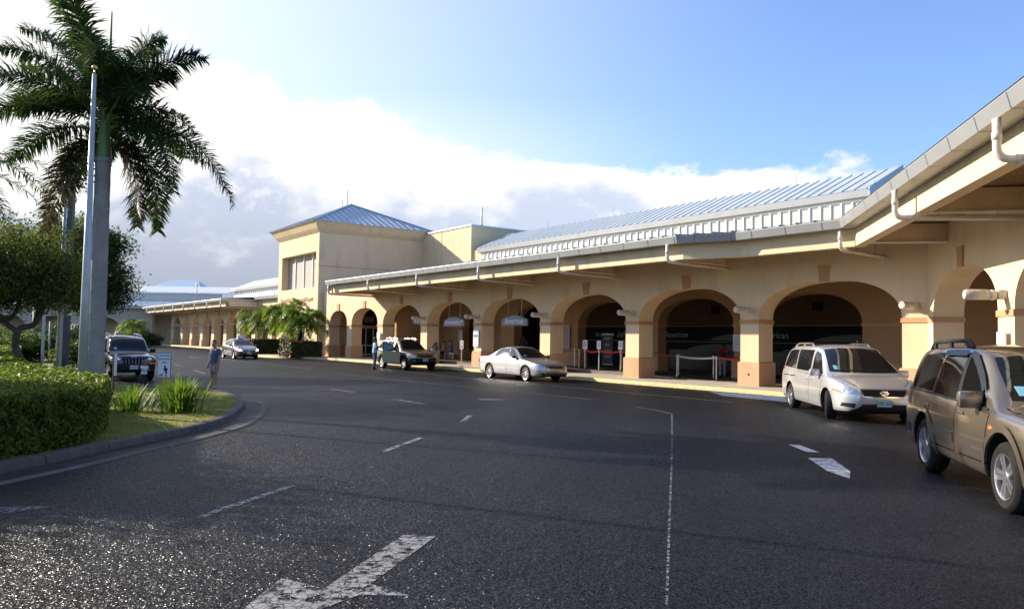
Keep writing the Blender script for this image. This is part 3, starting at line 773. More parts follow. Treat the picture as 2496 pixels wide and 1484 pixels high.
for x0,z0,x1,z1 in ((wx0,wz0,wx1,wz0),(wx1,wz0,wx1,wz1),(wx1,wz1,wx0,wz1),(wx0,wz1,wx0,wz0)):
    m.add([(x0,0,z0),(x1,0,z1),(x1,-.62,z1),(x0,-.62,z0)], [(0,1,2,3)])
m.add([(0,0,.1),(0,0,H),(0,-9.5,H),(0,-9.5,.1)], [(0,1,2,3)]); m.add([(w,0,.1),(w,0,H),(w,-9.5,H),(w,-9.5,.1)], [(0,1,2,3)]); m.add([(0,-9.5,.1),(0,-9.5,H),(w,-9.5,H),(w,-9.5,.1)], [(0,1,2,3)])
fixmesh(m.build('wall', M_WALL, TW))
m = MB(); m.box((w/2,-1.6,1.8),(6,.2,3.4)); m.build('doorway', M_WOOD, TW)
m = MB(); m.box((-.018,-4.6,7.42),(.02,9.6,.035)); m.build('wall_joint', mk('joint_dark_cream', (.36,.27,.17), .9, var=0), TW)  # thin strip in darker cream marks the joint across the wall
m = MB()
for x0, x1 in ((-.045,3.06),(6.34,w+.03)): m.box(((x0+x1)/2,-.3,2.55),(x1-x0,.68,.15))
m.box((-.0,-4.5,2.55),(.06,8,.14)); m.build('impost_band', M_BAND, TW)
for x0, x1 in ((-.06,3.08),(6.32,w+.06)): m = MB(); m.box(((x0+x1)/2,-.3,.575),(x1-x0,.75,.95)); m.build('plinth', M_PLIN, TW)
m = MB(); m.box((-.02,-4.7,.57),(.08,8,.95)); m.build('plinth', M_PLIN, TW)
# lattice screen
lm = MB(); lm.add([(wx0,-.60,wz0),(wx1,-.60,wz0),(wx1,-.60,wz1),(wx0,-.60,wz1)], [(0,1,2,3)])
def lattice_material():
    m = bpy.data.materials.new('lattice_screen'); m.use_nodes = True; nt = m.node_tree; L = nt.links; b = nt.nodes['Principled BSDF']
    tc = _n(nt,'ShaderNodeTexCoord'); mp = _n(nt,'ShaderNodeMapping'); mp.inputs['Rotation'].default_value = (PI/2,0,0); mp.inputs['Scale'].default_value = (3.1,3.1,3.1)
    v = _n(nt,'ShaderNodeTexVoronoi'); v.inputs['Scale'].default_value = 1.0; v.inputs['Randomness'].default_value = 0.0
    r = _n(nt,'ShaderNodeVectorRotate'); r.rotation_type = 'Z_AXIS'; r.inputs['Angle'].default_value = PI/4
    L.new(tc.outputs['Object'], mp.inputs[0]); L.new(mp.outputs[0], r.inputs['Vector']); L.new(r.outputs[0], v.inputs['Vector'])
    rp = _n(nt,'ShaderNodeValToRGB'); e = rp.color_ramp.elements; e[0].position = .20; e[0].color = (.15,.13,.12,1); e[1].position = .34; e[1].color = (.40,.36,.32,1)
    L.new(v.outputs['Distance'], rp.inputs[0]); L.new(rp.outputs[0], b.inputs['Base Color']); b.inputs['Roughness'].default_value = .7
    return m
sc = lm.build('lattice_window', lattice_material(), TW)
for i in range(1,4): m = MB(); m.box((wx0+(wx1-wx0)*i/4+.1,-.56,(wz0+wz1)/2),(.11,.1,wz1-wz0)); m.build('mullion', M_LOUV, sc)
# flared cornice + hipped roof
def ring(o, z): return [(-o,o,z),(w+o,o,z),(w+o,-9.5-o,z),(-o,-9.5-o,z)]
m = MB()
R_ = ring(.02,10.1)+ring(.30,10.42)+ring(.62,10.95)+ring(.55,10.98)
for k in range(3):
    for j in range(4): m.add([R_[4*k+j],R_[4*k+(j+1)%4],R_[4*k+4+(j+1)%4],R_[4*k+4+j]], [(0,1,2,3)])
fixmesh(m.build('cornice', M_BEAM, TW))
m = MB(); e = ring(.72,10.965); ap = (w/2,-4.75,13.45)
for j in range(4): m.add([e[j],e[(j+1)%4],ap], [(0,1,2)])
E0 = [Vector(p) for p in e]; A0 = Vector(ap)
for j in range(4):
    p, q = E0[j], E0[(j+1)%4]; Ld = (q-p).length; t = (q-p)/Ld; mid = (p+q)/2; up = (A0-mid)
    nn = t.cross(up).normalized()
    if nn.z < 0: nn = -nn
    s = .3
    while s < Ld:
        fr = 1-abs(s-Ld/2)/(Ld/2); a_ = p+t*s; b_ = a_+up*fr
        if fr > .03: m.add([a_-t*.025,a_+t*.025,b_+t*.025,b_-t*.025]+[x+nn*.045 for x in (a_-t*.016,a_+t*.016,b_+t*.016,b_-t*.016)], [(0,1,5,4),(1,2,6,5),(3,0,4,7),(4,5,6,7)], 1)
        s += .62
    m.tube([p+Vector((0,0,.03)), A0+Vector((0,0,.05))], .07, 6, mi=1)
m.tube([A0,A0+Vector((0,0,.6))], .012, 6, mi=1)
m.build('hipped_roof', [M_ROOF, M_SEAM], TW)
m = MB(); m.box((w/2,-4.7,10.97),(w+1.3,10.8,.03)); m.build('eave_soffit', M_BEAM, TW)
# raised letters across the tower front
text_on(TW, 'Henry E Rohlsen International Airport', .47, mk('letter_bronze', (.60,.45,.30), .6, var=0), face_matrix((4.75,.06,4.78),(-1,0,0),(0,0,1)), extrude=.03, name='raised_lettering')

# block behind the tower
BK = thing('roof_block', 'plain cream roof block stepping back between the tower and the louvred roof', 'building', F(39.7,-9), ROT)
m = MB(); m.box((8.7,-3.6,5.4),(17.4,7.2,10.6)); m.build('wall', M_WALL, BK)
m = MB(); m.box((8.7,-3.6,10.76),(17.56,7.36,.13)); m.build('coping', mk('coping_metal', (.45,.52,.58), .4, metal=.5, var=.05), BK)
m = MB(); m.box((4.6,.005,5.4),(.03,.02,10.5)); m.build('wall_joint', mk('joint_dark_cream', (.36,.27,.17), .9, var=0), BK)  # upright joint line in the same darker cream
vp = thing('vent_pipe', 'white vent pipe standing on the roof block', 'pipe', F(39.6,-9.9,10.8))
m = MB(); m.tube([(0,0,0),(0,0,1.45)], .085, 10); m.tube([(0,0,0),(0,0,.2)], .12, 10); m.build('pipe', M_LOUV, vp, smooth=True)
an = thing('radio_antenna', 'slim whip antenna with side arms behind the tower roof', 'antenna', F(57.0,-6,10.7))
m = MB(); m.tube([(0,0,0),(0,0,2.6)], .07, 8); m.tube([(0,0,2.6),(0,0,5.0)], .04, 8); m.build('mast', M_FRAME, an)
m = MB(); m.tube([(0,0,1.6),(-.5,.1,1.9)], .03, 6); m.tube([(-.5,.1,1.5),(-.5,.1,4.1)], .03, 6); m.tube([(0,0,1.1),(.4,0,1.2)], .02, 6); m.build('antenna_arm', M_FRAME, an)

# ================================================================ far wing, beyond the tower
FW = thing('far_wing', 'far arcade wing with long canopy running away beyond the tower', 'terminal building', F(57,-2.5), ROT)
PF = lambda s, d, z: (s-57, -d, z)
fh = [(57.0+2.9+5.4*i-.3, 2.1, 2.62, 1.33) for i in range(10)]
fixmesh(arch_wall(PF, 57, 112, .1, 5.6, .85, fh).build('arcade_wall', M_WALL, FW))
for i in range(0, 11): pier_trim(FW, PF, 57.0+5.4*i-.35-.2, 57.0+5.4*i+.35, .85)
for c, hw, sp, ri in fh: keystone(FW, PF, c, sp+ri)
ev = [(114-57,3.8),(71.8-57,3.8)]
m = sweep(ev, [(.0,5.25),(.065,5.495),(.05,5.525),(-.5,5.53),(-.5,5.25)]); fascia_joints(m, ev, 1.3, 5.495, 5.25, .065, .0); fixmesh(m.build('fascia', [M_FASC,M_FASD], FW))
fixmesh(sweep(ev, [(-.42,5.262),(-.42,4.72),(-.72,4.72),(-.72,5.262)]).build('edge_beam', M_BEAM, FW))
m = MB(); m.box((71.95-57,1.7,5.0),(.3,3.3,.55)); m.build('end_beam', M_BEAM, FW)
m = MB(); m.box((71.85-57,1.7,5.40),(.12,4.4,.29)); m.build('end_fascia', M_FASC, FW)
m = MB(); m.add([(14.9,3.4,5.275),(57,3.4,5.275),(57,-5,5.275),(0,-5,5.275),(0,-.3,5.275),(14.9,-.3,5.275)], [list(range(6))]); m.build('soffit', M_SOFF, FW)
m = MB(); m.add([(14.8,3.86,5.54),(57,3.86,5.54),(57,-9,6.4),(0,-9,6.4),(0,.5,5.8),(14.8,.5,5.8)], [list(range(6))]); m.build('canopy_roof', M_ROOF, FW)
m = sweep([(14.8,.5),(0,.5)], [(0,5.5),(.05,5.8),(-.4,5.85),(-.4,5.5)]); m.build('eave', M_FASC, FW)
for i in range(8):
    a = 15.2+5.4*i; downpipe(FW, a, 3.8, 0, -1, 5.25, 3.6, 4.62)
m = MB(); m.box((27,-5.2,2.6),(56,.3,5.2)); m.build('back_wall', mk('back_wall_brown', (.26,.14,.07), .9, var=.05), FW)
fa0, fa1 = 0, 57.5
m = MB(); m.box((28,-9.2,7.3),(54.5,.2,2.0)); m.build('louvre_panel', M_LOUV, FW)
m = MB(); a = .4
while a < 55: m.box((a,-9.07,7.28),(.10,.07,1.98)); a += .9
m.build('louvre_mullion', M_SLAT, FW)
m = MB(); m.box((28,-9.15,8.44),(54.6,.3,.24)); m.build('eave_trim', M_TRIM, FW)
m = MB(); m.add([(0,-8.5,8.72),(56.5,-8.5,8.72),(53.5,-11.6,10.1),(0,-11.6,10.1),(56.5,-14.7,8.72),(0,-14.7,8.72)], [(0,1,2,3),(1,4,2),(3,2,4,5)]); m.build('upper_roof', M_ROOF, FW)
m = MB(); m.prism([(-8.5,8.71),(-8.55,8.38),(-9.0,8.38),(-9.0,8.6)], 'x', 0, 56.5); m.prism([(-11.5,10.09),(-11.5,10.16),(-11.7,10.16),(-11.7,10.09)], 'x', 0, 53.5); m.build('roof_fascia', M_FASC, FW)

# ================================================================ building closing the far end
EB = thing('end_building', 'grey shaded arcade building closing the far end with white and blue roofs', 'building', F(112.2,-1.9), 0)
# local x to the left (-x world)
PE = lambda s, d, z: (-s, d, z)
eh = [(5.3,1.4,2.5,1.3)]+[(9.9+7.0*i,2.9,2.2,1.9) for i in range(6)]
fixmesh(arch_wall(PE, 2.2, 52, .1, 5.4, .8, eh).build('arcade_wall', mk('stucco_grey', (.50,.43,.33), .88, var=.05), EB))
m = MB(); m.box((-27,4.5,2.6),(52,.3,5.2)); m.build('back_wall', M_WALL, EB)
m = MB(); m.box((-26,-.55,5.55),(54,.5,.42)); m.build('fascia', M_FASC, EB)
m = MB(); m.add([(1,-.8,5.77),(-53,-.8,5.77),(-53,7,6.9),(1,7,6.9)], [(0,1,2,3)])
for i in range(80): m.box((-53+.68*i,3.1,6.36),(.05,7.8,.06), M=Matrix.Rotation(.144,3,'X'), mi=1)
m.build('lower_roof', [M_ROOF, M_SEAM], EB)
m = MB(); m.box((-24,8.2,7.4),(58,.3,1.9)); m.build('clerestory_wall', stripe_material('siding_pale', (.60,.62,.63), (.45,.47,.48), .45, 'X', .9), EB)
m = MB(); m.add([(8,7.6,8.28),(-54,7.6,8.28),(-54,12,9.5),(8,12,9.5)], [(0,1,2,3)])
for i in range(92): m.box((-54+.68*i,9.8,8.90),(.05,4.5,.07), M=Matrix.Rotation(.27,3,'X'), mi=0)
m.build('upper_roof', mk('roof_white', (.78,.80,.82), .35, metal=.2, var=.03), EB)
m = MB(); m.box((-23,7.62,8.2),(62,.1,.2)); m.build('upper_fascia', M_LOUV, EB)
HB = thing('distant_roof', 'small pale blue hipped roof rising behind the white roof', 'building', (-63,150,0))
m = MB(); m.box((0,0,4.7),(8,8,9.4)); m.build('wall', M_WALL, HB)
m = MB(); m.add([(-6,-5,9.4),(5.2,-5,9.4),(5.2,5,9.4),(-6,5,9.4),(-3,0,12.0),(2.6,0,12.0)], [(0,1,5,4),(1,2,5),(2,3,4,5),(3,0,4)])
for i in range(17): m.add([(-5.6+.66*i,-5.02,9.45),(-5.55+.66*i,-5.02,9.45),(-2.8+.335*i+.03,-.02,12.06),(-2.8+.335*i,-.02,12.06)], [(0,1,2,3)], 1)
m.build('roof', [mk('roof_pale_blue', (.42,.58,.72), .4, metal=.4, var=.04), M_LOUV], HB)
# ---------------------------------------------------------------- vehicles
def paint_mat(name, c, metal=.75, rough=.32):
    m = mk(name, c, rough, metal=metal, var=0.05, scale=120, coat=1.0, stain=tuple(x*.75 for x in c), sscale=1.5, samount=.35)
    return m
M_GLASS = mk('car_glass', (.010,.012,.014), .03, var=0, ior=1.55)
M_GLASSL = mk('car_glass_reflective', (.09,.11,.13), .06, metal=.5, var=.25, scale=1.5)
M_RUB = mk('tyre_rubber', (.016,.016,.016), .85, spec=.2, var=.25, scale=12, bump=.2, bscale=60)
M_RIM = mk('alloy', (.62,.62,.64), .25, metal=.9, var=.05)
M_TRIMB = mk('black_trim', (.013,.013,.014), .55, spec=.3, var=.1)
M_CLAD = mk('grey_cladding', (.022,.024,.027), .7, spec=.25, var=.1)
M_GAP = mk('panel_gap', (.006,.006,.006), .9, var=0, spec=.02)
M_CHROME = mk('chrome', (.75,.75,.76), .08, metal=1.0, var=0)
M_LAMP = mk('lamp_lens', (.55,.56,.58), .05, metal=.55, var=.35, scale=14, coat=1.0)
M_LAMPO = mk('lamp_amber', (.75,.20,.02), .15, var=.1, coat=1.0)
M_LAMPR = mk('lamp_red', (.45,.02,.015), .15, var=.1, coat=1.0)
M_PLATE = mk('plate_blue', (.33,.50,.52), .5, var=.05)
M_PLW = mk('plate_white', (.62,.62,.58), .5, var=.05)
M_INK = mk('plate_ink', (.02,.04,.10), .6, var=0)
M_STICK = mk('sticker_blue', (.20,.50,.62), .5, var=0)
def lit_lamp(name, c, e):
    m = bpy.data.materials.new(name); m.use_nodes = True; b = m.node_tree.nodes['Principled BSDF']
    b.inputs['Base Color'].default_value = c+(1,); b.inputs['Emission Color'].default_value = c+(1,); b.inputs['Emission Strength'].default_value = e; return m
M_HEADON = lit_lamp('headlamp_on', (1,.93,.8), 1.4)

def crspline(P, sub):
    out = []
    for i in range(len(P)-1):
        p0, p1, p2, p3 = P[max(i-1,0)], P[i], P[i+1], P[min(i+2,len(P)-1)]
        for j in range(sub):
            t = j/sub
            out.append(tuple(.5*(2*b+(c-a)*t+(2*a-5*b+4*c-d)*t*t+(-a+3*b-3*c+d)*t**3) for a,b,c,d in zip(p0,p1,p2,p3)))
    out.append(tuple(P[-1])); return out

class Car:
    """body lofted from cross-sections; local x forward, y left, z up, origin mid wheelbase on the ground"""
    def __init__(s, name, label, cat, spec, paint, group=None):
        s.sp = spec; s.paint = paint
        s.root = thing(name, label, cat, (0,0,0), 0, group)
        s.W = spec['hw']; s.R = spec['R']; s.wb = spec['wb']/2
        s.fx = {k: pchip(v) for k, v in spec['c'].items()}
        s.make_body()
    def section(s, x):
        f = s.fx; zb, bt, tp, hw, tw = f['zb'](x), f['belt'](x), f['top'](x), f['hw'](x), f['tw'](x)
        bt = min(bt, tp-.012); cr = f['crown'](x) if 'crown' in f else .05
        te = max(bt+.006, tp-cr); bw = hw-s.sp.get('tuck',.055)
        tw = min(tw, bw-.004) if tp-bt > .1 else min(tw, bw)
        P = [(0,zb),(hw*.55,zb),(hw-.10,zb+.01),(hw-.035,zb+.07),(hw-.012,zb+.22*(bt-zb)+.02),(hw,zb+.52*(bt-zb)),(hw-.012,zb+.80*(bt-zb)),(bw+.008,bt-.025),(bw-.012,bt),
             ((bw-.012)*.62+tw*.38+.012,bt+(te-bt)*.42),((bw-.012)*.25+tw*.75+.014,bt+(te-bt)*.80),(tw-.012,te),(tw*.86,te+(tp-te)*.45),(tw*.5,te+(tp-te)*.86),(0,tp)]
        return crspline(P, 4)
    def make_body(s):
        xs = []; x0, x1 = s.sp['xr'], s.sp['xf']; n = s.sp.get('n', 92)
        for i in range(n+1):
            t = i/n; t = .5-.5*math.cos(PI*t) if False else t
            xs.append(x0+(x1-x0)*t)
        for e in (.01,.025): xs += [x0+e, x1-e]
        xs = sorted(set(xs)); mb = MB(); k = None
        rows = []
        for x in xs:
            h = s.section(x); full = [(y,z) for y,z in h]+[(-y,z) for y,z in h[-2:0:-1]]
            rows.append([(x,y,z) for y,z in full])
        k = len(rows[0]); vs = [p for r in rows for p in r]
        fs = [(i*k+j, (i+1)*k+j, (i+1)*k+(j+1)%k, i*k+(j+1)%k) for i in range(len(xs)-1) for j in range(k)]
        mb.add(vs, fs)
        for i, fl in ((0, False), (len(xs)-1, True)):
            r = rows[i]; zc = sum(p[2] for p in r)/k; c = len(mb.v); mb.v.append((r[0][0]+(.02 if fl else -.02), 0, zc))
            for j in range(k):
                f = [i*k+j, i*k+(j+1)%k, c]; mb.f.append(f if fl else f[::-1]); mb.m.append(0)
        me = mb.mesh('body', [s.paint, M_TRIMB, M_CLAD])
        bm = bmesh.new(); bm.from_mesh(me); bmesh.ops.recalc_face_normals(bm, faces=bm.faces[:])
        s.bvh = BVHTree.FromBMesh(bm)
        zc = s.sp.get('clad')
        for f in bm.faces:
            c = f.calc_center_median()
            if c.z < s.fx['zb'](c.x)+.05: f.material_index = 1
            elif zc and c.z < zc(c.x): f.material_index = 2
        bm.to_mesh(me); bm.free()
        o = link('body', me, s.root)
        cu = MB()
        for sx in (1,-1):
            for sy in (1,-1):
                M = Matrix.Rotation(PI/2, 3, 'X'); w = s.fx['hw'](sx*s.wb)
                r = s.sp.get('arch', s.R+.055); y0, y1 = w+.12, w-.36
                c = Vector((sx*s.wb, 0, s.R+.005)); n = 40
                vs = [(c.x+r*math.cos(2*PI*i/n), sy*y, c.z+r*math.sin(2*PI*i/n)) for y in (y0,y1) for i in range(n)]
                cu.add(vs, [(i,(i+1)%n,n+(i+1)%n,n+i) for i in range(n)]+[list(range(n))[::-1], list(range(n,2*n))], 1)
        cm = cu.mesh('cut', [s.paint, M_TRIMB, M_CLAD]); bmx = bmesh.new(); bmx.from_mesh(cm); bmesh.ops.recalc_face_normals(bmx, faces=bmx.faces[:]); bmx.to_mesh(cm); bmx.free()
        co = link('cut', cm)
        md = o.modifiers.new('arches', 'BOOLEAN'); md.operation = 'DIFFERENCE'; md.object = co; md.solver = 'EXACT'
        dg = bpy.context.evaluated_depsgraph_get(); dg.update()
        new = bpy.data.meshes.new_from_object(o.evaluated_get(dg)); o.modifiers.clear(); o.data = new
        bpy.data.objects.remove(co); new.polygons.foreach_set('use_smooth', [True]*len(new.polygons)); new.set_sharp_from_angle(angle=math.radians(38))
        s.body = o
    # -- panels laid on the body
    def hit(s, p, view, side):
        if view == 'side': o = Vector((p[0], side*3, p[1])); d = Vector((0,-side,0))
        elif view == 'front': o = Vector((4, p[0], p[1])); d = Vector((-1,0,0))
        elif view == 'back': o = Vector((-4, p[0], p[1])); d = Vector((1,0,0))
        elif view == 'corner': o = Vector((4, side*(p[0]+4*.55), p[1])); d = Vector((-1,-side*.55,0)).normalized()
        else: o = Vector((p[0], p[1], 4)); d = Vector((0,0,-1))
        h = s.bvh.ray_cast(o, d)
        if h[0] is None:
            q = Vector((p[0], side*s.W, p[1])) if view == 'side' else o+d*(4-s.sp['xf'])
            h = s.bvh.find_nearest(q)
        return h[0], h[1]
    def patch(s, name, poly, mat, view='side', side=-1, lift=.006, step=.06, parent=None, thick=True, hole=None):
        polys = poly if isinstance(poly[0][0], tuple) else [poly]
        bm = bmesh.new()
        for q in polys: bm.faces.new([bm.verts.new((p[0],p[1],0)) for p in q])
        bmesh.ops.remove_doubles(bm, verts=bm.verts[:], dist=1e-4); poly = [p for q in polys for p in q]
        for ax in (0,1):
            lo = min(p[ax] for p in poly); hi = max(p[ax] for p in poly); t = lo+step
            while t < hi-1e-4:
                co = [0,0,0]; no = [0,0,0]; co[ax] = t; no[ax] = 1
                bmesh.ops.bisect_plane(bm, geom=bm.verts[:]+bm.edges[:]+bm.faces[:], plane_co=co, plane_no=no); t += step
        be = [e for e in bm.edges if len(e.link_faces) == 1]
        base = {}
        for v in bm.verts:
            h, n = s.hit(v.co, view, side); base[v] = (h, n)
        for v in bm.verts:
            h, n = base[v]; v.co = h+n*lift
        if thick:
            r = bmesh.ops.extrude_edge_only(bm, edges=be)
            mp = {}
            for v in [g for g in r['geom'] if isinstance(g, bmesh.types.BMVert)]:
                d = min(base, key=lambda b: (b.co-v.co).length_squared); v.co = base[d][0]-base[d][1]*.004
        bmesh.ops.recalc_face_normals(bm, faces=bm.faces[:])
        c = s.sp['cz']
        # outward check
        fl = [f for f in bm.faces]; tot = sum(((f.calc_center_median()-Vector((0,0,c))).dot(f.normal))*f.calc_area() for f in fl)
        if tot < 0: bmesh.ops.reverse_faces(bm, faces=fl)
        me = bpy.data.meshes.new(name); bm.to_mesh(me); bm.free(); me.materials.append(mat)
        me.polygons.foreach_set('use_smooth', [True]*len(me.polygons)); me.set_sharp_from_angle(angle=math.radians(50))
        return link(name, me, parent or s.root)
    def both(s, name, poly, mat, **kw):
        return [s.patch(name, poly, mat, side=sd_, **kw) for sd_ in (-1, 1)]
    def line(s, name, pts, w, mat, view='side', side=-1, lift=.002, parent=None):
        a = [Vector(p) for p in pts]; L_, R_ = [], []
        for i, p in enumerate(a):
            t = (a[min(i+1,len(a)-1)]-a[max(i-1,0)]).normalized(); n = Vector((-t.y,t.x))*w/2; L_.append(tuple(p+n)); R_.append(tuple(p-n))
        return s.patch(name, [(L_[i],R_[i],R_[i+1],L_[i+1]) for i in range(len(a)-1)], mat, view=view, side=side, lift=lift, step=.12, parent=parent, thick=False)
    def wheels(s, width=.21, style='five', steer=0.0, rim_r=None, track=None):
        R = s.R; rr = rim_r or R*.66; tr = track or s.W-.02
        tp = MB(); h = width/2
        prof = [(rr*.97,-h+.01),(rr+.012,-h),(R-.05,-h-.008),(R-.012,-h+.02),(R,-h+.05),(R,h-.05),(R-.012,h-.02),(R-.05,h+.008),(rr+.012,h),(rr*.97,h-.01)]
        tp.lathe(prof, 40); tm = tp.mesh('tyre', M_RUB, sharp=35)
        rp = MB()
        rp.lathe([(rr*.99,h-.015),(rr*.985,h+.002),(rr*.93,h-.004),(rr*.90,h-.04),(rr*.88,-h+.02)], 40)
        rp.lathe([(0,h-.012),(.055,h-.014),(.07,h-.03),(.07,h-.07)], 16)
        nsp, wd0, wd1 = {'five':(5,.085,.11),'ten':(10,.03,.035),'six':(6,.06,.085),'seven':(7,.05,.06)}[style]
        for i in range(nsp):
            a = 2*PI*i/nsp; c_, s_ = math.cos(a), math.sin(a)
            def Q(r, t, z): return (c_*r-s_*t, s_*r+c_*t, z)
            for sg in ((0,),) if style in ('ten','seven','six') else ((-1,),(1,)):
                of0 = sg[0]*wd0*.28; of1 = sg[0]*wd1*.34; k = .5 if sg[0] else 1
                a0, a1 = wd0*k*.5, wd1*k*.5
                vs = [Q(.04,of0-a0,h-.02),Q(.04,of0+a0,h-.02),Q(rr*.95,of1+a1,h-.012),Q(rr*.95,of1-a1,h-.012),Q(.04,of0-a0,h-.06),Q(.04,of0+a0,h-.06),Q(rr*.95,of1+a1,h-.05),Q(rr*.95,of1-a1,h-.05)]
                rp.add(vs, [(0,3,2,1),(0,1,5,4),(1,2,6,5),(2,3,7,6),(3,0,4,7)])
        rm = rp.mesh('rim', M_RIM, sharp=35)
        bp = MB(); bp.lathe([(0,h-.085),(rr*.9,h-.085)], 24); bmn = bp.mesh('brake_disc', M_TRIMB)
        for sx in (1,-1):
            for sy in (1,-1):
                w = link('wheel', tm, s.root, (sx*s.wb, sy*(tr-h), R))
                rz = (0 if sy > 0 else PI)+(steer if sx > 0 else 0)
                w.rotation_euler = Matrix.Rotation(rz,3,'Z').__matmul__(Matrix.Rotation(-PI/2,3,'X')).to_euler()
                link('rim', rm, w); link('brake_disc', bmn, w)
    def add(s, name, mb, mat, parent=None, **kw):
        return mb.build(name, mat, parent or s.root, **kw)
    def mirror(s, x, z, y, mat, size=(.10,.22,.17)):
        for sd_ in (-1,1):
            m = MB(); m.bevbox((x-.02, sd_*(y+.13), z), size, .035); m.tube([(x,sd_*(y-.03),z-.06),(x,sd_*(y+.06),z-.02)], .025, 8)
            mm = s.add('mirror', m, mat, sharp=40)
            g = MB(); g.box((x-.02-size[0]/2-.002, sd_*(y+.13), z), (.004,size[1]-.05,size[2]-.05)); s.add('mirror_glass', g, M_GLASS, mm)
    def handle(s, x, z, mat, parent=None, sides=(-1,1)):
        for sd_ in sides:
            h, n = s.hit((x,z), 'side', sd_)
            m = MB(); m.bevbox(h+Vector((0,sd_*.022,0)), (.17,.022,.03), .009)
            m.box(h+Vector((0.0,sd_*.002,-.002)), (.09,.01,.06))
            (s.add('door_handle', m, mat, parent))
    def plate(s, z, txt, mat=None, x=None, w=.32, h=.16, ink=None):
        h_, n = s.hit((0,z), 'front', 1); m = MB(); m.box((h_.x+.016,0,z), (.012,w,h))
        p = s.add('number_plate', m, mat or M_PLATE)
        text_on(p, txt, h*.62, ink or M_INK, face_matrix((h_.x+.024,0,z-.005),(0,1,0),(0,0,1)), extrude=.001, name='plate_lettering')
    def rails(s, x0, x1, y, mat, zoff=.07, r=.022, feet=3):
        for sd_ in (-1,1):
            pts = []
            for i in range(13):
                t = i/12; x = x0+(x1-x0)*t; e = min(1, min(t,1-t)*9)
                h, n = s.hit((x, sd_*y), 'top', 1); pts.append((x, sd_*y, h.z+zoff*math.sin(e*PI/2)))
            m = MB(); m.tube(pts, r, 8)
            for i in range(feet):
                x = x0+(x1-x0)*(.1+.8*i/(feet-1)); h, n = s.hit((x,sd_*y),'top',1); m.box((x,sd_*y,h.z+zoff/2),(.09,.03,zoff))
            s.add('roof_rail', m, mat, smooth=False, sharp=40)
    def place(s, x, y, hx, hy, side_pt=True, z=0.0):
        """(x, y): mid point of the right-hand wheels; (hx, hy): heading"""
        d = Vector((hx,hy)).normalized(); lf = Vector((-d.y,d.x)); c = Vector((x,y))+lf*(s.W-.05 if side_pt else 0)
        g = lambda p: ground_z(p.x, p.y)
        f3 = Vector((d.x,d.y,(g(c+d)-g(c-d))/2)).normalized(); l3 = Vector((lf.x,lf.y,(g(c+lf)-g(c-lf))/2)).normalized(); u3 = f3.cross(l3).normalized(); l3 = u3.cross(f3)
        R = Matrix((f3,l3,u3)).transposed()
        s.root.location = (c.x, c.y, (g(c+d*s.wb)+g(c-d*s.wb))/2+z); s.root.rotation_euler = R.to_euler()

def seam_set(car, lines, side=-1):
    for sd_ in (-1,1):
        for pts in lines: car.line('panel_gap', pts, .010, M_GAP, side=sd_)

UD = (.584,-.812)
# ================================================================ gold-beige seven-seat utility vehicle, near right
sp = dict(hw=.985, R=.372, wb=2.70, xr=-2.46, xf=2.29, cz=.9, arch=.455, tuck=.05, n=100, c=dict(
    zb=[(-2.46,.52),(-2.40,.36),(-2.1,.30),(-1.9,.30),(1.9,.26),(2.15,.27),(2.25,.32),(2.29,.45)],
    belt=[(-2.46,.98),(-2.40,1.08),(-2.2,1.115),(-1.0,1.085),(.9,1.03),(1.3,1.0),(1.9,.95),(2.2,.86),(2.29,.74)],
    top=[(-2.46,1.0),(-2.42,1.12),(-2.36,1.32),(-2.22,1.65),(-2.12,1.74),(-1.6,1.775),(-.6,1.79),(-.1,1.765),(.12,1.715),(.45,1.49),(.98,1.135),(1.06,1.10),(1.5,1.07),(2.0,.99),(2.2,.90),(2.29,.76)],
    hw=[(-2.46,.80),(-2.40,.90),(-2.2,.96),(-1.8,.985),(1.5,.985),(1.9,.955),(2.15,.87),(2.25,.76),(2.29,.62)],
    tw=[(-2.46,.74),(-2.3,.72),(-2.1,.70),(-1,.735),(-.1,.72),(.2,.70),(.9,.82),(1.1,.86),(1.9,.84),(2.2,.74),(2.29,.6)],
    crown=[(-2.46,.03),(-2.2,.07),(0,.075),(.6,.06),(1.2,.045),(2.29,.02)]))
P_GOLD = paint_mat('paint_gold', (.275,.228,.172), .8, .30)
pl = Car('sport_utility_vehicle', 'gold-beige utility vehicle cut off by the right edge of the photo, nearest to the viewer', 'car', sp, P_GOLD)
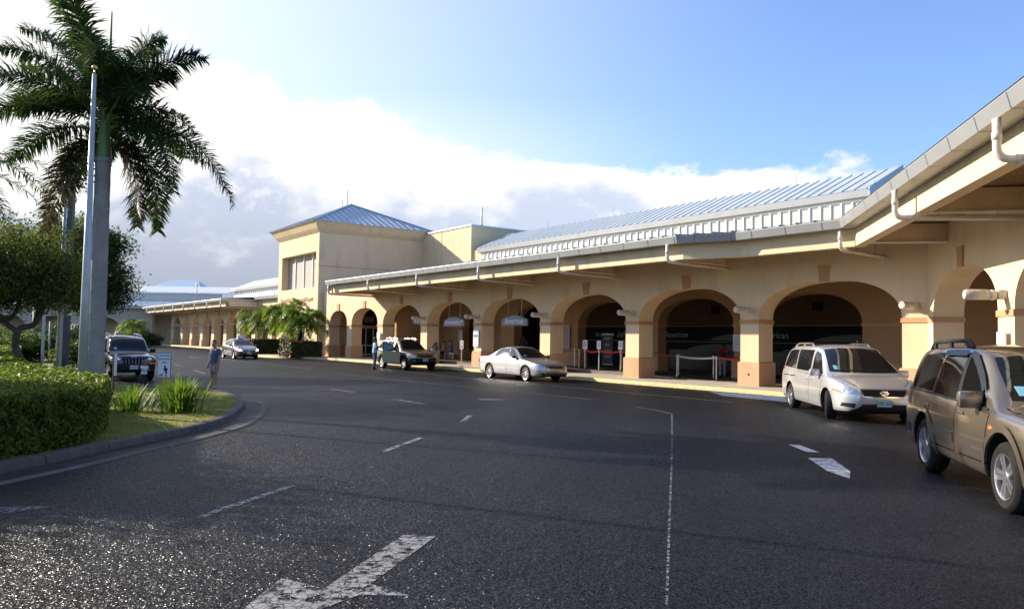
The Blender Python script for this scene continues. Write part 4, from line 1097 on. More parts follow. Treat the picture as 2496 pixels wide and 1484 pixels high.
# doors: dark gap plate then the painted panel
rear_door = [(-1.02,.36),(-.10,.36),(-.10,1.055),(-1.17,1.09),(-1.26,.98),(-1.20,.80),(-1.08,.55)]
front_door = [(-.085,.36),(.87,.36),(.905,.75),(.93,1.0),(-.085,1.055)]
for sd_ in (-1,1):
    for poly in (rear_door, front_door):
        cx = sum(p[0] for p in poly)/len(poly); cz = sum(p[1] for p in poly)/len(poly)
        pl.patch('door_gap', [(cx+(p[0]-cx)*1.016, cz+(p[1]-cz)*1.02) for p in poly], M_GAP, side=sd_, lift=.001, thick=False)
        dr = pl.patch('door', poly, P_GOLD, side=sd_, lift=.008)
        pl.handle(cx-.30 if cx < 0 and cx < -.3 else cx-.36, .945, P_GOLD, dr, (sd_,))
        x0 = min(p[0] for p in poly)+.22; x1 = max(p[0] for p in poly)-.015
        pl.patch('side_moulding', [(x0,.575),(x1,.575),(x1,.685),(x0,.685)], P_GOLD, side=sd_, lift=.026, parent=dr)
        pl.patch('sill_strip', [(x0-.15 if x0 > -.5 else x0-.05,.44),(x1,.44),(x1,.455),(x0-.05,.455)], M_GAP, side=sd_, lift=.010, parent=dr)
    pl.patch('window', [(-1.06,1.115),(-.17,1.085),(-.20,1.645),(-.92,1.66)], M_GLASS, side=sd_, lift=.004)
    pl.patch('window', [(-.08,1.085),(.76,1.055),(.56,1.20),(.16,1.51),(.0,1.61),(-.11,1.635)], M_GAP, side=sd_, lift=.004)
    pl.patch('window', [(-2.15,1.15),(-1.17,1.13),(-1.03,1.66),(-1.30,1.66),(-1.95,1.62)], M_GLASS, side=sd_, lift=.004)
    pl.line('window_trim', [(-2.2,1.13),(-1.1,1.102),(-.1,1.07),(.84,1.04)], .03, M_TRIMB, side=sd_, lift=.009)
    pl.line('pillar_trim', [(-.15,1.085),(-.165,1.65)], .10, M_TRIMB, side=sd_, lift=.006)
    pl.line('pillar_trim', [(-1.10,1.11),(-.97,1.65)], .045, M_CHROME, side=sd_, lift=.006)
    for pts in ([(-.98,1.65),(-.6,1.66),(-.21,1.655)], [(-.13,1.65),(.0,1.63),(.16,1.53),(.54,1.24)]):
        pl.line('rain_visor', pts, .07, mk('smoke_visor', (.016,.018,.022), .3, spec=.25, var=0), side=sd_, lift=.03)
    pl.patch('marker_lamp', [(.98,.845),(1.10,.835),(1.09,.87),(1.0,.885)], M_LAMPO, side=sd_, lift=.008)
    pl.patch('tail_lamp', [(-2.44,.98),(-2.25,1.0),(-2.22,1.13),(-2.38,1.18)], M_LAMPR, side=sd_, lift=.008)
    for sx in (1,-1):
        rg = []
        for i in range(23):
            a = PI*(-.06+1.12*i/22); rg.append((sx*1.35+.50*math.cos(a), .377+.50*math.sin(a)))
        pl.line('wheel_arch_flare', rg, .075, P_GOLD, side=sd_, lift=.02)
    pl.patch('bumper_corner', [(-2.44,.50),(-1.95,.50),(-1.93,.62),(-2.42,.66)], M_CLAD, side=sd_, lift=.01)
pl.patch('windscreen', [(-.70,1.155),(.70,1.155),(.63,1.62),(.3,1.655),(-.3,1.655),(-.63,1.62)], M_GLASS, 'front', 1, .006)
pl.patch('sticker', [(-.60,1.20),(-.50,1.20),(-.50,1.30),(-.60,1.30)], M_STICK, 'front', 1, .010)
pl.patch('rear_window', [(-.62,1.2),(.62,1.2),(.6,1.56),(-.6,1.56)], M_GLASS, 'back', 1, .006)
pl.line('bonnet_gap', [(1.02,-.80),(1.4,-.81),(1.9,-.77),(2.15,-.66)], .012, M_GAP, 'top', 1)
pl.line('bonnet_gap', [(1.02,.80),(1.4,.81),(1.9,.77),(2.15,.66)], .012, M_GAP, 'top', 1)
pl.patch('grille', [(-.42,.72),(.42,.72),(.46,.86),(-.46,.86)], M_TRIMB, 'front', 1, .008)
for sd_ in (-1,1):
    pl.patch('headlight', [(.50*sd_,.72),(.78*sd_,.74),(.86*sd_,.90),(.52*sd_,.87)], M_LAMP, 'front', 1, .01)
pl.patch('bumper_intake', [(-.6,.36),(.6,.36),(.6,.48),(-.6,.48)], M_TRIMB, 'front', 1, .008)
pl.mirror(.60, 1.135, .90, P_GOLD, (.13,.26,.20))
pl.rails(-2.0, -.35, .66, M_CLAD, .085, .028)
pl.wheels(.235, 'five', 0.0, .25)
pl.place(5.58, 9.72, -.205, -.979)

# ================================================================ silver people carrier
sp = dict(hw=.985, R=.335, wb=3.02, xr=-2.62, xf=2.47, cz=.9, arch=.40, tuck=.05, n=104, c=dict(
    zb=[(-2.62,.45),(-2.52,.30),(-2,.24),(2.0,.20),(2.3,.20),(2.42,.26),(2.47,.34)],
    belt=[(-2.62,.95),(-2.5,1.05),(-1,1.03),(.9,.99),(1.5,.97),(2.05,.86),(2.35,.76),(2.47,.66)],
    top=[(-2.62,1.0),(-2.56,1.25),(-2.40,1.58),(-2.2,1.69),(-1.2,1.755),(-.2,1.755),(.25,1.70),(.45,1.62),(1.35,1.09),(1.45,1.045),(1.8,.99),(2.2,.86),(2.38,.76),(2.47,.67)],
    hw=[(-2.62,.80),(-2.5,.92),(-2.2,.975),(-1.5,.985),(1.4,.985),(1.9,.955),(2.2,.86),(2.38,.72),(2.47,.52)],
    tw=[(-2.62,.72),(-2.4,.72),(-1,.77),(.2,.73),(.5,.70),(1.3,.86),(1.5,.88),(2.1,.80),(2.38,.62),(2.47,.46)],
    crown=[(-2.62,.03),(-2.2,.08),(.2,.085),(.8,.06),(1.4,.05),(2.47,.02)]))
P_SIL = paint_mat('paint_silver_warm', (.64,.645,.66), .6, .30)
kv = Car('minivan', 'silver people carrier with turned front wheels, parked in front of the corner pier', 'car', sp, P_SIL)
for sd_ in (-1,1):
    fd = [(.22,.34),(1.06,.34),(1.10,.62),(1.20,.985),(.22,1.0)]; rd = [(-.98,.34),(.20,.34),(.20,1.0),(-.98,1.02)]
    for poly, hx in ((rd,.04),(fd,.40)):
        cx = sum(p[0] for p in poly)/len(poly); cz = sum(p[1] for p in poly)/len(poly)
        pl_gap = kv.patch('door_gap', [(cx+(p[0]-cx)*1.014, cz+(p[1]-cz)*1.02) for p in poly], M_GAP, side=sd_, lift=.001, thick=False)
        dr = kv.patch('door', poly, P_SIL, side=sd_, lift=.007)
        kv.handle(hx, .875, P_SIL, dr, (sd_,))
        x0, x1 = min(p[0] for p in poly)+.06, max(p[0] for p in poly)-.12
        kv.patch('side_moulding', [(x0,.50),(x1,.50),(x1,.57),(x0,.57)], P_SIL, side=sd_, lift=.022, parent=dr)
    kv.line('slide_rail', [(-2.15,.90),(-1.0,.90)], .022, M_GAP, side=sd_, lift=.003)
    kv.patch('window', [(-2.28,1.13),(-1.18,1.085),(-1.14,1.60),(-1.9,1.585),(-2.12,1.54)], M_GLASS, side=sd_, lift=.005)
    kv.patch('window', [(-1.08,1.08),(.12,1.06),(.06,1.60),(-1.05,1.61)], M_GLASS, side=sd_, lift=.005)
    kv.patch('window', [(.24,1.055),(1.10,1.04),(.92,1.16),(.42,1.52),(.18,1.59)], M_GLASS, side=sd_, lift=.005)
    kv.patch('tail_lamp', [(-2.60,.85),(-2.45,.85),(-2.42,1.2),(-2.55,1.25)], M_LAMPR, side=sd_, lift=.008)
    kv.patch('headlight', [(.50*sd_,.655),(.56*sd_,.73),(.70*sd_,.80),(.93*sd_,.85),(.95*sd_,.74),(.86*sd_,.645)], M_LAMP, 'front', 1, .008)
    kv.patch('indicator', [(.87*sd_,.66),(.945*sd_,.70),(.945*sd_,.735),(.87*sd_,.70)], M_LAMPO, 'front', 1, .012)
    kv.patch('fog_recess', [(.62*sd_,.33),(.86*sd_,.36),(.84*sd_,.44),(.60*sd_,.43)], M_TRIMB, 'front', 1, .006)
kv.patch('windscreen', [(-.80,1.10),(-.4,1.085),(.4,1.085),(.80,1.10),(.64,1.62),(.3,1.66),(-.3,1.66),(-.64,1.62)], M_GLASS, 'front', 1, .006)
kv.patch('sticker', [(-.66,1.15),(-.58,1.15),(-.58,1.24),(-.66,1.24)], M_STICK, 'front', 1, .010)
gr = kv.patch('grille_surround', [(-.47,.60),(-.42,.575),(.42,.575),(.47,.60),(.52,.755),(-.52,.755)], M_CHROME, 'front', 1, .012)
kv.patch('grille', [(-.44,.615),(-.40,.60),(.40,.60),(.44,.615),(.485,.725),(-.485,.725)], M_TRIMB, 'front', 1, .020, parent=gr)
h_, n_ = kv.hit((0,.668),'front',1)
m = MB(); m.lathe([(0,.012),(.085,.010),(.10,0)], 24, (h_.x+.024,0,.668), Matrix(((0,0,1),(1,0,0),(0,.62,0)))); em = kv.add('emblem', m, M_CHROME)
text_on(em, 'KIA', .075, M_INK, face_matrix((h_.x+.040,0,.666),(0,1,0),(0,0,1)), extrude=.002, name='emblem_lettering')
kv.patch('bumper_intake', [(-.44,.29),(.44,.29),(.48,.42),(-.48,.42)], M_TRIMB, 'front', 1, .008)
kv.plate(.45, 'CEK·269')
for sd_ in (-1,1): kv.line('bonnet_gap', [(1.40,sd_*.80),(1.8,sd_*.78),(2.1,sd_*.66),(2.28,sd_*.52)], .012, M_GAP, 'top', 1)
m = MB(); m.tube([(.25,.25,1.68),(.12,.25,1.86)], .008, 6); kv.add('aerial', m, M_TRIMB)
kv.mirror(.95, 1.06, .93, P_SIL, (.12,.24,.17))
kv.rails(-1.95, -.25, .69, M_CHROME, .075, .024)
for y0, y1 in ((-.62,.02),(.0,.6)):
    kv.line('wiper', [(y0,1.12),(y1,1.15)], .018, M_TRIMB, 'front', 1, .02)
kv.wheels(.225, 'seven', -.36, .235)
kv.place(7.63, 20.12, -.075, -.997)

# ================================================================ silver saloon
sp = dict(hw=.892, R=.325, wb=2.715, xr=-2.43, xf=2.33, cz=.7, arch=.37, tuck=.05, n=100, c=dict(
    zb=[(-2.43,.46),(-2.36,.32),(-2.0,.22),(1.9,.18),(2.2,.19),(2.30,.25),(2.33,.34)],
    belt=[(-2.43,.84),(-2.35,.93),(-1.6,.945),(-.5,.935),(.8,.90),(1.3,.86),(1.9,.76),(2.2,.69),(2.33,.60)],
    top=[(-2.43,.86),(-2.38,.965),(-2.25,1.005),(-1.75,1.015),(-1.62,1.045),(-1.0,1.35),(-.78,1.405),(-.3,1.445),(.0,1.43),(.22,1.365),(.95,.975),(1.05,.935),(1.5,.87),(2.0,.775),(2.22,.70),(2.33,.61)],
    hw=[(-2.43,.70),(-2.35,.79),(-2.1,.86),(-1.5,.89),(1.4,.892),(1.9,.85),(2.15,.77),(2.28,.64),(2.33,.50)],
    tw=[(-2.43,.62),(-2.2,.70),(-1.7,.72),(-1.0,.60),(-.3,.60),(.2,.59),(.9,.73),(1.1,.76),(1.9,.72),(2.2,.60),(2.33,.45)],
    crown=[(-2.43,.02),(-1.7,.03),(-1,.06),(0,.07),(.5,.05),(1.2,.04),(2.33,.015)]))
P_ACC = paint_mat('paint_silver_cool', (.50,.50,.515), .7, .33)
ac = Car('sedan_car', 'silver four-door saloon with thin-spoked wheels parked before the red-roped arch', 'car', sp, P_ACC)
for sd_ in (-1,1):
    rd = [(-.90,.26),(.0,.26),(.0,.92),(-1.05,.935),(-1.12,.80),(-1.04,.52)]; fd = [(.015,.26),(.90,.26),(.93,.6),(.95,.885),(.015,.92)]
    for poly, hx in ((rd,-.86),(fd,.12)):
        cx = sum(p[0] for p in poly)/len(poly); cz = sum(p[1] for p in poly)/len(poly)
        ac.patch('door_gap', [(cx+(p[0]-cx)*1.016, cz+(p[1]-cz)*1.02) for p in poly], M_GAP, side=sd_, lift=.001, thick=False)
        dr = ac.patch('door', poly, P_ACC, side=sd_, lift=.006)
        ac.handle(hx, .80, P_ACC, dr, (sd_,))
        x0, x1 = min(p[0] for p in poly)+.14, max(p[0] for p in poly)-.03
        ac.patch('side_moulding', [(x0,.47),(x1,.455),(x1,.505),(x0,.52)], P_ACC, side=sd_, lift=.02, parent=dr)
    ac.patch('window', [(-1.12,.985),(-.06,.965),(-.05,1.355),(-.62,1.345),(-.92,1.23)], M_GLASSL, side=sd_, lift=.005)
    ac.patch('window', [(.02,.965),(.76,.945),(.62,1.06),(.22,1.29),(.02,1.355)], M_GLASSL, side=sd_, lift=.005)
    ac.line('window_trim', [(-1.18,.96),(-.06,.945),(.82,.925)], .018, M_TRIMB, side=sd_, lift=.009)
    ac.line('pillar_trim', [(-.02,.96),(-.01,1.37)], .06, M_TRIMB, side=sd_, lift=.006)
    ac.patch('tail_lamp', [(-2.42,.68),(-2.18,.72),(-2.16,.88),(-2.38,.90)], M_LAMPR, side=sd_, lift=.008)
    ac.patch('headlight', [(.44*sd_,.555),(.80*sd_,.56),(.84*sd_,.66),(.60*sd_,.665),(.46*sd_,.635)], M_LAMP, 'front', 1, .008)
    ac.line('bonnet_gap', [(1.0,sd_*.69),(1.5,sd_*.69),(1.95,sd_*.60),(2.15,sd_*.50)], .010, M_GAP, 'top', 1)
    ac.patch('fog_recess', [(.50*sd_,.28),(.72*sd_,.31),(.70*sd_,.37),(.48*sd_,.36)], M_TRIMB, 'front', 1, .006)
ac.patch('windscreen', [(-.66,.985),(-.3,.975),(.3,.975),(.66,.985),(.535,1.345),(.2,1.385),(-.2,1.385),(-.535,1.345)], M_GLASS, 'front', 1, .006)
ac.patch('rear_window', [(-.6,1.06),(.6,1.06),(.5,1.33),(-.5,1.33)], M_GLASS, 'back', 1, .006)
ac.patch('sticker', [(-.50,1.02),(-.42,1.02),(-.42,1.08),(-.50,1.08)], M_STICK, 'front', 1, .010)
gr = ac.patch('grille_surround', [(-.39,.535),(.39,.535),(.42,.645),(-.42,.645)], M_CHROME, 'front', 1, .008)
for z0, z1 in ((.55,.585),(.60,.63)): ac.patch('grille', [(-.37,z0),(.37,z0),(.38,z1),(-.38,z1)], M_TRIMB, 'front', 1, .015, parent=gr)
ac.patch('bumper_intake', [(-.56,.26),(.56,.26),(.60,.36),(-.60,.36)], M_TRIMB, 'front', 1, .008)
ac.patch('intake_bar', [(-.58,.30),(.58,.30),(.585,.32),(-.585,.32)], P_ACC, 'front', 1, .02)
ac.mirror(.62, .985, .80, M_TRIMB, (.10,.19,.14))
ac.wheels(.21, 'ten', 0, .255)
ac.place(-.16, 34.24, *UD)

# ================================================================ olive-gold compact utility vehicle with open doors
sp = dict(hw=.915, R=.35, wb=2.63, xr=-2.16, xf=2.10, cz=.85, arch=.42, tuck=.05, n=92,
    clad=lambda x: .60 if abs(abs(x)-1.315) > .55 and abs(x) < 1.9 else (.66 if x > 1.75 else .62), c=dict(
    zb=[(-2.16,.5),(-2.08,.36),(-1.8,.28),(1.8,.26),(2.0,.28),(2.08,.34),(2.10,.44)],
    belt=[(-2.16,.98),(-2.05,1.06),(-.6,1.03),(.7,.99),(1.1,.97),(1.7,.90),(2.0,.82),(2.10,.72)],
    top=[(-2.16,1.0),(-2.1,1.28),(-1.98,1.55),(-1.8,1.63),(-1,1.68),(-.3,1.685),(.0,1.65),(.2,1.58),(.85,1.10),(.95,1.06),(1.4,1.02),(1.8,.93),(2.02,.84),(2.10,.73)],
    hw=[(-2.16,.72),(-2.05,.84),(-1.8,.90),(1.4,.915),(1.75,.88),(1.97,.78),(2.07,.66),(2.10,.54)],
    tw=[(-2.16,.66),(-1.9,.64),(-.8,.66),(.1,.63),(.3,.63),(.85,.76),(1.0,.79),(1.75,.75),(2.0,.62),(2.10,.5)],
    crown=[(-2.16,.02),(-1.8,.07),(0,.075),(.6,.05),(1.2,.04),(2.1,.015)]))
P_OLV = paint_mat('paint_olive_gold', (.30,.265,.175), .75, .32)
tu = Car('compact_utility_vehicle', 'olive-gold compact utility vehicle with both front doors swung open by the third arch', 'car', sp, P_OLV)
for sd_ in (-1,1):
    tu.patch('door_gap', [(-.05,.36),(.90,.36),(.94,.985),(-.05,1.02)], M_GAP, side=sd_, lift=.001, thick=False)
    rd = [(-.93,.63),(-.08,.63),(-.08,1.02),(-1.05,1.03),(-1.08,.85)]
    tu.patch('door', rd, P_OLV, side=sd_, lift=.006)
    tu.patch('window', [(-1.05,1.085),(-.10,1.06),(-.10,1.53),(-.88,1.53)], M_GLASS, side=sd_, lift=.005)
    tu.patch('window', [(-1.92,1.12),(-1.14,1.09),(-.98,1.53),(-1.7,1.51)], M_GLASS, side=sd_, lift=.005)
    tu.patch('window_opening', [(-.02,1.06),(.72,1.03),(.55,1.16),(.16,1.45),(-.02,1.53)], M_GAP, side=sd_, lift=.004, thick=False)
    tu.patch('headlight', [(.44*sd_,.72),(.72*sd_,.68),(.84*sd_,.80),(.80*sd_,.90),(.52*sd_,.82)], M_LAMP, 'front', 1, .008)
    tu.patch('fog_lamp', [(.60*sd_,.52),(.68*sd_,.52),(.68*sd_,.57),(.60*sd_,.57)], M_LAMP, 'front', 1, .012)
    tu.patch('marker_lamp', [(.82*sd_,.55),(.87*sd_,.55),(.87*sd_,.62),(.82*sd_,.62)], M_LAMPO, 'front', 1, .012)
    # the swung-open front door: hinged at the front edge
    hx, hy = .90, sd_*.90
    m = MB(); dp = [(0,.40),(-.93,.40),(-.95,.7),(-.95,1.03),(0,1.0)]
    m.prism(dp, 'y', -.045, .045)
    e = link('door', None, tu.root); e.location = (hx,hy,0); ang = sd_*math.radians(-62); e.rotation_euler = (0,0,ang)
    pan = m.build('door_panel', P_OLV, e)
    m = MB(); m.tube([(-.04,0,1.0),(-.28,0,1.18),(-.62,-sd_*.05,1.42),(-.76,-sd_*.07,1.49),(-.90,-sd_*.07,1.50),(-.95,-sd_*.02,1.02)], .028, 8); m.build('window_frame', M_TRIMB, e)
    m = MB(); m.add([(-.06,0,1.01),(-.28,0,1.17),(-.62,-sd_*.05,1.41),(-.88,-sd_*.07,1.49),(-.93,-sd_*.02,1.02)], [(0,1,2,3,4)]); m.build('window', M_GLASSL if sd_ < 0 else mk('clear_glass', (.16,.15,.12), .1, var=0), e)
    m = MB(); m.bevbox((-.12,sd_*.15,1.08), (.14,.22,.16), .03); m.build('mirror', P_OLV if sd_ < 0 else M_CHROME, e)
    m = MB(); m.bevbox((-.80,sd_*.06,.90), (.15,.03,.03), .008); m.build('door_handle', P_OLV, e)
    for sx in (1,-1):
        rg = [(sx*1.315+.46*math.cos(PI*(-.04+1.08*i/22)), .355+.46*math.sin(PI*(-.04+1.08*i/22))) for i in range(23)]
        tu.line('wheel_arch_flare', rg, .10, M_CLAD, side=sd_, lift=.018)
tu.patch('windscreen', [(-.70,1.11),(.70,1.11),(.58,1.54),(.25,1.585),(-.25,1.585),(-.58,1.54)], M_GLASS, 'front', 1, .006)
tu.patch('grille', [(-.40,.70),(.40,.70),(.44,.82),(-.44,.82)], M_TRIMB, 'front', 1, .010)
tu.patch('grille_bar', [(-.42,.75),(.42,.75),(.425,.775),(-.425,.775)], P_OLV, 'front', 1, .02)
tu.patch('emblem', [(.06*math.cos(2*PI*i/12),.763+.035*math.sin(2*PI*i/12)) for i in range(12)], M_CHROME, 'front', 1, .026)
tu.patch('bumper_intake', [(-.5,.36),(.5,.36),(.5,.46),(-.5,.46)], M_GAP, 'front', 1, .008)
tu.plate(.555, 'CEG·167')
tu.rails(-1.5, -.72, .58, M_RIM, .07, .022, 2); tu.rails(-.62, .0, .58, M_RIM, .07, .022, 2)
tu.wheels(.215, 'five', 0, .225)
tu.place(-6.54, 43.33, *UD)

# ================================================================ dark grey hatchback taxi
sp = dict(hw=.862, R=.305, wb=2.70, xr=-2.16, xf=2.27, cz=.7, arch=.35, tuck=.05, n=92, c=dict(
    zb=[(-2.16,.45),(-2.05,.3),(-1.8,.22),(1.8,.18),(2.12,.19),(2.23,.25),(2.27,.34)],
    belt=[(-2.16,.92),(-2.0,1.0),(-.6,.95),(.7,.89),(1.3,.85),(1.8,.76),(2.15,.66),(2.27,.56)],
    top=[(-2.16,.95),(-2.08,1.12),(-1.8,1.22),(-1.0,1.41),(-.3,1.485),(.1,1.47),(.4,1.38),(1.15,.985),(1.3,.93),(1.7,.84),(2.05,.71),(2.2,.63),(2.27,.57)],
    hw=[(-2.16,.64),(-2.0,.76),(-1.7,.83),(1.3,.862),(1.75,.82),(2.05,.72),(2.2,.58),(2.27,.42)],
    tw=[(-2.16,.55),(-1.8,.60),(-.6,.60),(.1,.58),(.4,.58),(1.1,.70),(1.3,.73),(1.8,.68),(2.1,.55),(2.27,.38)],
    crown=[(-2.16,.02),(-1.6,.06),(0,.07),(.7,.05),(1.3,.04),(2.27,.015)]))
P_DGR = paint_mat('paint_dark_grey', (.085,.085,.092), .6, .3)
pr = Car('hatchback_car', 'dark grey hatchback taxi with lit headlights and a white roof sign near the small palms', 'car', sp, P_DGR)
for sd_ in (-1,1):
    for poly, hx in (([(-.88,.27),(.0,.27),(.0,.92),(-1.0,.95)],-.78),([(.015,.27),(.90,.27),(.98,.87),(.015,.92)],.14)):
        cx = sum(p[0] for p in poly)/4; cz = sum(p[1] for p in poly)/4
        pr.patch('door_gap', [(cx+(p[0]-cx)*1.02, cz+(p[1]-cz)*1.02) for p in poly], M_GAP, side=sd_, lift=.001, thick=False)
        dr = pr.patch('door', poly, P_DGR, side=sd_, lift=.006); pr.handle(hx, .80, P_DGR, dr, (sd_,))
    pr.patch('window', [(-1.35,1.04),(-.06,.985),(-.05,1.37),(-.9,1.30)], M_GLASSL, side=sd_, lift=.005)
    pr.patch('window', [(.02,.98),(.95,.92),(.3,1.32),(.02,1.37)], M_GLASSL, side=sd_, lift=.005)
    pr.patch('headlight', [(.46*sd_,.60),(.66*sd_,.58),(.80*sd_,.68),(.74*sd_,.76),(.56*sd_,.70)], M_HEADON, 'front', 1, .008)
pr.patch('windscreen', [(-.63,.995),(.63,.995),(.50,1.36),(.2,1.405),(-.2,1.405),(-.50,1.36)], M_GLASS, 'front', 1, .006)
pr.patch('bumper_intake', [(-.55,.27),(.55,.27),(.60,.38),(-.60,.38)], M_TRIMB, 'front', 1, .008)
pr.patch('grille', [(-.30,.525),(.30,.525),(.34,.55),(-.34,.55)], M_TRIMB, 'front', 1, .008)
pr.patch('emblem', [(.05*math.cos(2*PI*i/10),.60+.032*math.sin(2*PI*i/10)) for i in range(10)], M_CHROME, 'front', 1, .012)
m = MB(); m.prism([(-.14,1.48),(.12,1.48),(.05,1.72),(-.05,1.72)], 'y', -.22, .22); pr.add('taxi_sign', m, mk('sign_plastic', (.80,.80,.80), .4, var=0))
pr.plate(.45, 'T 118', M_PLW)
pr.mirror(.80, .97, .78, P_DGR, (.10,.18,.13)); pr.wheels(.19, 'six', 0, .20)
pr.place(-20.75, 57.45, *UD)

# ================================================================ dark boxy off-roader beside the island
sp = dict(hw=.905, R=.365, wb=2.65, xr=-2.15, xf=2.06, cz=.9, arch=.45, tuck=.05, n=92,
    clad=lambda x: .56 if x > 1.8 else .44, c=dict(
    zb=[(-2.15,.5),(-2.1,.42),(-1.8,.36),(1.8,.34),(1.98,.36),(2.04,.42),(2.06,.48)],
    belt=[(-2.15,1.05),(-2.05,1.12),(-.5,1.10),(.7,1.06),(1.2,1.04),(1.7,1.0),(1.95,.94),(2.06,.82)],
    top=[(-2.15,1.1),(-2.1,1.5),(-2.02,1.70),(-1.8,1.765),(-.8,1.79),(.0,1.785),(.22,1.75),(.36,1.68),(.84,1.20),(.95,1.145),(1.4,1.125),(1.8,1.08),(1.99,1.01),(2.06,.85)],
    hw=[(-2.15,.82),(-2.0,.88),(-1,.905),(1.5,.905),(1.85,.87),(2.0,.78),(2.06,.66)],
    tw=[(-2.15,.70),(-1.9,.68),(-.5,.70),(.2,.68),(.4,.68),(.85,.72),(1.0,.72),(1.7,.68),(1.98,.62),(2.06,.56)],
    crown=[(-2.15,.02),(-1.8,.07),(0,.075),(.6,.05),(1.2,.045),(2.06,.02)]))
P_NAVY = paint_mat('paint_navy', (.022,.028,.045), .5, .25)
je = Car('off_road_vehicle', 'dark navy boxy off-road vehicle with slotted grille parked beside the grass island', 'car', sp, P_NAVY)
for sd_ in (-1,1):
    for poly, hx in (([(-.80,.47),(-.02,.47),(-.02,1.08),(-.98,1.10)],-.70),([(.0,.47),(.82,.47),(.88,1.05),(.0,1.08)],.12)):
        cx = sum(p[0] for p in poly)/4; cz = sum(p[1] for p in poly)/4
        je.patch('door_gap', [(cx+(p[0]-cx)*1.02, cz+(p[1]-cz)*1.02) for p in poly], M_GAP, side=sd_, lift=.001, thick=False)
        dr = je.patch('door', poly, P_NAVY, side=sd_, lift=.006); je.handle(hx, .95, P_NAVY, dr, (sd_,))
    je.patch('window', [(-.92,1.15),(-.06,1.13),(-.06,1.62),(-.85,1.62)], M_GLASS, side=sd_, lift=.005)
    je.patch('window', [(.02,1.13),(.72,1.12),(.55,1.3),(.28,1.58),(.02,1.62)], M_GLASS, side=sd_, lift=.005)
    je.patch('window', [(-1.92,1.18),(-1.02,1.16),(-.95,1.62),(-1.8,1.60)], M_GLASS, side=sd_, lift=.005)
    h_, n_ = je.hit((.62*sd_,.90),'front',1)
    m = MB(); m.lathe([(0,.02),(.08,.015),(.105,0),(.11,-.08)], 22, (h_.x+.0,.60*sd_,.885), Matrix(((0,0,1),(1,0,0),(0,1,0)))); je.add('headlight', m, M_LAMP, smooth=True)
    je.patch('indicator', [(.60*sd_,.72),(.84*sd_,.72),(.86*sd_,.77),(.60*sd_,.77)], M_LAMPO, 'front', 1, .012)
    for sx in (1,-1):
        rg = [(sx*1.325+.49*math.cos(PI*(-.04+1.08*i/22)), .37+.49*math.sin(PI*(-.04+1.08*i/22))) for i in range(23)]
        je.line('wheel_arch_flare', rg, .11, P_NAVY, side=sd_, lift=.035)
je.patch('windscreen', [(-.67,1.20),(.67,1.20),(.62,1.64),(.3,1.70),(-.3,1.70),(-.62,1.64)], M_GLASS, 'front', 1, .006)
je.patch('sticker', [(-.58,1.24),(-.48,1.24),(-.48,1.34),(-.58,1.34)], M_STICK, 'front', 1, .010)
je.patch('grille_panel', [(-.47,.68),(.47,.68),(.50,.99),(-.50,.99)], P_NAVY, 'front', 1, .012)
for i in range(7): je.patch('grille_slot', [(-.42+.125*i,.72),(-.35+.125*i,.72),(-.35+.125*i,.94),(-.42+.125*i,.94)], M_GAP, 'front', 1, .018)
je.patch('emblem', [(-.10,1.005),(.10,1.005),(.10,1.03),(-.10,1.03)], M_CHROME, 'front', 1, .01)
je.plate(.58, 'PC·931', M_PLW)
je.mirror(.66, 1.20, .84, M_TRIMB, (.12,.24,.18)); je.rails(-1.8, -.05, .60, M_RIM, .10, .03); je.wheels(.22, 'five', .0, .21)
je.place(-17.65, 33.9, *UD)

# ================================================================ two more cars far behind
def far_car(src, name, label, paint, x, y, h):
    r = copy_tree(src.root, None, label)
    r.name = name
    for o in list(r.children_recursive):
        if o.data and o.data.materials and o.data.materials[0] == src.paint:
            o.data = o.data.copy(); o.data.materials[0] = paint
    r.location = (x, y, ground_z(x,y)); r.rotation_euler = (0,0,math.atan2(h[1],h[0])); return r
P_BLK = paint_mat('paint_black', (.012,.013,.015), .4, .25)
far_car(ac, 'parked_car', 'black car parked under the end arcade, partly hidden behind the navy off-roader', P_BLK, -40.2, 77.5, UD)
far_car(ac, 'parked_car', 'dark car glimpsed behind the red-flowered hedge left of the tower', P_BLK, -25.2, 75.8, UD)
# ---------------------------------------------------------------- plants
rng = np.random.default_rng(11)
M_LEAFH = mk('leaf_hedge', (0,0,0), .5, ior=1.35, island=[(.025,.055,.008),(.06,.12,.012),(.11,.17,.016),(.16,.20,.02)], translucent=.45)
M_LEAFT = mk('leaf_tree', (0,0,0), .6, ior=1.3, island=[(.035,.060,.012),(.065,.10,.018),(.105,.13,.024),(.15,.15,.035)], translucent=.5)
M_LEAFD = mk('leaf_dark', (0,0,0), .6, ior=1.3, island=[(.026,.055,.014),(.05,.092,.018),(.085,.125,.026)], translucent=.5)
M_LEAFI = mk('leaf_ixora', (0,0,0), .42, island=[(.018,.035,.008),(.035,.060,.012),(.05,.075,.015),(.10,.09,.02)], translucent=.3)
M_PALM = mk('palm_leaf', (0,0,0), .55, ior=1.35, island=[(.014,.040,.012),(.028,.065,.015),(.05,.095,.02)], translucent=.38)
M_PALMS = mk('palm_leaf_small', (0,0,0), .45, ior=1.35, island=[(.055,.115,.010),(.10,.18,.015),(.18,.24,.022)], translucent=.4)
M_PALMO = mk('palm_leaf_old', (0,0,0), .5, island=[(.045,.045,.012),(.075,.060,.022),(.055,.065,.015)], translucent=.25)
M_BLADE = mk('lily_blade', (0,0,0), .5, ior=1.3, island=[(.04,.10,.010),(.08,.17,.016),(.13,.21,.024)], translucent=.42)
M_BARK = mk('bark', (.07,.055,.042), .9, var=.4, scale=9, bump=.7, bscale=22)
M_PTRUNK = mk('palm_trunk', (.30,.28,.255), .85, var=.14, scale=2.5, bump=.35, bscale=26, stain=(.19,.17,.15), sscale=2.2, samount=.6)
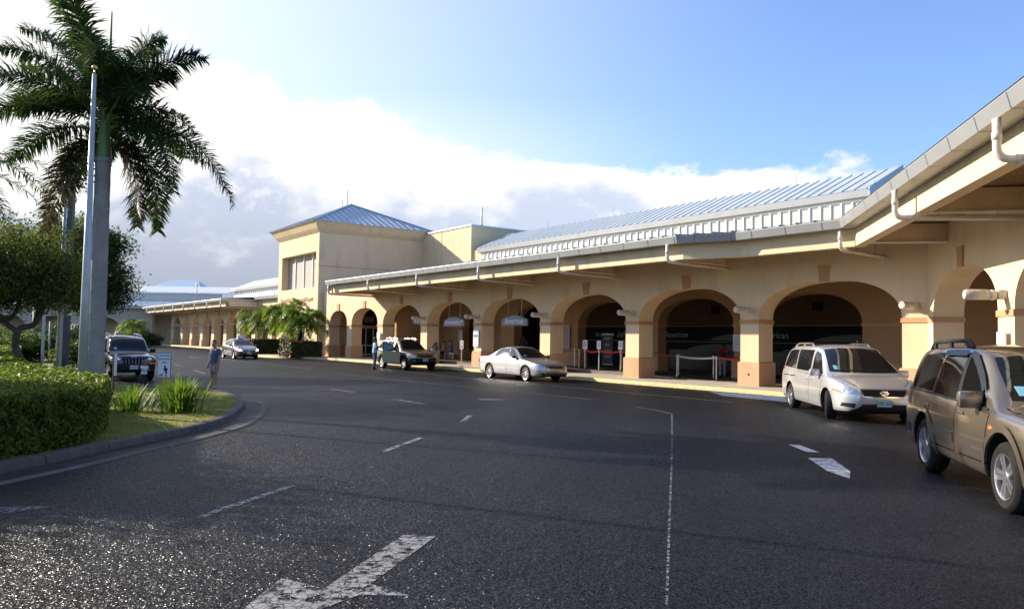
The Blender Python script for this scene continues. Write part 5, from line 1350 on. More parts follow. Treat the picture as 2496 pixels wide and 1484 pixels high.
_t = M_PTRUNK.node_tree; _w = _n(_t,'ShaderNodeTexWave',bands_direction='Z'); _w.inputs['Scale'].default_value = 5.5; _w.inputs['Distortion'].default_value = 3.5; _w.inputs['Detail'].default_value = 2
_c = [n for n in _t.nodes if n.type == 'TEX_COORD'][0]; _t.links.new(_c.outputs['Object'], _w.inputs['Vector'])
_b = _n(_t,'ShaderNodeBump'); _b.inputs['Strength'].default_value = .3; _b.inputs['Distance'].default_value = .02; _t.links.new(_w.outputs['Fac'], _b.inputs['Height'])
_p = _t.nodes['Principled BSDF']; _t.links.new(_p.inputs['Normal'].links[0].from_socket, _b.inputs['Normal']); _t.links.new(_b.outputs[0], _p.inputs['Normal'])
_r = _n(_t,'ShaderNodeMix',data_type='RGBA',blend_type='MULTIPLY'); _r.inputs[0].default_value = .18; _t.links.new(_p.inputs['Base Color'].links[0].from_socket, _r.inputs[6]); _t.links.new(_w.outputs['Color'], _r.inputs[7]); _t.links.new(_r.outputs[2], _p.inputs['Base Color'])
M_CROWNS = mk('palm_crownshaft', (.09,.16,.035), .4, var=.3, scale=3)
M_CORE = mk('twig_core', (.012,.014,.006), .95, var=.4, scale=6)
M_FLOWER = mk('flower_red', (.45,.03,.02), .5, var=.2, scale=20)

def leaf_quads(P, N, size, aspect=.55, jitter=.8, fold=True):
    """leaf-shaped quads at points P, loosely facing N"""
    n = len(P); N = N+rng.normal(0, jitter, (n,3)); N /= np.linalg.norm(N, axis=1)[:,None]+1e-9
    a = rng.normal(0,1,(n,3)); a -= N*(a*N).sum(1)[:,None]; a /= np.linalg.norm(a,axis=1)[:,None]+1e-9
    b = np.cross(N, a); L_ = (size*(.65+.7*rng.random(n)))[:,None] if np.isscalar(size) else (size*(.65+.7*rng.random(n)))[:,None]
    w = L_*aspect
    V = np.stack([P-a*L_*.5, P+b*w*.5+N*L_*.06, P+a*L_*.5, P-b*w*.5+N*L_*.06], 1).reshape(-1,3)
    Fc = np.arange(4*n).reshape(-1,4); return V, Fc

def inside(poly, x, y):
    r = np.zeros(len(x), bool); j = len(poly)-1
    for i in range(len(poly)):
        xi, yi = poly[i]; xj, yj = poly[j]
        c = ((yi > y) != (yj > y)) & (x < (xj-xi)*(y-yi)/(yj-yi+1e-12)+xi); r ^= c; j = i
    return r
def vnoise(x, y, s):
    return np.sin(x*1.7/s+1.3*np.sin(y*1.1/s))*np.cos(y*1.9/s+.7*np.sin(x*.9/s))

def hedge(name, label, cat, poly, z0, z1, dens, size, mat, extra=None, group=None, core=M_CORE, flat=False):
    cx = sum(p[0] for p in poly)/len(poly); cy = sum(p[1] for p in poly)/len(poly)
    root = thing(name, label, cat, (cx,cy,z0), 0, group); Ps, Ns, Sz = [], [], []
    lo = np.min(poly,0); hi = np.max(poly,0); A = (hi-lo).prod()
    n = int(A*800)
    x = lo[0]+(hi[0]-lo[0])*rng.random(n); y = lo[1]+(hi[1]-lo[1])*rng.random(n); k = inside(poly,x,y); x, y = x[k], y[k]
    d = np.hypot(x, y)*(0 if flat else 1)+(14 if flat else 0); keep = rng.random(len(x)) < np.clip(dens*(14/np.maximum(d,8))**2/800, 0, 1); x, y, d = x[keep], y[keep], d[keep]
    z = z1+.05*vnoise(x,y,.35)+.04*vnoise(x,y,.13)-np.abs(rng.normal(0,.05,len(x)))
    Ps.append(np.stack([x,y,z],1)); Ns.append(np.tile([0,0,1.],(len(x),1))); Sz.append(size*np.maximum(1,(d/14))**.9)
    for i in range(len(poly)):
        p, q = np.array(poly[i]), np.array(poly[(i+1)%len(poly)]); Ld = np.hypot(*(q-p)); md = 14 if flat else np.hypot(*((p+q)/2))
        n = int(Ld*(z1-z0)*dens*1.1*(14/max(md,8))**2)
        if md > 60 or n < 1: continue
        t = rng.random(n); zz = z0+(z1-z0)*rng.random(n); nn = np.array([(q-p)[1], -(q-p)[0]])/Ld
        if sum((poly[j][0]*poly[(j+1)%len(poly)][1]-poly[(j+1)%len(poly)][0]*poly[j][1]) for j in range(len(poly))) < 0: nn = -nn
        xy = p+(q-p)*t[:,None]; off = .05*vnoise(xy[:,0]+xy[:,1],zz*2,.3)+.03*vnoise(t*Ld,zz,.12)-np.abs(rng.normal(0,.05,n))
        xy = xy+nn*off[:,None]
        Ps.append(np.column_stack([xy,zz])); Ns.append(np.tile([nn[0],nn[1],.25],(n,1))); Sz.append(np.full(n, size*max(1,md/14)**.9))
    P = np.concatenate(Ps)-np.array([cx,cy,z0]); V, Fc = leaf_quads(P, np.concatenate(Ns), np.concatenate(Sz), .58, .55)
    link('foliage', npmesh('foliage', V, Fc, mat), root)
    m = MB(); pin = [(p[0]-cx, p[1]-cy) for p in poly]
    c2 = [Vector(p) for p in pin]; s_ = []
    for i in range(len(c2)):
        a, b, c = c2[i-1], c2[i], c2[(i+1)%len(c2)]
        t = ((b-a).normalized()+(c-b).normalized()).normalized(); nrm_ = Vector((t.y,-t.x))
        s_.append(tuple(b-nrm_*.12))
    m.prism(s_, 'z', .02, z1-z0-.13); m.build('branches', core, root)
    return root

H_POLY = [(-6.62,7.4),(-6.55,9.9),(-6.16,11.55),(-6.95,13.6),(-7.9,15.1),(-9.5,16.9),(-11.6,18.9),(-17,27),(-27,43),(-34,43),(-28,28),(-18,16),(-12.5,7.4)]
hedge('clipped_hedge', 'long clipped bright green hedge on the near left of the grass island', 'hedge', H_POLY, .1, .95, 1500, .062, M_LEAFH)

def planter(name, label, a, b, la, lb, h, flowers=True):
    c = [F(a-la/2,b-lb/2),F(a+la/2,b-lb/2),F(a+la/2,b+lb/2),F(a-la/2,b+lb/2)]; poly = [(p.x,p.y) for p in c]
    r = hedge(name, label, 'shrub', poly, .15, .15+h, 700, .11, M_LEAFI, flat=True)
    if flowers:
        n = 26; P = []
        for i in range(n):
            t, s_, zz = rng.random(), rng.random(), rng.random()
            e = rng.integers(0,3)
            q = F(a-la/2+la*t, b+lb/2+.03, .15+h*zz) if e == 0 else (F(a+la/2+.03,b-lb/2+lb*s_,.15+h*zz) if e == 1 else F(a-la/2+la*t,b-lb/2+lb*s_,.2+h))
            P.append(q)
        P = np.array([tuple(p) for p in P])-np.array(r.location)
        P = np.repeat(P, 9, 0)+rng.normal(0,.07,(n*9,3)); V, Fc = leaf_quads(P, rng.normal(0,1,P.shape), .13, .9)
        link('flowers', npmesh('flowers', V, Fc, M_FLOWER), r, kind='stuff')
    return r
planter('flowering_shrub', 'clipped red-flowered shrub under the two palms at the tower corner', 45.9, 2.4, 2.6, 2.4, 1.15)
planter('flowering_shrub', 'red-flowered shrub beside the grey taxi, left of the tower front', 55.6, 2.2, 3.6, 2.6, 1.2)

# ---------------------------------------------------------------- palms
def bez(p0, p1, p2, t): return p0*(1-t)**2+p1*2*t*(1-t)+p2*t*t
def frond(mb, p0, p1, p2, n=60, leaf=.55, mi=0, rach=.022, wid=.035, plume=1.0, R=None, droop=.5, bare=.14):
    R = R or rnd
    pts = [bez(p0,p1,p2,i/14) for i in range(15)]
    mb.tube(pts, [rach*(1-.85*i/14) for i in range(15)], 5, mi=mi+1)
    for i in range(n):
        t = bare+(1-bare)*(i+.5)/n; c = bez(p0,p1,p2,t); tg = (bez(p0,p1,p2,min(1,t+.02))-bez(p0,p1,p2,t-.02)).normalized()
        side = tg.cross(Vector((0,0,1)));
        if side.length < .05: side = Vector((1,0,0))
        side.normalize(); up = side.cross(tg).normalized()
        env = math.sin(PI*min(1,(.16+.84*(t-bare)/(1-bare))))**.55 if t < .98 else .4
        for sg in (-1,1):
            ang = R.uniform(-.55,.75)*plume; Ln = leaf*env*R.uniform(.75,1.12)
            d = (side*sg*math.cos(ang)+up*math.sin(ang)+tg*R.uniform(.45,.85)).normalized()
            m1 = c+d*Ln*.5; e = m1+(d+Vector((0,0,-droop*R.uniform(.5,1.3)))).normalized()*Ln*.52
            w = (d.cross(up if abs(d.dot(up)) < .9 else side)).normalized()*wid*R.uniform(.7,1.1)
            mb.add([c-w*.25, c+w*.25, m1+w*.5, m1-w*.5, e], [(0,1,2,3),(3,2,4)], mi)
def palm(name, label, base, trunk_h, r0, r1, fronds, mats, crownshaft=0, group=None, lean=(0,0), **kw):
    root = thing(name, label, 'palm tree', base, 0, group)
    L_ = Vector((lean[0],lean[1],0))
    m = MB(); n = 34; prof = []
    pts = [Vector((0,0,-.1))+L_*((i/n)**1.5)+Vector((0,0,(trunk_h+.1)*i/n)) for i in range(n+1)]
    rs = [(r0+(r1-r0)*min(1,i/n*1.15))*(1+.025*math.sin(i*2.1))+(.25*r0*max(0,1-i/2.5)) for i in range(n+1)]
    m.tube(pts, rs, 18); m.build('trunk', mats[1], root, smooth=True)
    top = L_+Vector((0,0,trunk_h))
    if crownshaft:
        m = MB(); m.lathe([(r1*1.02,0),(r1*1.06,.05),(r1*.86,crownshaft*.3),(r1*.62,crownshaft*.75),(r1*.45,crownshaft)], 16, top); m.build('crownshaft', M_CROWNS, root, smooth=True)
        m = MB(); m.lathe([(r1*1.05,-.04),(r1*1.2,.02),(r1*1.06,.08)], 16, top); m.build('old_leaf_scar', mats[1], root, smooth=True)
    for f in fronds:
        mm = f.get('mat', mats[0]); mb = MB()
        frond(mb, Vector(f['p0']), Vector(f['p1']), Vector(f['p2']), f.get('n',60), f.get('leaf',.55), 0, **kw)
        mb.build('frond', [mm, M_CROWNS if mm is not M_PALMO else M_BARK], root)
    return root

# royal palm by the hedge: fronds described from the crown centre, x right, y away, z up (metres)
PX, PY = -9.74, 18.35
CZ = 6.65
def rf(p1, p2, z0=.0, n=200, leaf=.68, mat=None):
    p1 = tuple(q*.95 for q in p1); p2 = (p2[0]*.93,p2[1],p2[2]*.92)
    d = dict(p0=(0,0,CZ+z0), p1=(p1[0],p1[1],CZ+p1[2]), p2=(p2[0],p2[1],CZ+p2[2]), n=n, leaf=leaf)
    if mat: d['mat'] = mat
    return d
RF = [rf((1.0,.3,2.0),(2.25,.6,1.95)), rf((.8,-.6,1.5),(1.45,-1.0,.85)), rf((2.2,.3,.55),(3.15,.5,-1.95),-.1), rf((1.45,-.3,.5),(2.05,-.5,-1.85),-.2),
      rf((1.1,.6,-.1),(1.0,.9,-2.65),-.45), rf((.75,.3,-.3),(.72,.4,-2.6),-.55, mat=M_PALMO), rf((-1.0,.3,-.3),(-1.72,.5,-2.75),-.55, mat=M_PALMO), rf((-.75,-.2,-.3),(-.85,-.3,-2.0),-.5, mat=M_PALMO),
      rf((-1.4,.4,.4),(-2.75,.5,-.95),-.25), rf((-1.5,-.6,.85),(-3.0,-.8,-.35),-.1), rf((-1.6,.5,1.5),(-3.0,.9,.7)), rf((-1.2,-.2,2.0),(-2.6,-.4,1.75)),
      rf((-.5,.6,2.3),(-1.5,1.2,2.9)), rf((-.1,-.7,2.4),(-.5,-1.5,3.1)), rf((.15,.9,2.2),(.4,2.0,2.7)), rf((.9,-.9,1.0),(1.75,-1.6,.2),-.1), rf((-.9,-1.2,1.2),(-1.9,-2.2,.3)), rf((.3,1.3,1.2),(.8,2.7,-.2)),
      rf((-.7,1.4,.9),(-1.5,2.7,-.4)), rf((.5,-1.2,1.5),(1.1,-2.2,1.0)), rf((.95,.1,1.5),(1.65,.2,1.35)), rf((-1.3,.1,1.1),(-2.4,.2,.3))]
RF += [rf((-1.1,.4,2.5),(-2.7,.6,2.7)), rf((-.7,-.4,2.9),(-1.6,-.6,3.7)), rf((-1.4,.9,1.8),(-3.1,1.3,1.9)), rf((.35,.5,2.4),(1.0,.9,2.6))]
R_ = random.Random(5)
for i in range(11):
    a_ = 2*PI*i/11+R_.uniform(-.2,.2); l_ = R_.uniform(1.7,2.5); e_ = R_.uniform(.2,1.3)
    if math.sin(a_) < -.15: continue
    RF.append(rf((math.cos(a_)*l_*.5,math.sin(a_)*l_*.5,e_*.9),(math.cos(a_)*l_,math.sin(a_)*l_,e_-R_.uniform(.5,1.3)),0.05,120,.6))
palm('royal_palm', 'tall royal palm with ringed grey trunk rising behind the hedge, backlit fronds against the sky', (PX,PY,.05), 5.75, .205, .17, RF, (M_PALM, M_PTRUNK), 1.2, wid=.042, plume=1.25, droop=.55, rach=.03)
sp_ = bpy.data.objects['royal_palm']
m = MB(); m.tube([(0,0,CZ+.2),(.05,0,CZ+1.4),(.06,0,CZ+2.7)], [.06,.05,.02], 6); m.build('spear_leaf', M_CROWNS, sp_)
# green fruit cluster and hanging sheath
P = rng.normal(0,.16,(500,3))*np.array([1,1,1.7])+np.array([-.42,-.25,CZ-1.15]); V, Fc = leaf_quads(P, rng.normal(0,1,P.shape), .07, .8)
link('fruit_cluster', npmesh('fruit_cluster', V, Fc, mk('palm_fruit', (.09,.10,.02), .7, var=.3)), sp_, kind='stuff')

def rand_fronds(n, z, Ln, seed, leaf, per, up=(.2,.9), droop=.9, cx=0, cy=0, mat=None):
    R = random.Random(seed); out = []
    for i in range(n):
        az_ = 2*PI*(i+R.uniform(-.3,.3))/n*1.618*1.0; e = R.uniform(*up); d = Vector((math.cos(az_),math.sin(az_),0)); l = Ln*R.uniform(.8,1.1)
        p0 = Vector((cx,cy,z)); p1 = p0+d*l*.5+Vector((0,0,l*e*.75)); p2 = p0+d*l*.95+Vector((0,0,l*(e*.9-droop*R.uniform(.7,1.2))))
        out.append(dict(p0=tuple(p0),p1=tuple(p1),p2=tuple(p2),n=per,leaf=leaf, **({'mat':mat} if mat else {})))
    return out
for a, b, h, Ln, ln, sd_, lab in ((47.9,2.3,2.9,2.1,(-.6,.1),3,'small bright palm leaning over the shrub at the tower, the left of its pair'),(45.5,2.5,2.5,2.0,(.25,-.1),5,'small dense palm at the tower corner, the right of its pair'),
                          (56.9,2.0,2.8,2.1,(-.35,.1),7,'small palm behind the taxi, the left of its pair'),(54.4,2.3,2.9,1.9,(.2,0),9,'small palm right of the taxi beside the tower front')):
    p = F(a,b,.15)
    palm('small_palm', lab, tuple(p), h, .085, .06, rand_fronds(24, h+.05, Ln, sd_, .58, 52, (.25,1.35), .95, *ln), (M_PALMS, M_PTRUNK), .0, 'small palms by the tower', ln, wid=.075, plume=1.2, droop=.8, rach=.018)
p = (-47.5,98,0)
palm('small_palm', 'small palm standing before the shaded end arcade', p, 2.6, .12, .09, rand_fronds(15, 2.65, 2.3, 21, .7, 34, (.2,1.0), 1.0), (M_PALMS, M_PTRUNK), .0, None, (0,0), wid=.10, plume=1.1, droop=.7)
palm('coconut_palm', 'coconut palm whose frond reaches in at the left edge above the trees', (-19.4,26,0), 6.6, .2, .13, rand_fronds(15, 6.7, 3.9, 33, .75, 54, (.2,.85), .8), (M_PALM, M_PTRUNK), .0, None, (.5,0), wid=.05, plume=.8, droop=.6)
for (x,y,lab,sd_) in ((-34,54,'low palm among the shrubs left of the lamp post',41),(-26,45,'low palm among the shrubs right of the dark square post',43)):
    palm('small_palm', lab, (x,y,0), 1.0, .12, .09, rand_fronds(13, 1.1, 2.0, sd_, .6, 30, (.4,1.2), .8), (M_PALM, M_PTRUNK), .0, 'low palms among the shrubs', (0,0), wid=.08, plume=1.0, droop=.7)

# ---------------------------------------------------------------- trees and shrubs
def limb(m, pts, r0, r1, seg=8):
    P = [Vector(p) for p in pts]; Q = []
    for i in range(len(P)-1):
        a,b,c,d = P[max(i-1,0)],P[i],P[i+1],P[min(i+2,len(P)-1)]
        for j in range(6):
            t = j/6; Q.append(.5*((2*b)+(c-a)*t+(2*a-5*b+4*c-d)*t*t+(-a+3*b-3*c+d)*t**3))
    Q.append(P[-1]); n = len(Q); m.tube(Q, [r0+(r1-r0)*i/(n-1) for i in range(n)], seg)
def tree(name, label, base, limbs, blobs, nclump, per, size, mat, spread=.28, group=None, cat='tree', twigs=True):
    root = thing(name, label, cat, base, 0, group); m = MB()
    for pts, r0, r1 in limbs: limb(m, pts, r0, r1)
    Ps = []; Cs = []
    for c, r in blobs:
        k = int(nclump*max(.3,(r[0]*r[1]*r[2])**.67)); u = rng.normal(0,1,(k,3)); u /= np.linalg.norm(u,axis=1)[:,None]
        rad = rng.uniform(.45,1.05,k)[:,None]; C_ = np.array(c)+u*rad*np.array(r); Cs.append(C_)
        sg = spread*rng.uniform(.6,1.3,k)
        P = np.repeat(C_, per, 0)+rng.normal(0,1,(k*per,3))*np.repeat(sg,per)[:,None]*np.array([1,1,.65]); Ps.append(P)
        if twigs:
            for q in C_[:max(4,k//3)]:
                o = Vector(c)+Vector((0,0,-r[2]*.5)); q = Vector(q); mid = (o+q)/2+Vector((rnd.uniform(-.2,.2),rnd.uniform(-.2,.2),rnd.uniform(-.1,.2)))
                m.tube([o,mid,q], [.035,.022,.008], 5)
    m.build('trunk', M_BARK, root, smooth=True)
    P = np.concatenate(Ps); N = np.tile([0,0,1.0],(len(P),1)); V, Fc = leaf_quads(P, N, size, .5, .9)
    link('crown', npmesh('crown', V, Fc, mat), root); return root
tree('shade_tree', 'olive-leaved tree with two crooked dark trunks at the left, behind the hedge', (-13.6,22,.1),
     [([(0,0,0),(-.12,.1,.6),(-.4,.1,1.2),(-.25,0,1.7),(.1,.1,1.85),(.45,0,2.4),(.7,.1,3.0)],.13,.05),([(-.25,0,1.6),(-.75,.1,1.9),(-1.1,.1,2.4),(-1.3,.1,3.1)],.09,.04),
      ([(-.85,-.1,0),(-1.1,0,.5),(-1.5,0,1.1),(-1.75,.1,1.75),(-2.2,.2,2.3)],.13,.06),([(-1.7,.1,1.7),(-1.15,0,1.95),(-.6,.1,2.0),(-.35,.1,2.5),(-.5,.1,3.2)],.09,.04),([(.1,.1,1.85),(.1,.3,2.6),(-.2,.2,3.4)],.06,.03)],
     [((-1.5,0,3.5),(1.5,1.3,1.1)),((-.1,.2,3.55),(1.25,1.3,1.15)),((-2.6,.3,3.0),(1.1,1.2,1.0)),((.75,.2,2.9),(.8,.9,.7)),((-.7,-.4,2.7),(1.5,1.0,.6))], 70, 70, .105, M_LEAFT, .27)
tree('shade_tree', 'dark dense tree behind the flagpoles, its crown showing on both sides of the palm trunk', (-22,38,0),
     [([(0,0,0),(.1,0,1.6),(.3,.1,3.2),(.4,0,5)],.2,.08),([(.2,0,2.4),(1.0,0,3.4),(2.0,0,4.2)],.1,.04),([(.2,0,2.8),(-.8,0,4.2),(-1.2,0,5.2)],.1,.04)],
     [((.3,0,5.9),(2.0,1.8,1.6)),((1.6,0,5.2),(1.5,1.5,1.5)),((-1.6,.2,5.2),(1.5,1.5,1.4)),((2.3,.2,4.1),(1.0,1.1,.75)),((-.3,-.4,3.9),(2.0,1.4,.9)),((1.6,0,3.2),(.9,.9,.6)),((2.5,.1,3.45),(.7,.8,.45)),((2.2,.1,6.1),(.8,.8,.7))], 62, 62, .15, M_LEAFD, .31)
# trees standing just out of the photo whose shade falls across the road
for x, y, h, r, lab in ((-15.2,13.6,4.6,1.75,'round tree left of the view shading the near road'),(-22.6,31.6,4.7,3.3,'broad low-crowned tree at the left edge, shading the island kerb')):
    tree('shade_tree', lab, (x,y,0), [([(0,0,0),(.1,.1,1.5),(0,0,h)],.18,.06)], [((0,0,h),(r,r,1.6)),((.4*r,.3*r,h-.5),(r*.6,r*.6,1.0)),((-.5*r,-.3*r,h+.3),(r*.6,r*.6,1.1))], 44, 46, .17, M_LEAFD, .40, 'trees shading the road')
for x, y, r, h, lab, mt in ((-20.5,37,1.0,1.2,'low dark shrub right of the square post',M_LEAFD),(-26.5,43,2.2,1.7,'broad dark shrub behind the crooked trunks',M_LEAFD),(-33,50,2.4,1.9,'dark shrub at the far left behind the hedge',M_LEAFD),(-46.0,97.0,2.6,2.0,'dark shrub beside the small palm before the end arcade',M_LEAFD),(-22.7,44,1.6,1.5,'dark rounded shrub left of the navy off-roader',M_LEAFD)):
    tree('dark_shrub', lab, (x,y,.05), [([(0,0,0),(.05,0,.4),(0,0,.8)],.05,.02)], [((0,0,h*.5),(r,r*.8,h*.48)),((.4*r,.1,h*.42),(r*.6,r*.6,h*.4))], 60, 50, .15, mt, .22, 'dark shrubs on the island', 'shrub')
# strap-leaved clumps on the island
def clump(label, x, y, n, Ln, seed):
    R = random.Random(seed); z = ground_z(x,y)+.1; root = thing('lily_clump', label, 'plant', (x,y,z), 0, 'strap-leaved clumps on the island grass'); m = MB()
    for i in range(n):
        a = R.uniform(0,2*PI); d = Vector((math.cos(a),math.sin(a),0)); r = abs(R.gauss(0,.28)); o = d*r*R.uniform(.3,1); l = Ln*R.uniform(.6,1.15); lean = R.uniform(.15,.85)*(.5+r*1.6)
        sd2 = Vector((-d.y,d.x,0)); w = R.uniform(.012,.022); pts = []
        for k in range(6):
            t = k/5; pts.append(o+d*(l*lean*t**1.4)+Vector((0,0,l*(t-.38*lean*t**2.4))))
        for k in range(5):
            w0 = w*(1-(k/5)**3); w1 = w*(1-((k+1)/5)**3); m.add([pts[k]-sd2*w0, pts[k]+sd2*w0, pts[k+1]+sd2*w1, pts[k+1]-sd2*w1], [(0,1,2,3)])
    # one island per blade
    bm = bmesh.new(); me = m.mesh('blades', M_BLADE); bm.from_mesh(me); bmesh.ops.remove_doubles(bm, verts=bm.verts[:], dist=1e-5); bm.to_mesh(me); bm.free()
    link('blades', me, root)
clump('smaller strap-leaved lily clump beside the end of the hedge', -7.95, 16.5, 150, .62, 3)
clump('larger strap-leaved lily clump below the dog walk sign', -6.95, 16.55, 330, .80, 4)
# turf blades on the near island
def turf():
    poly = lawn_poly; n = 330000
    x = rng.uniform(-15,-5.2,n); y = rng.uniform(8.5,30,n); k = inside(poly,x,y)&(~inside(H_POLY,x,y)); d = np.hypot(x,y); k &= rng.random(n) < (13/np.maximum(d,11))**2
    inn_ = np.array([[p.x,p.y] for p in offs(ip,-.16)]); x, y = x[k], y[k]; n = len(x)
    z = np.array([lawn_z(a,b) for a,b in zip(x,y)])-.012
    h = rng.uniform(.025,.06,n)*(1+.4*vnoise(x,y,.6)); a = rng.uniform(0,2*PI,n); w = .006; l = rng.normal(0,.02,(n,2))
    dx, dy = np.cos(a)*w, np.sin(a)*w
    V = np.stack([np.stack([x-dx,y-dy,z],1), np.stack([x+dx,y+dy,z],1), np.stack([x+l[:,0],y+l[:,1],z+h],1)],1).reshape(-1,3)
    Mg = mk('turf_blade', (0,0,0), .6, island=[(.14,.19,.022),(.20,.24,.03),(.27,.27,.045),(.32,.28,.07),(.11,.16,.018)], translucent=.3)
    link('grass', npmesh('grass', V, np.arange(3*n).reshape(-1,3), Mg), kind='stuff', label='short dry yellow-green grass blades on the island')
turf()
# ---------------------------------------------------------------- people
M_SKIN = mk('skin_light', (.42,.22,.14), .55, var=.08, scale=12)
M_SKIND = mk('skin_dark', (.075,.038,.024), .5, var=.1, scale=12)
def skin_graph(name, V, E, R, mat, parent, sub=2, root=0):
    me = bpy.data.meshes.new(name); me.from_pydata(V, E, []); o = bpy.data.objects.new(name, me); C.objects.link(o)
    md = o.modifiers.new('skin', 'SKIN'); md.use_smooth_shade = True
    sv = me.skin_vertices[0].data
    for i, r in enumerate(R):
        sv[i].radius = r if isinstance(r, tuple) else (r, r)
        sv[i].use_root = (i == root)
    s2 = o.modifiers.new('sub', 'SUBSURF'); s2.levels = sub; s2.render_levels = sub
    dg = bpy.context.evaluated_depsgraph_get(); dg.update()
    new = bpy.data.meshes.new_from_object(o.evaluated_get(dg)); bpy.data.objects.remove(o); bpy.data.meshes.remove(me)
    new.materials.clear(); new.materials.append(mat); new.polygons.foreach_set('use_smooth', [True]*len(new.polygons))
    return link(name, new, parent)

def garment(name, rings, limbs, H, mat, parent, vox=.0085):
    """one closed cloth surface: an elliptical trunk through the rings plus tapered limb tubes"""
    mb = MB(); n = 18
    vs = []; R = rings
    for c, rx, ry in R:
        for j in range(n): w = 2*PI*j/n; vs.append((c[0]+rx*math.cos(w), c[1]+ry*math.sin(w), c[2]))
    fs = [(i*n+j, i*n+(j+1)%n, (i+1)*n+(j+1)%n, (i+1)*n+j) for i in range(len(R)-1) for j in range(n)]+[list(range(n))[::-1], [(len(R)-1)*n+j for j in range(n)]]
    mb.add(vs, fs)
    for pts, rs in limbs: mb.tube(pts, rs, 12)
    o = link(name, mb.mesh(name, mat), parent)
    rm = o.modifiers.new('join', 'REMESH'); rm.mode = 'VOXEL'; rm.voxel_size = vox*H
    sm = o.modifiers.new('ease', 'SMOOTH'); sm.factor = .5; sm.iterations = 4
    dg = bpy.context.evaluated_depsgraph_get(); dg.update()
    me = bpy.data.meshes.new_from_object(o.evaluated_get(dg)); o.modifiers.clear(); o.data = me
    me.polygons.foreach_set('use_smooth', [True]*len(me.polygons)); return o

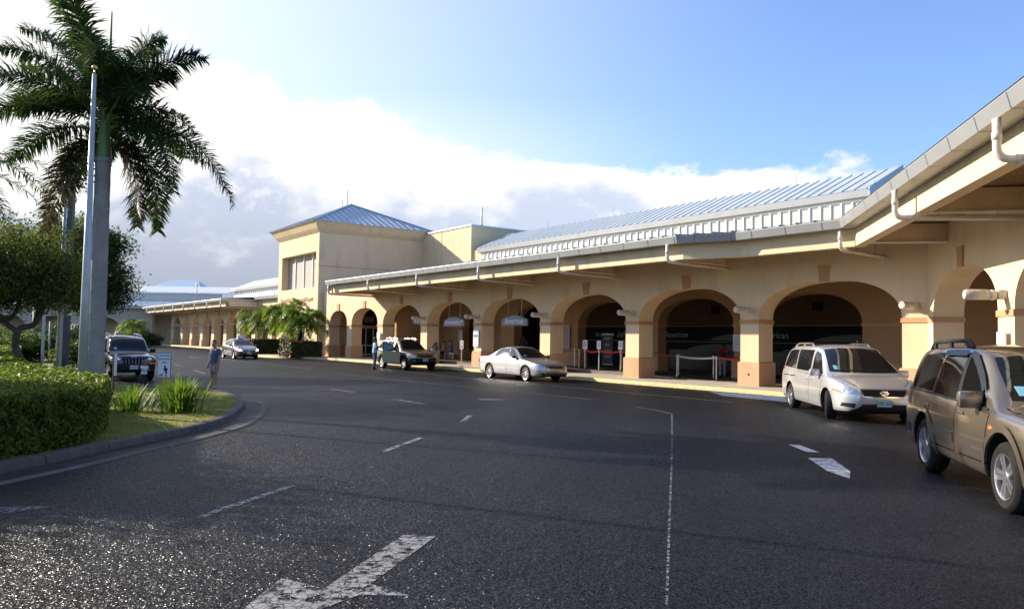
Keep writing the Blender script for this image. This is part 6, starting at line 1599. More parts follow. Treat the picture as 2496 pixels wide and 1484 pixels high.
def person(label, loc, rz, H, top_mat, leg_mat, hair_mat, skin, pose=None, legs='long', sleeve=.55, group=None, shoe_mat=None, hair=True, girth=1.0):
    """stands at its feet, faces +x; every joint is given as a fraction of the height"""
    J = dict(pelvis=(0,0,.53), waist=(.0,0,.61), chest=(.012,0,.72), neck=(-.005,0,.825), chin=(.008,0,.868), head=(.014,0,.925), crown=(.004,0,.972), nose=(.068,0,.915),
             shL=(0,.098,.803), elL=(-.012,.135,.64), wrL=(.03,.145,.495), haL=(.04,.145,.455), shR=(0,-.098,.803), elR=(-.012,-.135,.64), wrR=(.03,-.145,.495), haR=(.04,-.145,.455),
             hpL=(0,.05,.515), knL=(.012,.056,.285), anL=(-.012,.058,.045), toL=(.085,.068,.016), hpR=(0,-.05,.515), knR=(.012,-.056,.285), anR=(-.012,-.058,.045), toR=(.085,-.068,.016))
    J.update(pose or {})
    P = {k: Vector(v)*H for k, v in J.items()}
    root = thing('person', label, 'person', loc, rz, group)
    names = ['pelvis','waist','chest','neck','chin','head','crown','nose','shL','elL','wrL','haL','shR','elR','wrR','haR','hpL','knL','anL','toL','hpR','knR','anR','toR']
    rad = dict(pelvis=(.085,.062),waist=(.075,.055),chest=(.085,.06),neck=.033,chin=(.036,.040),head=(.046,.056),crown=(.032,.040),nose=.010,
               shL=.040,elL=.027,wrL=.018,haL=(.022,.014),hpL=.056,knL=.036,anL=.024,toL=.020)
    for k in list(rad):
        if k.endswith('L'): rad[k[:-1]+'R'] = rad[k]
    V = [P[n] for n in names]; ix = {n: i for i, n in enumerate(names)}
    sc = lambda r: tuple(q*H for q in r) if isinstance(r, tuple) else r*H
    R = [sc(rad[n]) for n in names]
    E_ = [('pelvis','waist'),('waist','chest'),('chest','neck'),('neck','chin'),('chin','head'),('head','crown'),('head','nose'),('chest','shL'),('shL','elL'),('elL','wrL'),('wrL','haL'),('chest','shR'),('shR','elR'),('elR','wrR'),('wrR','haR'),
          ('pelvis','hpL'),('hpL','knL'),('knL','anL'),('anL','toL'),('pelvis','hpR'),('hpR','knR'),('knR','anR'),('anR','toR')]
    E = [(ix[a], ix[b]) for a, b in E_]
    for s_, sg in (('L',1),('R',-1)):          # five fingers on each hand
        h, w = P['ha'+s_], P['wr'+s_]; d = (h-w).normalized(); sd2 = Vector((1,0,0)).cross(d); sd2 = Vector((1,0,0))-d*d.x; sd2.normalize()
        nn_ = d.cross(sd2).normalized()
        for k in range(4):
            o = sd2*H*(.0165-.011*k); L_ = H*(.040,.046,.043,.034)[k]
            a = h+o+d*H*.016; b = a+d*L_*.55+nn_*sg*H*.003; c = b+d*L_*.4+nn_*sg*H*-.010
            i0 = len(V); V += [a,b,c]; R += [H*.0062,H*.0056,H*.0046]; E += [(ix['ha'+s_],i0),(i0,i0+1),(i0+1,i0+2)]
        a = h+sd2*H*.022-d*H*.008; b = a+sd2*H*.012+d*H*.022; i0 = len(V); V += [a,b]; R += [H*.007,H*.0055]; E += [(ix['ha'+s_],i0),(i0,i0+1)]
    body = skin_graph('body', V, E, R, skin, root)
    # clothes follow the limbs with a little ease
    el = lambda a, b, t: P[a]+(P[b]-P[a])*t
    g = girth
    dn = Vector((0,0,-.012*H)); sR = .046*H if sleeve < .7 else .040*H
    rings = [(P['pelvis']+dn*2.0, .074*H*g, .102*H*g), (P['pelvis']+Vector((0,0,.02*H)), .076*H*g, .100*H*g), (P['waist'], .073*H*g, .096*H*g), (el('waist','chest',.6), .070*H*g, .098*H*g), (P['chest'], .070*H, .104*H), (el('chest','neck',.55), .060*H, .105*H), (el('chest','neck',.80), .046*H, .080*H), (el('chest','neck',.98), .036*H, .042*H)]
    limbs = []
    for q in 'LR':
        pts = [el('chest','sh'+q,.75), P['sh'+q], el('sh'+q,'el'+q,min(1,sleeve))]; rs = [.050*H, .047*H, sR]
        if sleeve > .9: pts += [el('el'+q,'wr'+q,.9)]; rs += [.028*H]
        limbs.append((pts, rs))
    garment('shirt', rings, limbs, H, top_mat, root)
    pr = [(P['pelvis']+Vector((0,0,-.055*H)), .062*H, .085*H), (P['pelvis']+Vector((0,0,-.02*H)), .069*H*g, .094*H*g), (P['pelvis']+Vector((0,0,.05*H)), .068*H*g, .090*H*g)]
    limbs = []
    for q in 'LR':
        if legs == 'short': limbs.append(([P['hp'+q], el('hp'+q,'kn'+q,.35), el('hp'+q,'kn'+q,.80)], [.060*H, .061*H, .060*H]))
        else: limbs.append(([P['hp'+q], el('hp'+q,'kn'+q,.5), P['kn'+q], el('kn'+q,'an'+q,.5), el('kn'+q,'an'+q,1.06)], [.058*H,.052*H,.043*H,.039*H,.037*H]))
    if abs(P['knL'].z-P['hpL'].z) < .05*H: pr = [(c+Vector((0,0,.0)), a_, b_) for c, a_, b_ in pr]
    garment('shorts' if legs == 'short' else 'trousers', pr, limbs, H, leg_mat, root)
    # hair, ears, eyes, shoes
    hd = P['head']; upv = (P['crown']-P['chin']).normalized(); fw = (P['nose']-hd); fw = (fw-upv*fw.dot(upv)).normalized(); sdv = upv.cross(fw)
    Mh = Matrix((fw,sdv,upv)).transposed()
    if hair:
        bm = bmesh.new(); bmesh.ops.create_uvsphere(bm, u_segments=20, v_segments=14, radius=1)
        bmesh.ops.delete(bm, geom=[v for v in bm.verts if v.co.z < -.55 or (v.co.x > .35 and v.co.z < .42) or (abs(v.co.y) > .5 and v.co.x > -.05 and v.co.z < .05)], context='VERTS')
        for v in bm.verts:
            q = Vector((v.co.x*.064*H-.006*H, v.co.y*.052*H, v.co.z*.066*H+.012*H)); q *= 1+.05*noise.noise(v.co*4); v.co = Mh @ q+hd
        me = bpy.data.meshes.new('hair'); bm.to_mesh(me); bm.free(); me.materials.append(hair_mat); me.polygons.foreach_set('use_smooth', [True]*len(me.polygons)); link('hair', me, root)
    for sg in (-1,1):
        m = MB(); m.ball(Mh @ Vector((-.004*H, sg*.050*H, .0))+hd, .012*H, seg=8, sc=(.7,.45,1.1)); m.build('ear', skin, root, smooth=True)
        m = MB(); m.ball(Mh @ Vector((.048*H, sg*.019*H, .006*H))+hd, .0055*H, seg=8); m.build('eye', M_TRIMB, root, smooth=True)
    m = MB(); c = Mh @ Vector((.053*H,0,-.030*H))+hd; m.box(c, (.006*H,.024*H,.006*H), M=Mh); m.build('mouth', mk('lips', (.25,.08,.06), .5, var=0), root)
    for s_ in 'LR':
        a, t = P['an'+s_], P['to'+s_]
        skin_graph('shoe', [a+Vector((-.012*H,0,-.022*H)),(a+t)/2+Vector((0,0,-.012*H)),t+Vector((.012*H,0,.004*H))], [(0,1),(1,2)], [(.026*H,.024*H),(.026*H,.020*H),(.022*H,.015*H)], shoe_mat or M_TRIMB, root, sub=1)
    return root
M_HAIRG = mk('hair_grey', (.10,.09,.085), .7, var=.3, scale=40)
M_HAIRB = mk('hair_blonde', (.55,.36,.14), .6, var=.3, scale=40)
M_HAIRK = mk('hair_black', (.012,.010,.010), .6, var=.3, scale=40)
M_KHAKI = mk('cloth_khaki', (.27,.245,.205), .9, var=.1, scale=8, bump=.2)
M_WHITEC = mk('cloth_white', (.75,.75,.76), .9, var=.05, scale=8, bump=.2)
M_NAVYC = mk('cloth_navy', (.022,.022,.04), .9, var=.15, scale=8, bump=.2)
M_JEAN = mk('cloth_denim', (.05,.075,.11), .9, var=.2, scale=9, bump=.2)
M_LBLUE = mk('cloth_light_blue', (.33,.47,.62), .9, var=.08, scale=6, bump=.2)
M_TEAL = mk('cloth_blue', (.03,.15,.27), .9, var=.12, scale=6)
M_FLOR = mk('cloth_pink_print', (.35,.16,.15), .9, var=.6, scale=25)
M_REDC = mk('cloth_red', (.30,.012,.015), .9, var=.1)
M_DARKC = mk('cloth_dark', (.018,.018,.022), .9, var=.1)
M_STRIPE = stripe_material('shirt_stripes', (.014,.026,.085), (.28,.32,.42), .062, 'Z', .78, .9)
M_SHOEW = mk('shoe_grey', (.32,.34,.38), .7, var=.1)

mx, my = -10.05, 26.55
man = person('grey-haired man in navy striped polo shirt and khaki shorts on the island kerb, looking down', (mx,my,ground_z(mx,my)+.135), math.radians(238), 1.66, M_STRIPE, M_KHAKI, M_HAIRG, M_SKIN,
    pose=dict(head=(.045,.018,.915), chin=(.035,.008,.862), crown=(.045,.018,.968), nose=(.098,.045,.893), anL=(-.01,.052,.045), toL=(.08,.07,.016)), legs='short', sleeve=.78, shoe_mat=M_SHOEW, girth=1.2)
m = MB(); m.tube([(.03*1.66+.004*math.cos(t),-.145*1.66+.03*math.sin(t),.505*1.66+.03*0) for t in (0,)]+[(.03*1.66,-.145*1.66,.52*1.66)], .033, 10); m.build('wristwatch', M_WHITEC, man)
kx, ky = -13.5, 28.85
kid = person('blonde toddler in white t-shirt and dark trousers in front of the navy off-roader', (kx,ky,ground_z(kx,ky)+.125), math.radians(-35), .96, M_WHITEC, M_NAVYC, M_HAIRB, M_SKIN,
    pose=dict(head=(.02,0,.885), crown=(.01,0,.955), chin=(.016,0,.815), nose=(.098,0,.870), neck=(-.005,0,.775), shL=(0,.10,.75), shR=(0,-.10,.75), elL=(.05,.14,.61), wrL=(.17,.11,.60), haL=(.215,.10,.61), elR=(.05,-.14,.61), wrR=(.16,-.10,.585), haR=(.20,-.09,.59),
    chest=(.012,0,.68), waist=(0,0,.57), pelvis=(0,0,.47), hpL=(0,.055,.455), hpR=(0,-.055,.455)), sleeve=.6, girth=1.15)
# fuller childish head of curls
hp = Vector((.02,0,.90))*.96; P = rng.normal(0,1,(420,3)); P /= np.linalg.norm(P,axis=1)[:,None]; P = P[(P[:,2] > -.45)&~((P[:,0] > .45)&(P[:,2] < .45))]
V, Fc = leaf_quads(P*.092+np.array(hp), P, .045, .7); link('curls', npmesh('curls', V, Fc, M_HAIRB), kid)
bx, by = -7.42, 42.6
blue = person('man in light blue shirt and jeans standing at the open door of the olive-gold vehicle', (bx,by,ground_z(bx,by)), math.radians(25), 1.76, M_LBLUE, M_JEAN, M_HAIRK, M_SKIND,
    pose=dict(elL=(.06,.15,.66), wrL=(.17,.11,.70), haL=(.20,.10,.72), elR=(.02,-.15,.65), wrR=(.12,-.13,.57), haR=(.155,-.12,.56), anR=(-.06,-.06,.045), toR=(.035,-.07,.016)), sleeve=.8, girth=1.05)
m = MB(); m.prism([(-.035,1.10),(.035,1.10),(.02,1.42),(-.02,1.42)], 'x', .165, .175); m.build('tie', M_NAVYC, blue)
SIT = dict(pelvis=(0,0,.27), waist=(.0,0,.35), chest=(.02,0,.46), neck=(.02,0,.565), chin=(.035,0,.608), head=(.045,0,.665), crown=(.035,0,.712), nose=(.10,0,.655), shL=(.015,.098,.543), elL=(.03,.13,.39), wrL=(.16,.09,.37), haL=(.195,.08,.37), shR=(.015,-.098,.543), elR=(.03,-.13,.39), wrR=(.16,-.09,.37), haR=(.195,-.08,.37),
           hpL=(0,.05,.262), knL=(.23,.06,.262), anL=(.22,.06,.045), toL=(.31,.07,.016), hpR=(0,-.05,.262), knR=(.23,-.06,.262), anR=(.22,-.06,.045), toR=(.31,-.07,.016))
q = F(33.7,-3.7,.3); person('seated person in blue shirt leaning forward on the bench inside the fourth arch', tuple(q), math.radians(190), 1.74, M_TEAL, M_FLOR, M_HAIRK, M_SKIN, SIT, sleeve=.6)
q = F(34.3,-3.5,.3); person('seated person in pink print beside the one in blue, inside the fourth arch', tuple(q), math.radians(200), 1.66, M_FLOR, M_DARKC, M_HAIRK, M_SKIN, SIT, sleeve=.6)
q = F(25.6,-3.9,.3); person('heavy-set person in dark clothes standing inside the arch above the silver saloon', tuple(q), math.radians(-130), 1.74, M_DARKC, M_DARKC, M_HAIRK, M_SKIND, dict(elL=(-.01,.19,.66),elR=(-.01,-.19,.66),wrL=(.06,.14,.57),wrR=(.06,-.14,.57),haL=(.09,.11,.56),haR=(.09,-.11,.56)), sleeve=1.0, girth=1.5)
LEAN = dict(waist=(.05,0,.61), chest=(.15,0,.69), neck=(.215,0,.765), chin=(.24,0,.79), head=(.28,0,.82), crown=(.31,0,.86), nose=(.31,0,.775), shL=(.17,.098,.755), elL=(.24,.12,.61), wrL=(.33,.09,.53), haL=(.36,.08,.50), shR=(.17,-.098,.755), elR=(.24,-.12,.61), wrR=(.33,-.09,.53), haR=(.36,-.08,.50))
q = F(11.2,-4.6,.17); person('staff member in red shirt and khaki trousers bending forward behind the rope barrier', tuple(q), math.radians(-100), 1.70, M_REDC, M_KHAKI, M_HAIRK, M_SKIND, LEAN, sleeve=.6)
q = F(20.9,-6.4,.3); person('person in white shirt half hidden behind the inner pier', tuple(q), math.radians(-90), 1.68, M_WHITEC, M_DARKC, M_HAIRK, M_SKIND)
# bench under the seated pair
b_ = thing('bench', 'pale bench under the two seated people inside the fourth arch', 'bench', tuple(F(34.0,-3.7,.3)), ROT)
m = MB(); m.bevbox((0,0,.40),(2.0,.5,.06),.02); m.build('seat', M_LOUV, b_)
for sx in (-.85,.85): m = MB(); m.box((sx,0,.19),(.08,.42,.37)); m.build('leg', M_FRAME, b_)

# ---------------------------------------------------------------- signs, posts and barriers
M_SIGNB = mk('sign_slate', (.20,.245,.30), .55, var=.04)
M_WHT = mk('sign_face_white', (.72,.73,.75), .5, var=.03)
M_NVY = mk('sign_navy', (.03,.035,.12), .5, var=.05)
M_INKD = mk('sign_ink', (.02,.02,.025), .7, var=0)
M_POST = mk('post_galvanised', (.40,.42,.41), .42, metal=.3, var=.08, scale=5)
M_CHR = mk('stanchion_steel', (.62,.60,.57), .28, metal=.6, var=.05)
M_BELT = mk('belt_red', (.38,.012,.015), .6, var=.05)
M_BELTW = mk('belt_pale', (.50,.46,.42), .6, var=.05)
def hanging_sign(label, a, txt, b=-.35, second=None):
    r = thing('hanging_sign', label, 'sign', tuple(F(a,b,2.75)), ROT+PI)
    # local x runs towards the viewer's right along the wall, -y faces out
    A = [(-1.15,-.27),(1.15,-.27),(1.15,.06)]+[(1.15-2.3*i/16, .06+.22*math.sin(PI*i/16)) for i in range(1,16)]+[(-1.15,.06)]
    m = MB(); m.prism(A, 'y', -.05, .05); m.build('sign_board', M_SIGNB, r)
    for x in (-.62,.62): m = MB(); m.tube([(x,0,.2),(x,0,1.9)], .018, 6); m.build('hanger_rod', M_POST, r)
    text_on(r, txt, .44 if not second else .36, M_WHT, face_matrix((0 if not second else -.28,-.058,-.03),(1,0,0),(0,0,1)), extrude=.004, name='lettering', off=.006)
    if second: text_on(r, second, .36, M_WHT, face_matrix((.66,-.058,-.02),(1,0,.12),(0,0,1)), extrude=.004, shear=.35, name='lettering')
    return r
hanging_sign('slate arched sign reading American, hung in the arch above the silver saloon', 21.7, 'American')
hanging_sign('slate arched sign reading American Eagle, hung in the fourth arch', 27.9, 'American', second='Eagle')
r = thing('wayfinding_sign', 'grey hanging sign with arrow and restroom pictograms inside the third arch', 'sign', tuple(F(33.9,-1.3,2.9)), ROT+PI)
m = MB(); m.box((0,0,0),(1.7,.08,.46)); m.build('sign_board', M_SIGNB, r)
m = MB(); m.prism([(-.55,.15),(-.67,.0),(-.59,.0),(-.59,-.14),(-.51,-.14),(-.51,.0),(-.43,.0)], 'y', -.048, -.042); m.build('arrow', M_WHT, r)
for x, z in ((-.18,.11),(-.18,-.11)): m = MB(); m.box((x,-.046,z),(.2,.01,.19)); pc = m.build('pictogram', M_WHT, r); m = MB(); m.box((x,-.053,z),(.05,.006,.12)); m.ball((x,-.053,z+.075),.024,seg=8); m.build('figure', M_SIGNB, pc)
text_on(r, 'Restrooms', .15, M_WHT, face_matrix((.42,-.046,-.08),(1,0,0),(0,0,1)), extrude=.002)
m = MB(); m.tube([(-.5,0,.2),(-.5,0,2.2)], .015, 6); m.tube([(.5,0,.2),(.5,0,2.2)], .015, 6); m.build('hanger_rod', M_POST, r)

def lines(m, x0, x1, zs, y, h=.018):
    for z in zs: m.box(((x0+x1)/2,y,z),(x1-x0,.004,h))
def notice(label, loc, rz, w, h, nl=5, blue=False, mat=None):
    r = thing('notice', label, 'sign', loc, rz)
    m = MB(); m.box((0,0,0),(w,.03,h)); m.build('board', mat or M_WHT, r)
    m = MB()
    for i in range(nl): lines(m, -w*.4, w*.4*(1-.3*((i*7)%3)/2), [h*.42-h*.84*(i+.5)/nl], -.018, h*.035)
    m.build('printed_lines', mk('print_grey', (.25,.27,.33), .7, var=0), r)
    if blue: m = MB(); m.box((0,-.019,h*.12),(w*.8,.006,h*.13)); m.build('blue_panel', mk('notice_blue', (.05,.13,.33), .5, var=0), r)
    return r
notice('tall white notice with a blue panel on the pier left of the silver saloon', tuple(F(24.8,.10,1.78)), ROT+PI, .52, .95, 6, True)
notice('white notice on the pier behind the man in light blue', tuple(F(37.2,.10,1.85)), ROT+PI, .48, .45, 4)
notice('long pale poster on the inner pier above the silver saloon', tuple(F(22.5,-4.60,1.95)), ROT+PI, .72, 1.35, 9, False, mk('poster_grey', (.42,.42,.42), .6, var=.05))
notice('small grey notice on the inner pier by the red belts', tuple(F(16.4,-4.60,1.95)), ROT+PI, .34, .75, 5, False, mk('poster_grey2', (.38,.40,.42), .6, var=.05))
notice('pale notice on the inner pier of the second arch from the corner', tuple(F(10.2,-4.60,1.75)), ROT+PI, .8, .75, 6)
q = PD(5.85,-.10,1.95); notice('small white notice on the pier behind the gold-beige vehicle', tuple(F(q[0],q[1],q[2])), ROT+PI+math.atan2(DL.y,DL.x)-PI, .50, .32, 3)
notice('pale notice on the wall inside the first narrow arch', tuple(F(44.2,-6.20,1.9)), ROT+PI, .4, .6, 4)
notice('pale notice on the wall inside the third arch', tuple(F(34.0,-4.62,1.9)), ROT+PI, .5, .8, 5)

def stanchion(label, x, y, z, head=None, H=1.0):
    r = thing('stanchion', label, 'barrier post', (x,y,z), ROT+PI, 'queue barrier posts in the arcade')
    m = MB(); m.lathe([(0,.035),(.06,.03),(.16,.012),(.17,0)], 20); m.build('base', M_TRIMB, r, smooth=True)
    m = MB(); m.tube([(0,0,.02),(0,0,H)], .032, 12); m.lathe([(.045,H-.10),(.045,H),(0,H+.01)], 12); m.build('post', M_CHR, r, sharp=40)
    if head:
        m = MB(); m.box((0,0,H+.24),(.34,.03,.46)); f = m.build('sign_frame', M_TRIMB if head == 'paper' else M_WHT, r)
        m = MB(); m.box((0,-.018,H+.24),(.28,.008,.40)); p_ = m.build('sign_face', M_NVY if head == 'navy' else M_WHT, f)
        m = MB(); lines(m, -.11, .11, [H+.36-.05*i for i in range(5)], -.023, .014); m.build('printed_lines', M_WHT if head == 'navy' else M_INKD, p_)
    return r
ST = {}
for k, a, b, z, hd, lab in (('s0',25.9,.35,.15,'navy','barrier post with navy sign card beside the tall white notice'),('s1',19.8,-3.0,.3,None,'barrier post nearest the left inner pier by the red belts'),('s2',18.5,-2.2,.3,None,'plain barrier post left of the navy business banner'),
    ('s3',17.19,-1.45,.3,'white','barrier post with a narrow white sign card'),('s4',15.93,-1.25,.3,'paper','barrier post with a grey sheet in a black frame'),('s5',16.6,-3.4,.3,'navy','barrier post with a navy card behind the grey sheet'),('s6',14.9,-1.7,.3,'paper','barrier post with a white sheet beside the yellow bag'),
    ('s7',12.6,-3.2,.17,None,'barrier post just right of the second pier from the corner'),('s8',11.6,-2.0,.17,None,'barrier post at the left end of the pale belt'),('s9',10.3,-2.9,.17,None,'barrier post behind the pale belt'),('s10',9.15,-1.7,.17,None,'barrier post at the right end of the pale belt'),('s11',9.4,-3.6,.17,None,'dark barrier post by the inner pier right of the staff member'),('s12',11.0,-7.2,.17,None,'barrier post far back before the ticket wall')):
    q = F(a,b,z); ST[k] = (stanchion(lab, q.x, q.y, q.z, hd), Vector((q.x,q.y,q.z)))
def belt(k0, k1, mat, h=.07, end=None):
    r, p = ST[k0]; q = ST[k1][1] if k1 else Vector(end); d = (q-p); Mi = Matrix.Rotation(-(ROT+PI),3,'Z'); m = MB(); n = 8; vs = []
    for i in range(n+1):
        t = i/n; c = Mi @ (d*t); c.z = d.z*t+.95-.07*math.sin(PI*t)
        vs += [(c.x,c.y,c.z-h/2),(c.x,c.y,c.z+h/2)]
    m.add(vs, [(2*i,2*i+2,2*i+3,2*i+1) for i in range(n)]); o = m.build('belt', mat, r)
    s_ = o.modifiers.new('web', 'SOLIDIFY'); s_.thickness = .004
belt('s1','s2',M_BELT); belt('s2','s3',M_BELT); belt('s3','s4',M_BELT,.10); belt('s4','s6',M_BELT,.09); belt('s8','s10',M_BELTW,.08); belt('s10',None,M_BELT,.07,tuple(F(7.0,-2.2,.17))); belt('s9','s11',M_BELT,.06); belt('s7',None,M_BELT,.06,tuple(F(13.6,-2.6,.3))); belt('s6',None,M_BELT,.08,tuple(F(13.2,-1.9,.3)))
r = thing('banner_stand', 'dark navy banner stand with yellow lettering behind the queue posts', 'banner', tuple(F(18.3,-4.0,.3)), ROT+PI)
m = MB(); m.box((0,0,1.0),(.80,.03,1.6)); bn = m.build('banner', mk('banner_navy', (.008,.012,.04), .6, var=.05), r)
m = MB(); m.box((0,-.005,1.79),(.82,.05,.04)); m.box((0,-.005,.20),(.82,.05,.03)); m.build('rail', M_WHT, r)
for i, t in enumerate(('FIRST','AND','BUSINESS','CLASS')): text_on(bn, t, .19 if len(t) < 7 else .135, mk('letter_yellow', (.55,.42,.03), .6, var=0), face_matrix((0,-.02,1.55-.31*i),(1,0,0),(0,0,1)), extrude=.002)
m = MB(); m.box((0,0,.02),(.7,.35,.04)); m.tube([(0,.03,.02),(0,.03,1.8)], .012, 6); m.build('stand', M_TRIMB, r)
r = thing('cleaning_cart', 'janitor cart with a hanging yellow bag and a broom beside a pier', 'cart', tuple(F(13.15,-.75,.30)), ROT+PI)
m = MB(); m.bevbox((0,0,.60),(.30,.34,.66),.06); m.build('bag', mk('bag_yellow', (.66,.47,.04), .6, var=.15, scale=5), r)
m = MB(); m.box((0,0,.96),(.40,.42,.04)); m.build('bag_ring', M_WHT, r)
m = MB()
for x in (-.19,.19):
    for y in (-.2,.2): m.tube([(x,y,.06),(x,y,.95)], .012, 6)
m.box((0,0,.10),(.6,.5,.03)); m.build('frame', M_TRIMB, r)
m = MB(); m.tube([(.22,-.1,.1),(.26,-.1,1.75)], .012, 6); m.build('broom_handle', M_TRIM, r)
r = thing('traffic_cone', 'dark red traffic cone at the tower corner', 'traffic cone', tuple(F(46.6,.9,.15)), ROT)
m = MB(); m.lathe([(.19,.03),(.035,.72),(0,.73)], 20); m.build('cone', mk('cone_red', (.38,.035,.022), .6, var=.1), r, sharp=40)
m = MB(); m.box((0,0,.017),(.44,.44,.034)); m.build('base', M_TRIMB, r)
for i, (a, lab) in enumerate(((39.2,'grey litter bin by the glass doors, left one'),(38.3,'grey litter bin by the glass doors, right one'))):
    r = thing('litter_bin', lab, 'bin', tuple(F(a,-2.2,.15)), ROT, 'grey litter bins by the glass doors')
    m = MB(); m.bevbox((0,0,.48),(.62,.55,.94),.03); m.build('body', mk('bin_grey', (.16,.14,.125), .6, var=.1), r); m = MB(); m.bevbox((0,0,.98),(.66,.6,.09),.03); m.build('lid', M_TRIMB, r)
# floodlights on the piers
def floodlight(label, loc, rz):
    r = thing('floodlight', label, 'light', loc, rz, 'floodlights on the piers')
    # local -y points away from the wall
    m = MB(); m.bevbox((0,-.10,0),(.22,.20,.22),.02); m.build('mount', mk('lamp_white', (.56,.53,.48), .6, var=.2, scale=9, stain=(.30,.19,.10), sscale=5, samount=.7), r)
    m = MB(); m.ball((0,-.30,-.01), .13, seg=14); m.build('dome', MATS['lamp_white'], r, smooth=True)
    m = MB(); m.lathe([(0,.0),(.10,.0),(.125,.03),(.125,.48),(.10,.53),(0,.54)], 18, (0,-.36,.0), Matrix.Rotation(PI/2,3,'X')); m.build('lamp_barrel', MATS['lamp_white'], r, sharp=40)
for i, lab in enumerate(('floodlight on the corner pier right of the people carrier','floodlight on the pier left of the people carrier','floodlight on the pier by the yellow bag','floodlight on the pier behind the silver saloon','floodlight on the pier with the tall white notice','floodlight above the open-doored vehicle')):
    floodlight(lab, tuple(F(6.2*i-.05,.0,2.98)), ROT+PI)
q = PD(5.85,0,2.98); floodlight('sunlit floodlight on the right wing pier, the largest in view', tuple(F(*q)), ROT+PI+math.atan2(DL.y,DL.x)-PI)
for i in range(6):
    p = F(57+5.4*(i+4),-2.5,2.98); floodlight('white floodlight on the far wing, '+('first','second','third','fourth','fifth','sixth')[i]+' pier along from the palms', tuple(p), ROT+PI)
# hanging round signs in the far wing arches
# dog walk sign
r = thing('dog_walk_sign', 'white sign reading this is the dog walk area on a yellow post', 'sign', (-8.05,18.2,ground_z(-8.05,18.2)+.1), math.radians(-2))
m = MB(); m.box((0,.03,.42),(.10,.05,.84)); m.build('post', mk('post_yellow', (.60,.36,.03), .6, var=.1), r)
m = MB(); m.bevbox((0,-.005,.93),(.31,.012,.58),.004); m.build('border', mk('sign_blue_edge', (.06,.10,.22), .5, var=0), r)
m = MB(); m.box((0,-.014,.93),(.285,.006,.555)); fc = m.build('sign_face', mk('sign_face_cool', (.66,.68,.74), .5, var=.02), r)
for i, t in enumerate(('THIS IS THE','“DOG WALK”','AREA')): text_on(fc, t, .046, M_INKD, face_matrix((0,-.019,1.155-.08*i),(1,0,0),(0,0,1)), extrude=.001, off=.0014)
m = MB(); Y0, Y1 = -.021, -.016
def sil(pts): m.prism(pts, 'y', Y0, Y1)
sil([(.02+.020*math.cos(2*PI*i/12), .905+.026*math.sin(2*PI*i/12)) for i in range(12)])
sil([(.0,.885),(.06,.875),(.085,.86),(.085,.82),(.062,.81),(.07,.79),(.085,.765),(.03,.76),(.02,.80),(.0,.815),(-.008,.85)])
sil([(.035,.765),(.065,.765),(.062,.70),(.065,.672),(.03,.672),(.042,.70)])
sil([(-.11,.70),(-.085,.715),(-.05,.71),(-.045,.735),(-.02,.745),(-.025,.725),(-.035,.70),(-.04,.672),(-.05,.672),(-.055,.69),(-.09,.69),(-.10,.672),(-.112,.672),(-.108,.69),(-.118,.72)])
sil([(-.03,.735),(.0,.80),(.003,.798),(-.027,.732)])
m.build('pictogram', M_INKD, fc)
r = thing('small_sign', 'narrow white sign seen edge-on upon a brown post left of the toddler', 'sign', (-11.2,22.1,ground_z(-11.2,22.1)+.1), math.radians(106))
m = MB(); m.tube([(0,0,0),(0,0,1.1)], .03, 8); m.build('post', M_BARK, r); m = MB(); m.box((0,-.04,.86),(.32,.012,.62)); m.build('sign_face', M_WHT, r)
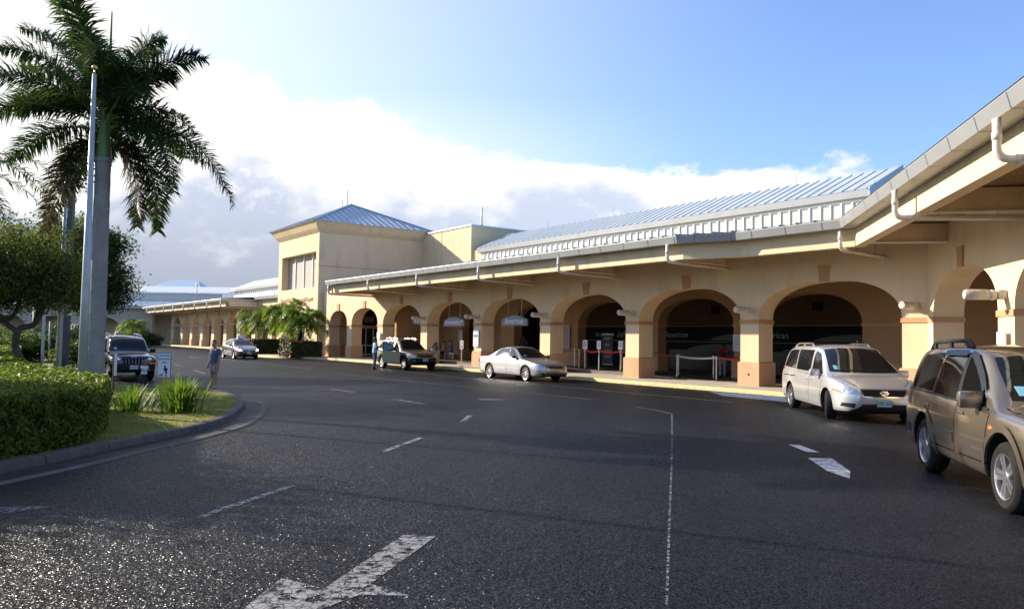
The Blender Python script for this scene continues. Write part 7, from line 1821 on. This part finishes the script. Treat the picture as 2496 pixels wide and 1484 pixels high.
# flagpoles and posts
def flagpole(label, x, y, H, r0, ball=True):
    r = thing('flagpole', label, 'flagpole', (x,y,.08), 0, 'flagpoles by the hedge')
    m = MB(); m.tube([(0,0,0),(0,0,H*.35),(0,0,H)], [r0,r0*.88,r0*.42], 16); m.lathe([(r0*1.9,0),(r0*1.7,.05),(r0*1.05,.09)], 16); m.build('pole', M_POST, r, smooth=True)
    m = MB(); m.tube([(0,0,H),(0,0,H+.10)], r0*.22, 8); m.ball((0,0,H+.14), r0*.6, seg=12); m.build('finial', mk('gold_ball', (.60,.42,.16), .3, metal=.8, var=0), r, smooth=True)
flagpole('silver flagpole with gold ball in front of the royal palm trunk', -8.72, 15.95, 7.0, .092)
flagpole('silver flagpole left of the palm, its top lost behind the fronds', -13.05, 22.6, 7.0, .078)
flagpole('third flagpole, standing left of the view', -9.7, 12.3, 7.0, .092)
r = thing('square_post', 'dark square steel post on a concrete base beside the second flagpole', 'post', (-17.6,30.9,-.12), 0)
m = MB(); m.box((0,0,3.9),(.20,.20,7.2)); m.build('post', mk('post_dark', (.06,.062,.065), .5, var=.1), r); m = MB(); m.bevbox((0,0,.2),(.56,.56,.46),.03); m.build('base', mk('base_dark', (.035,.035,.035), .8, var=.2), r)
for x, y, h, rr, lab in ((-17.6,29.4,2.75,.055,'pale slim post left of the second flagpole'),(-24.5,41.5,2.2,.045,'thin pale post among the shrubs'),(-33,54,3.6,.10,'silver post at the far left behind the crooked trunks')):
    r = thing('slim_post', lab, 'post', (x,y,ground_z(x,y)+.08)); m = MB(); m.tube([(0,0,0),(0,0,h)], rr, 8); m.lathe([(rr,h),(0,h+.02)], 8); m.build('pole', mk('post_pale', (.50,.47,.40), .6, var=.1), r, smooth=True)
# camera dome and small roof things
r = thing('security_camera', 'white dome camera under the left end of the canopy', 'camera', tuple(F(38.2,3.35,5.15)), ROT)
m = MB(); m.lathe([(.05,.05),(.12,.0),(.14,-.16),(.11,-.22)], 16); m.build('housing', M_PIPE, r, smooth=True); m = MB(); m.ball((0,0,-.23), .095, seg=12); m.build('lens', M_GLASS, r, smooth=True)
r = thing('roof_lamp', 'small lamp on a stalk at the near end of the far canopy', 'light', tuple(F(73.5,3.4,5.6)), ROT)
m = MB(); m.tube([(0,0,0),(0,0,1.3)], .035, 8); m.build('stalk', M_POST, r); m = MB(); m.bevbox((.12,0,1.35),(.35,.2,.16),.03); m.build('lamp_head', M_LOUV, r)
for i, t in enumerate((2.0, 9.0, 16.0)):
    pass
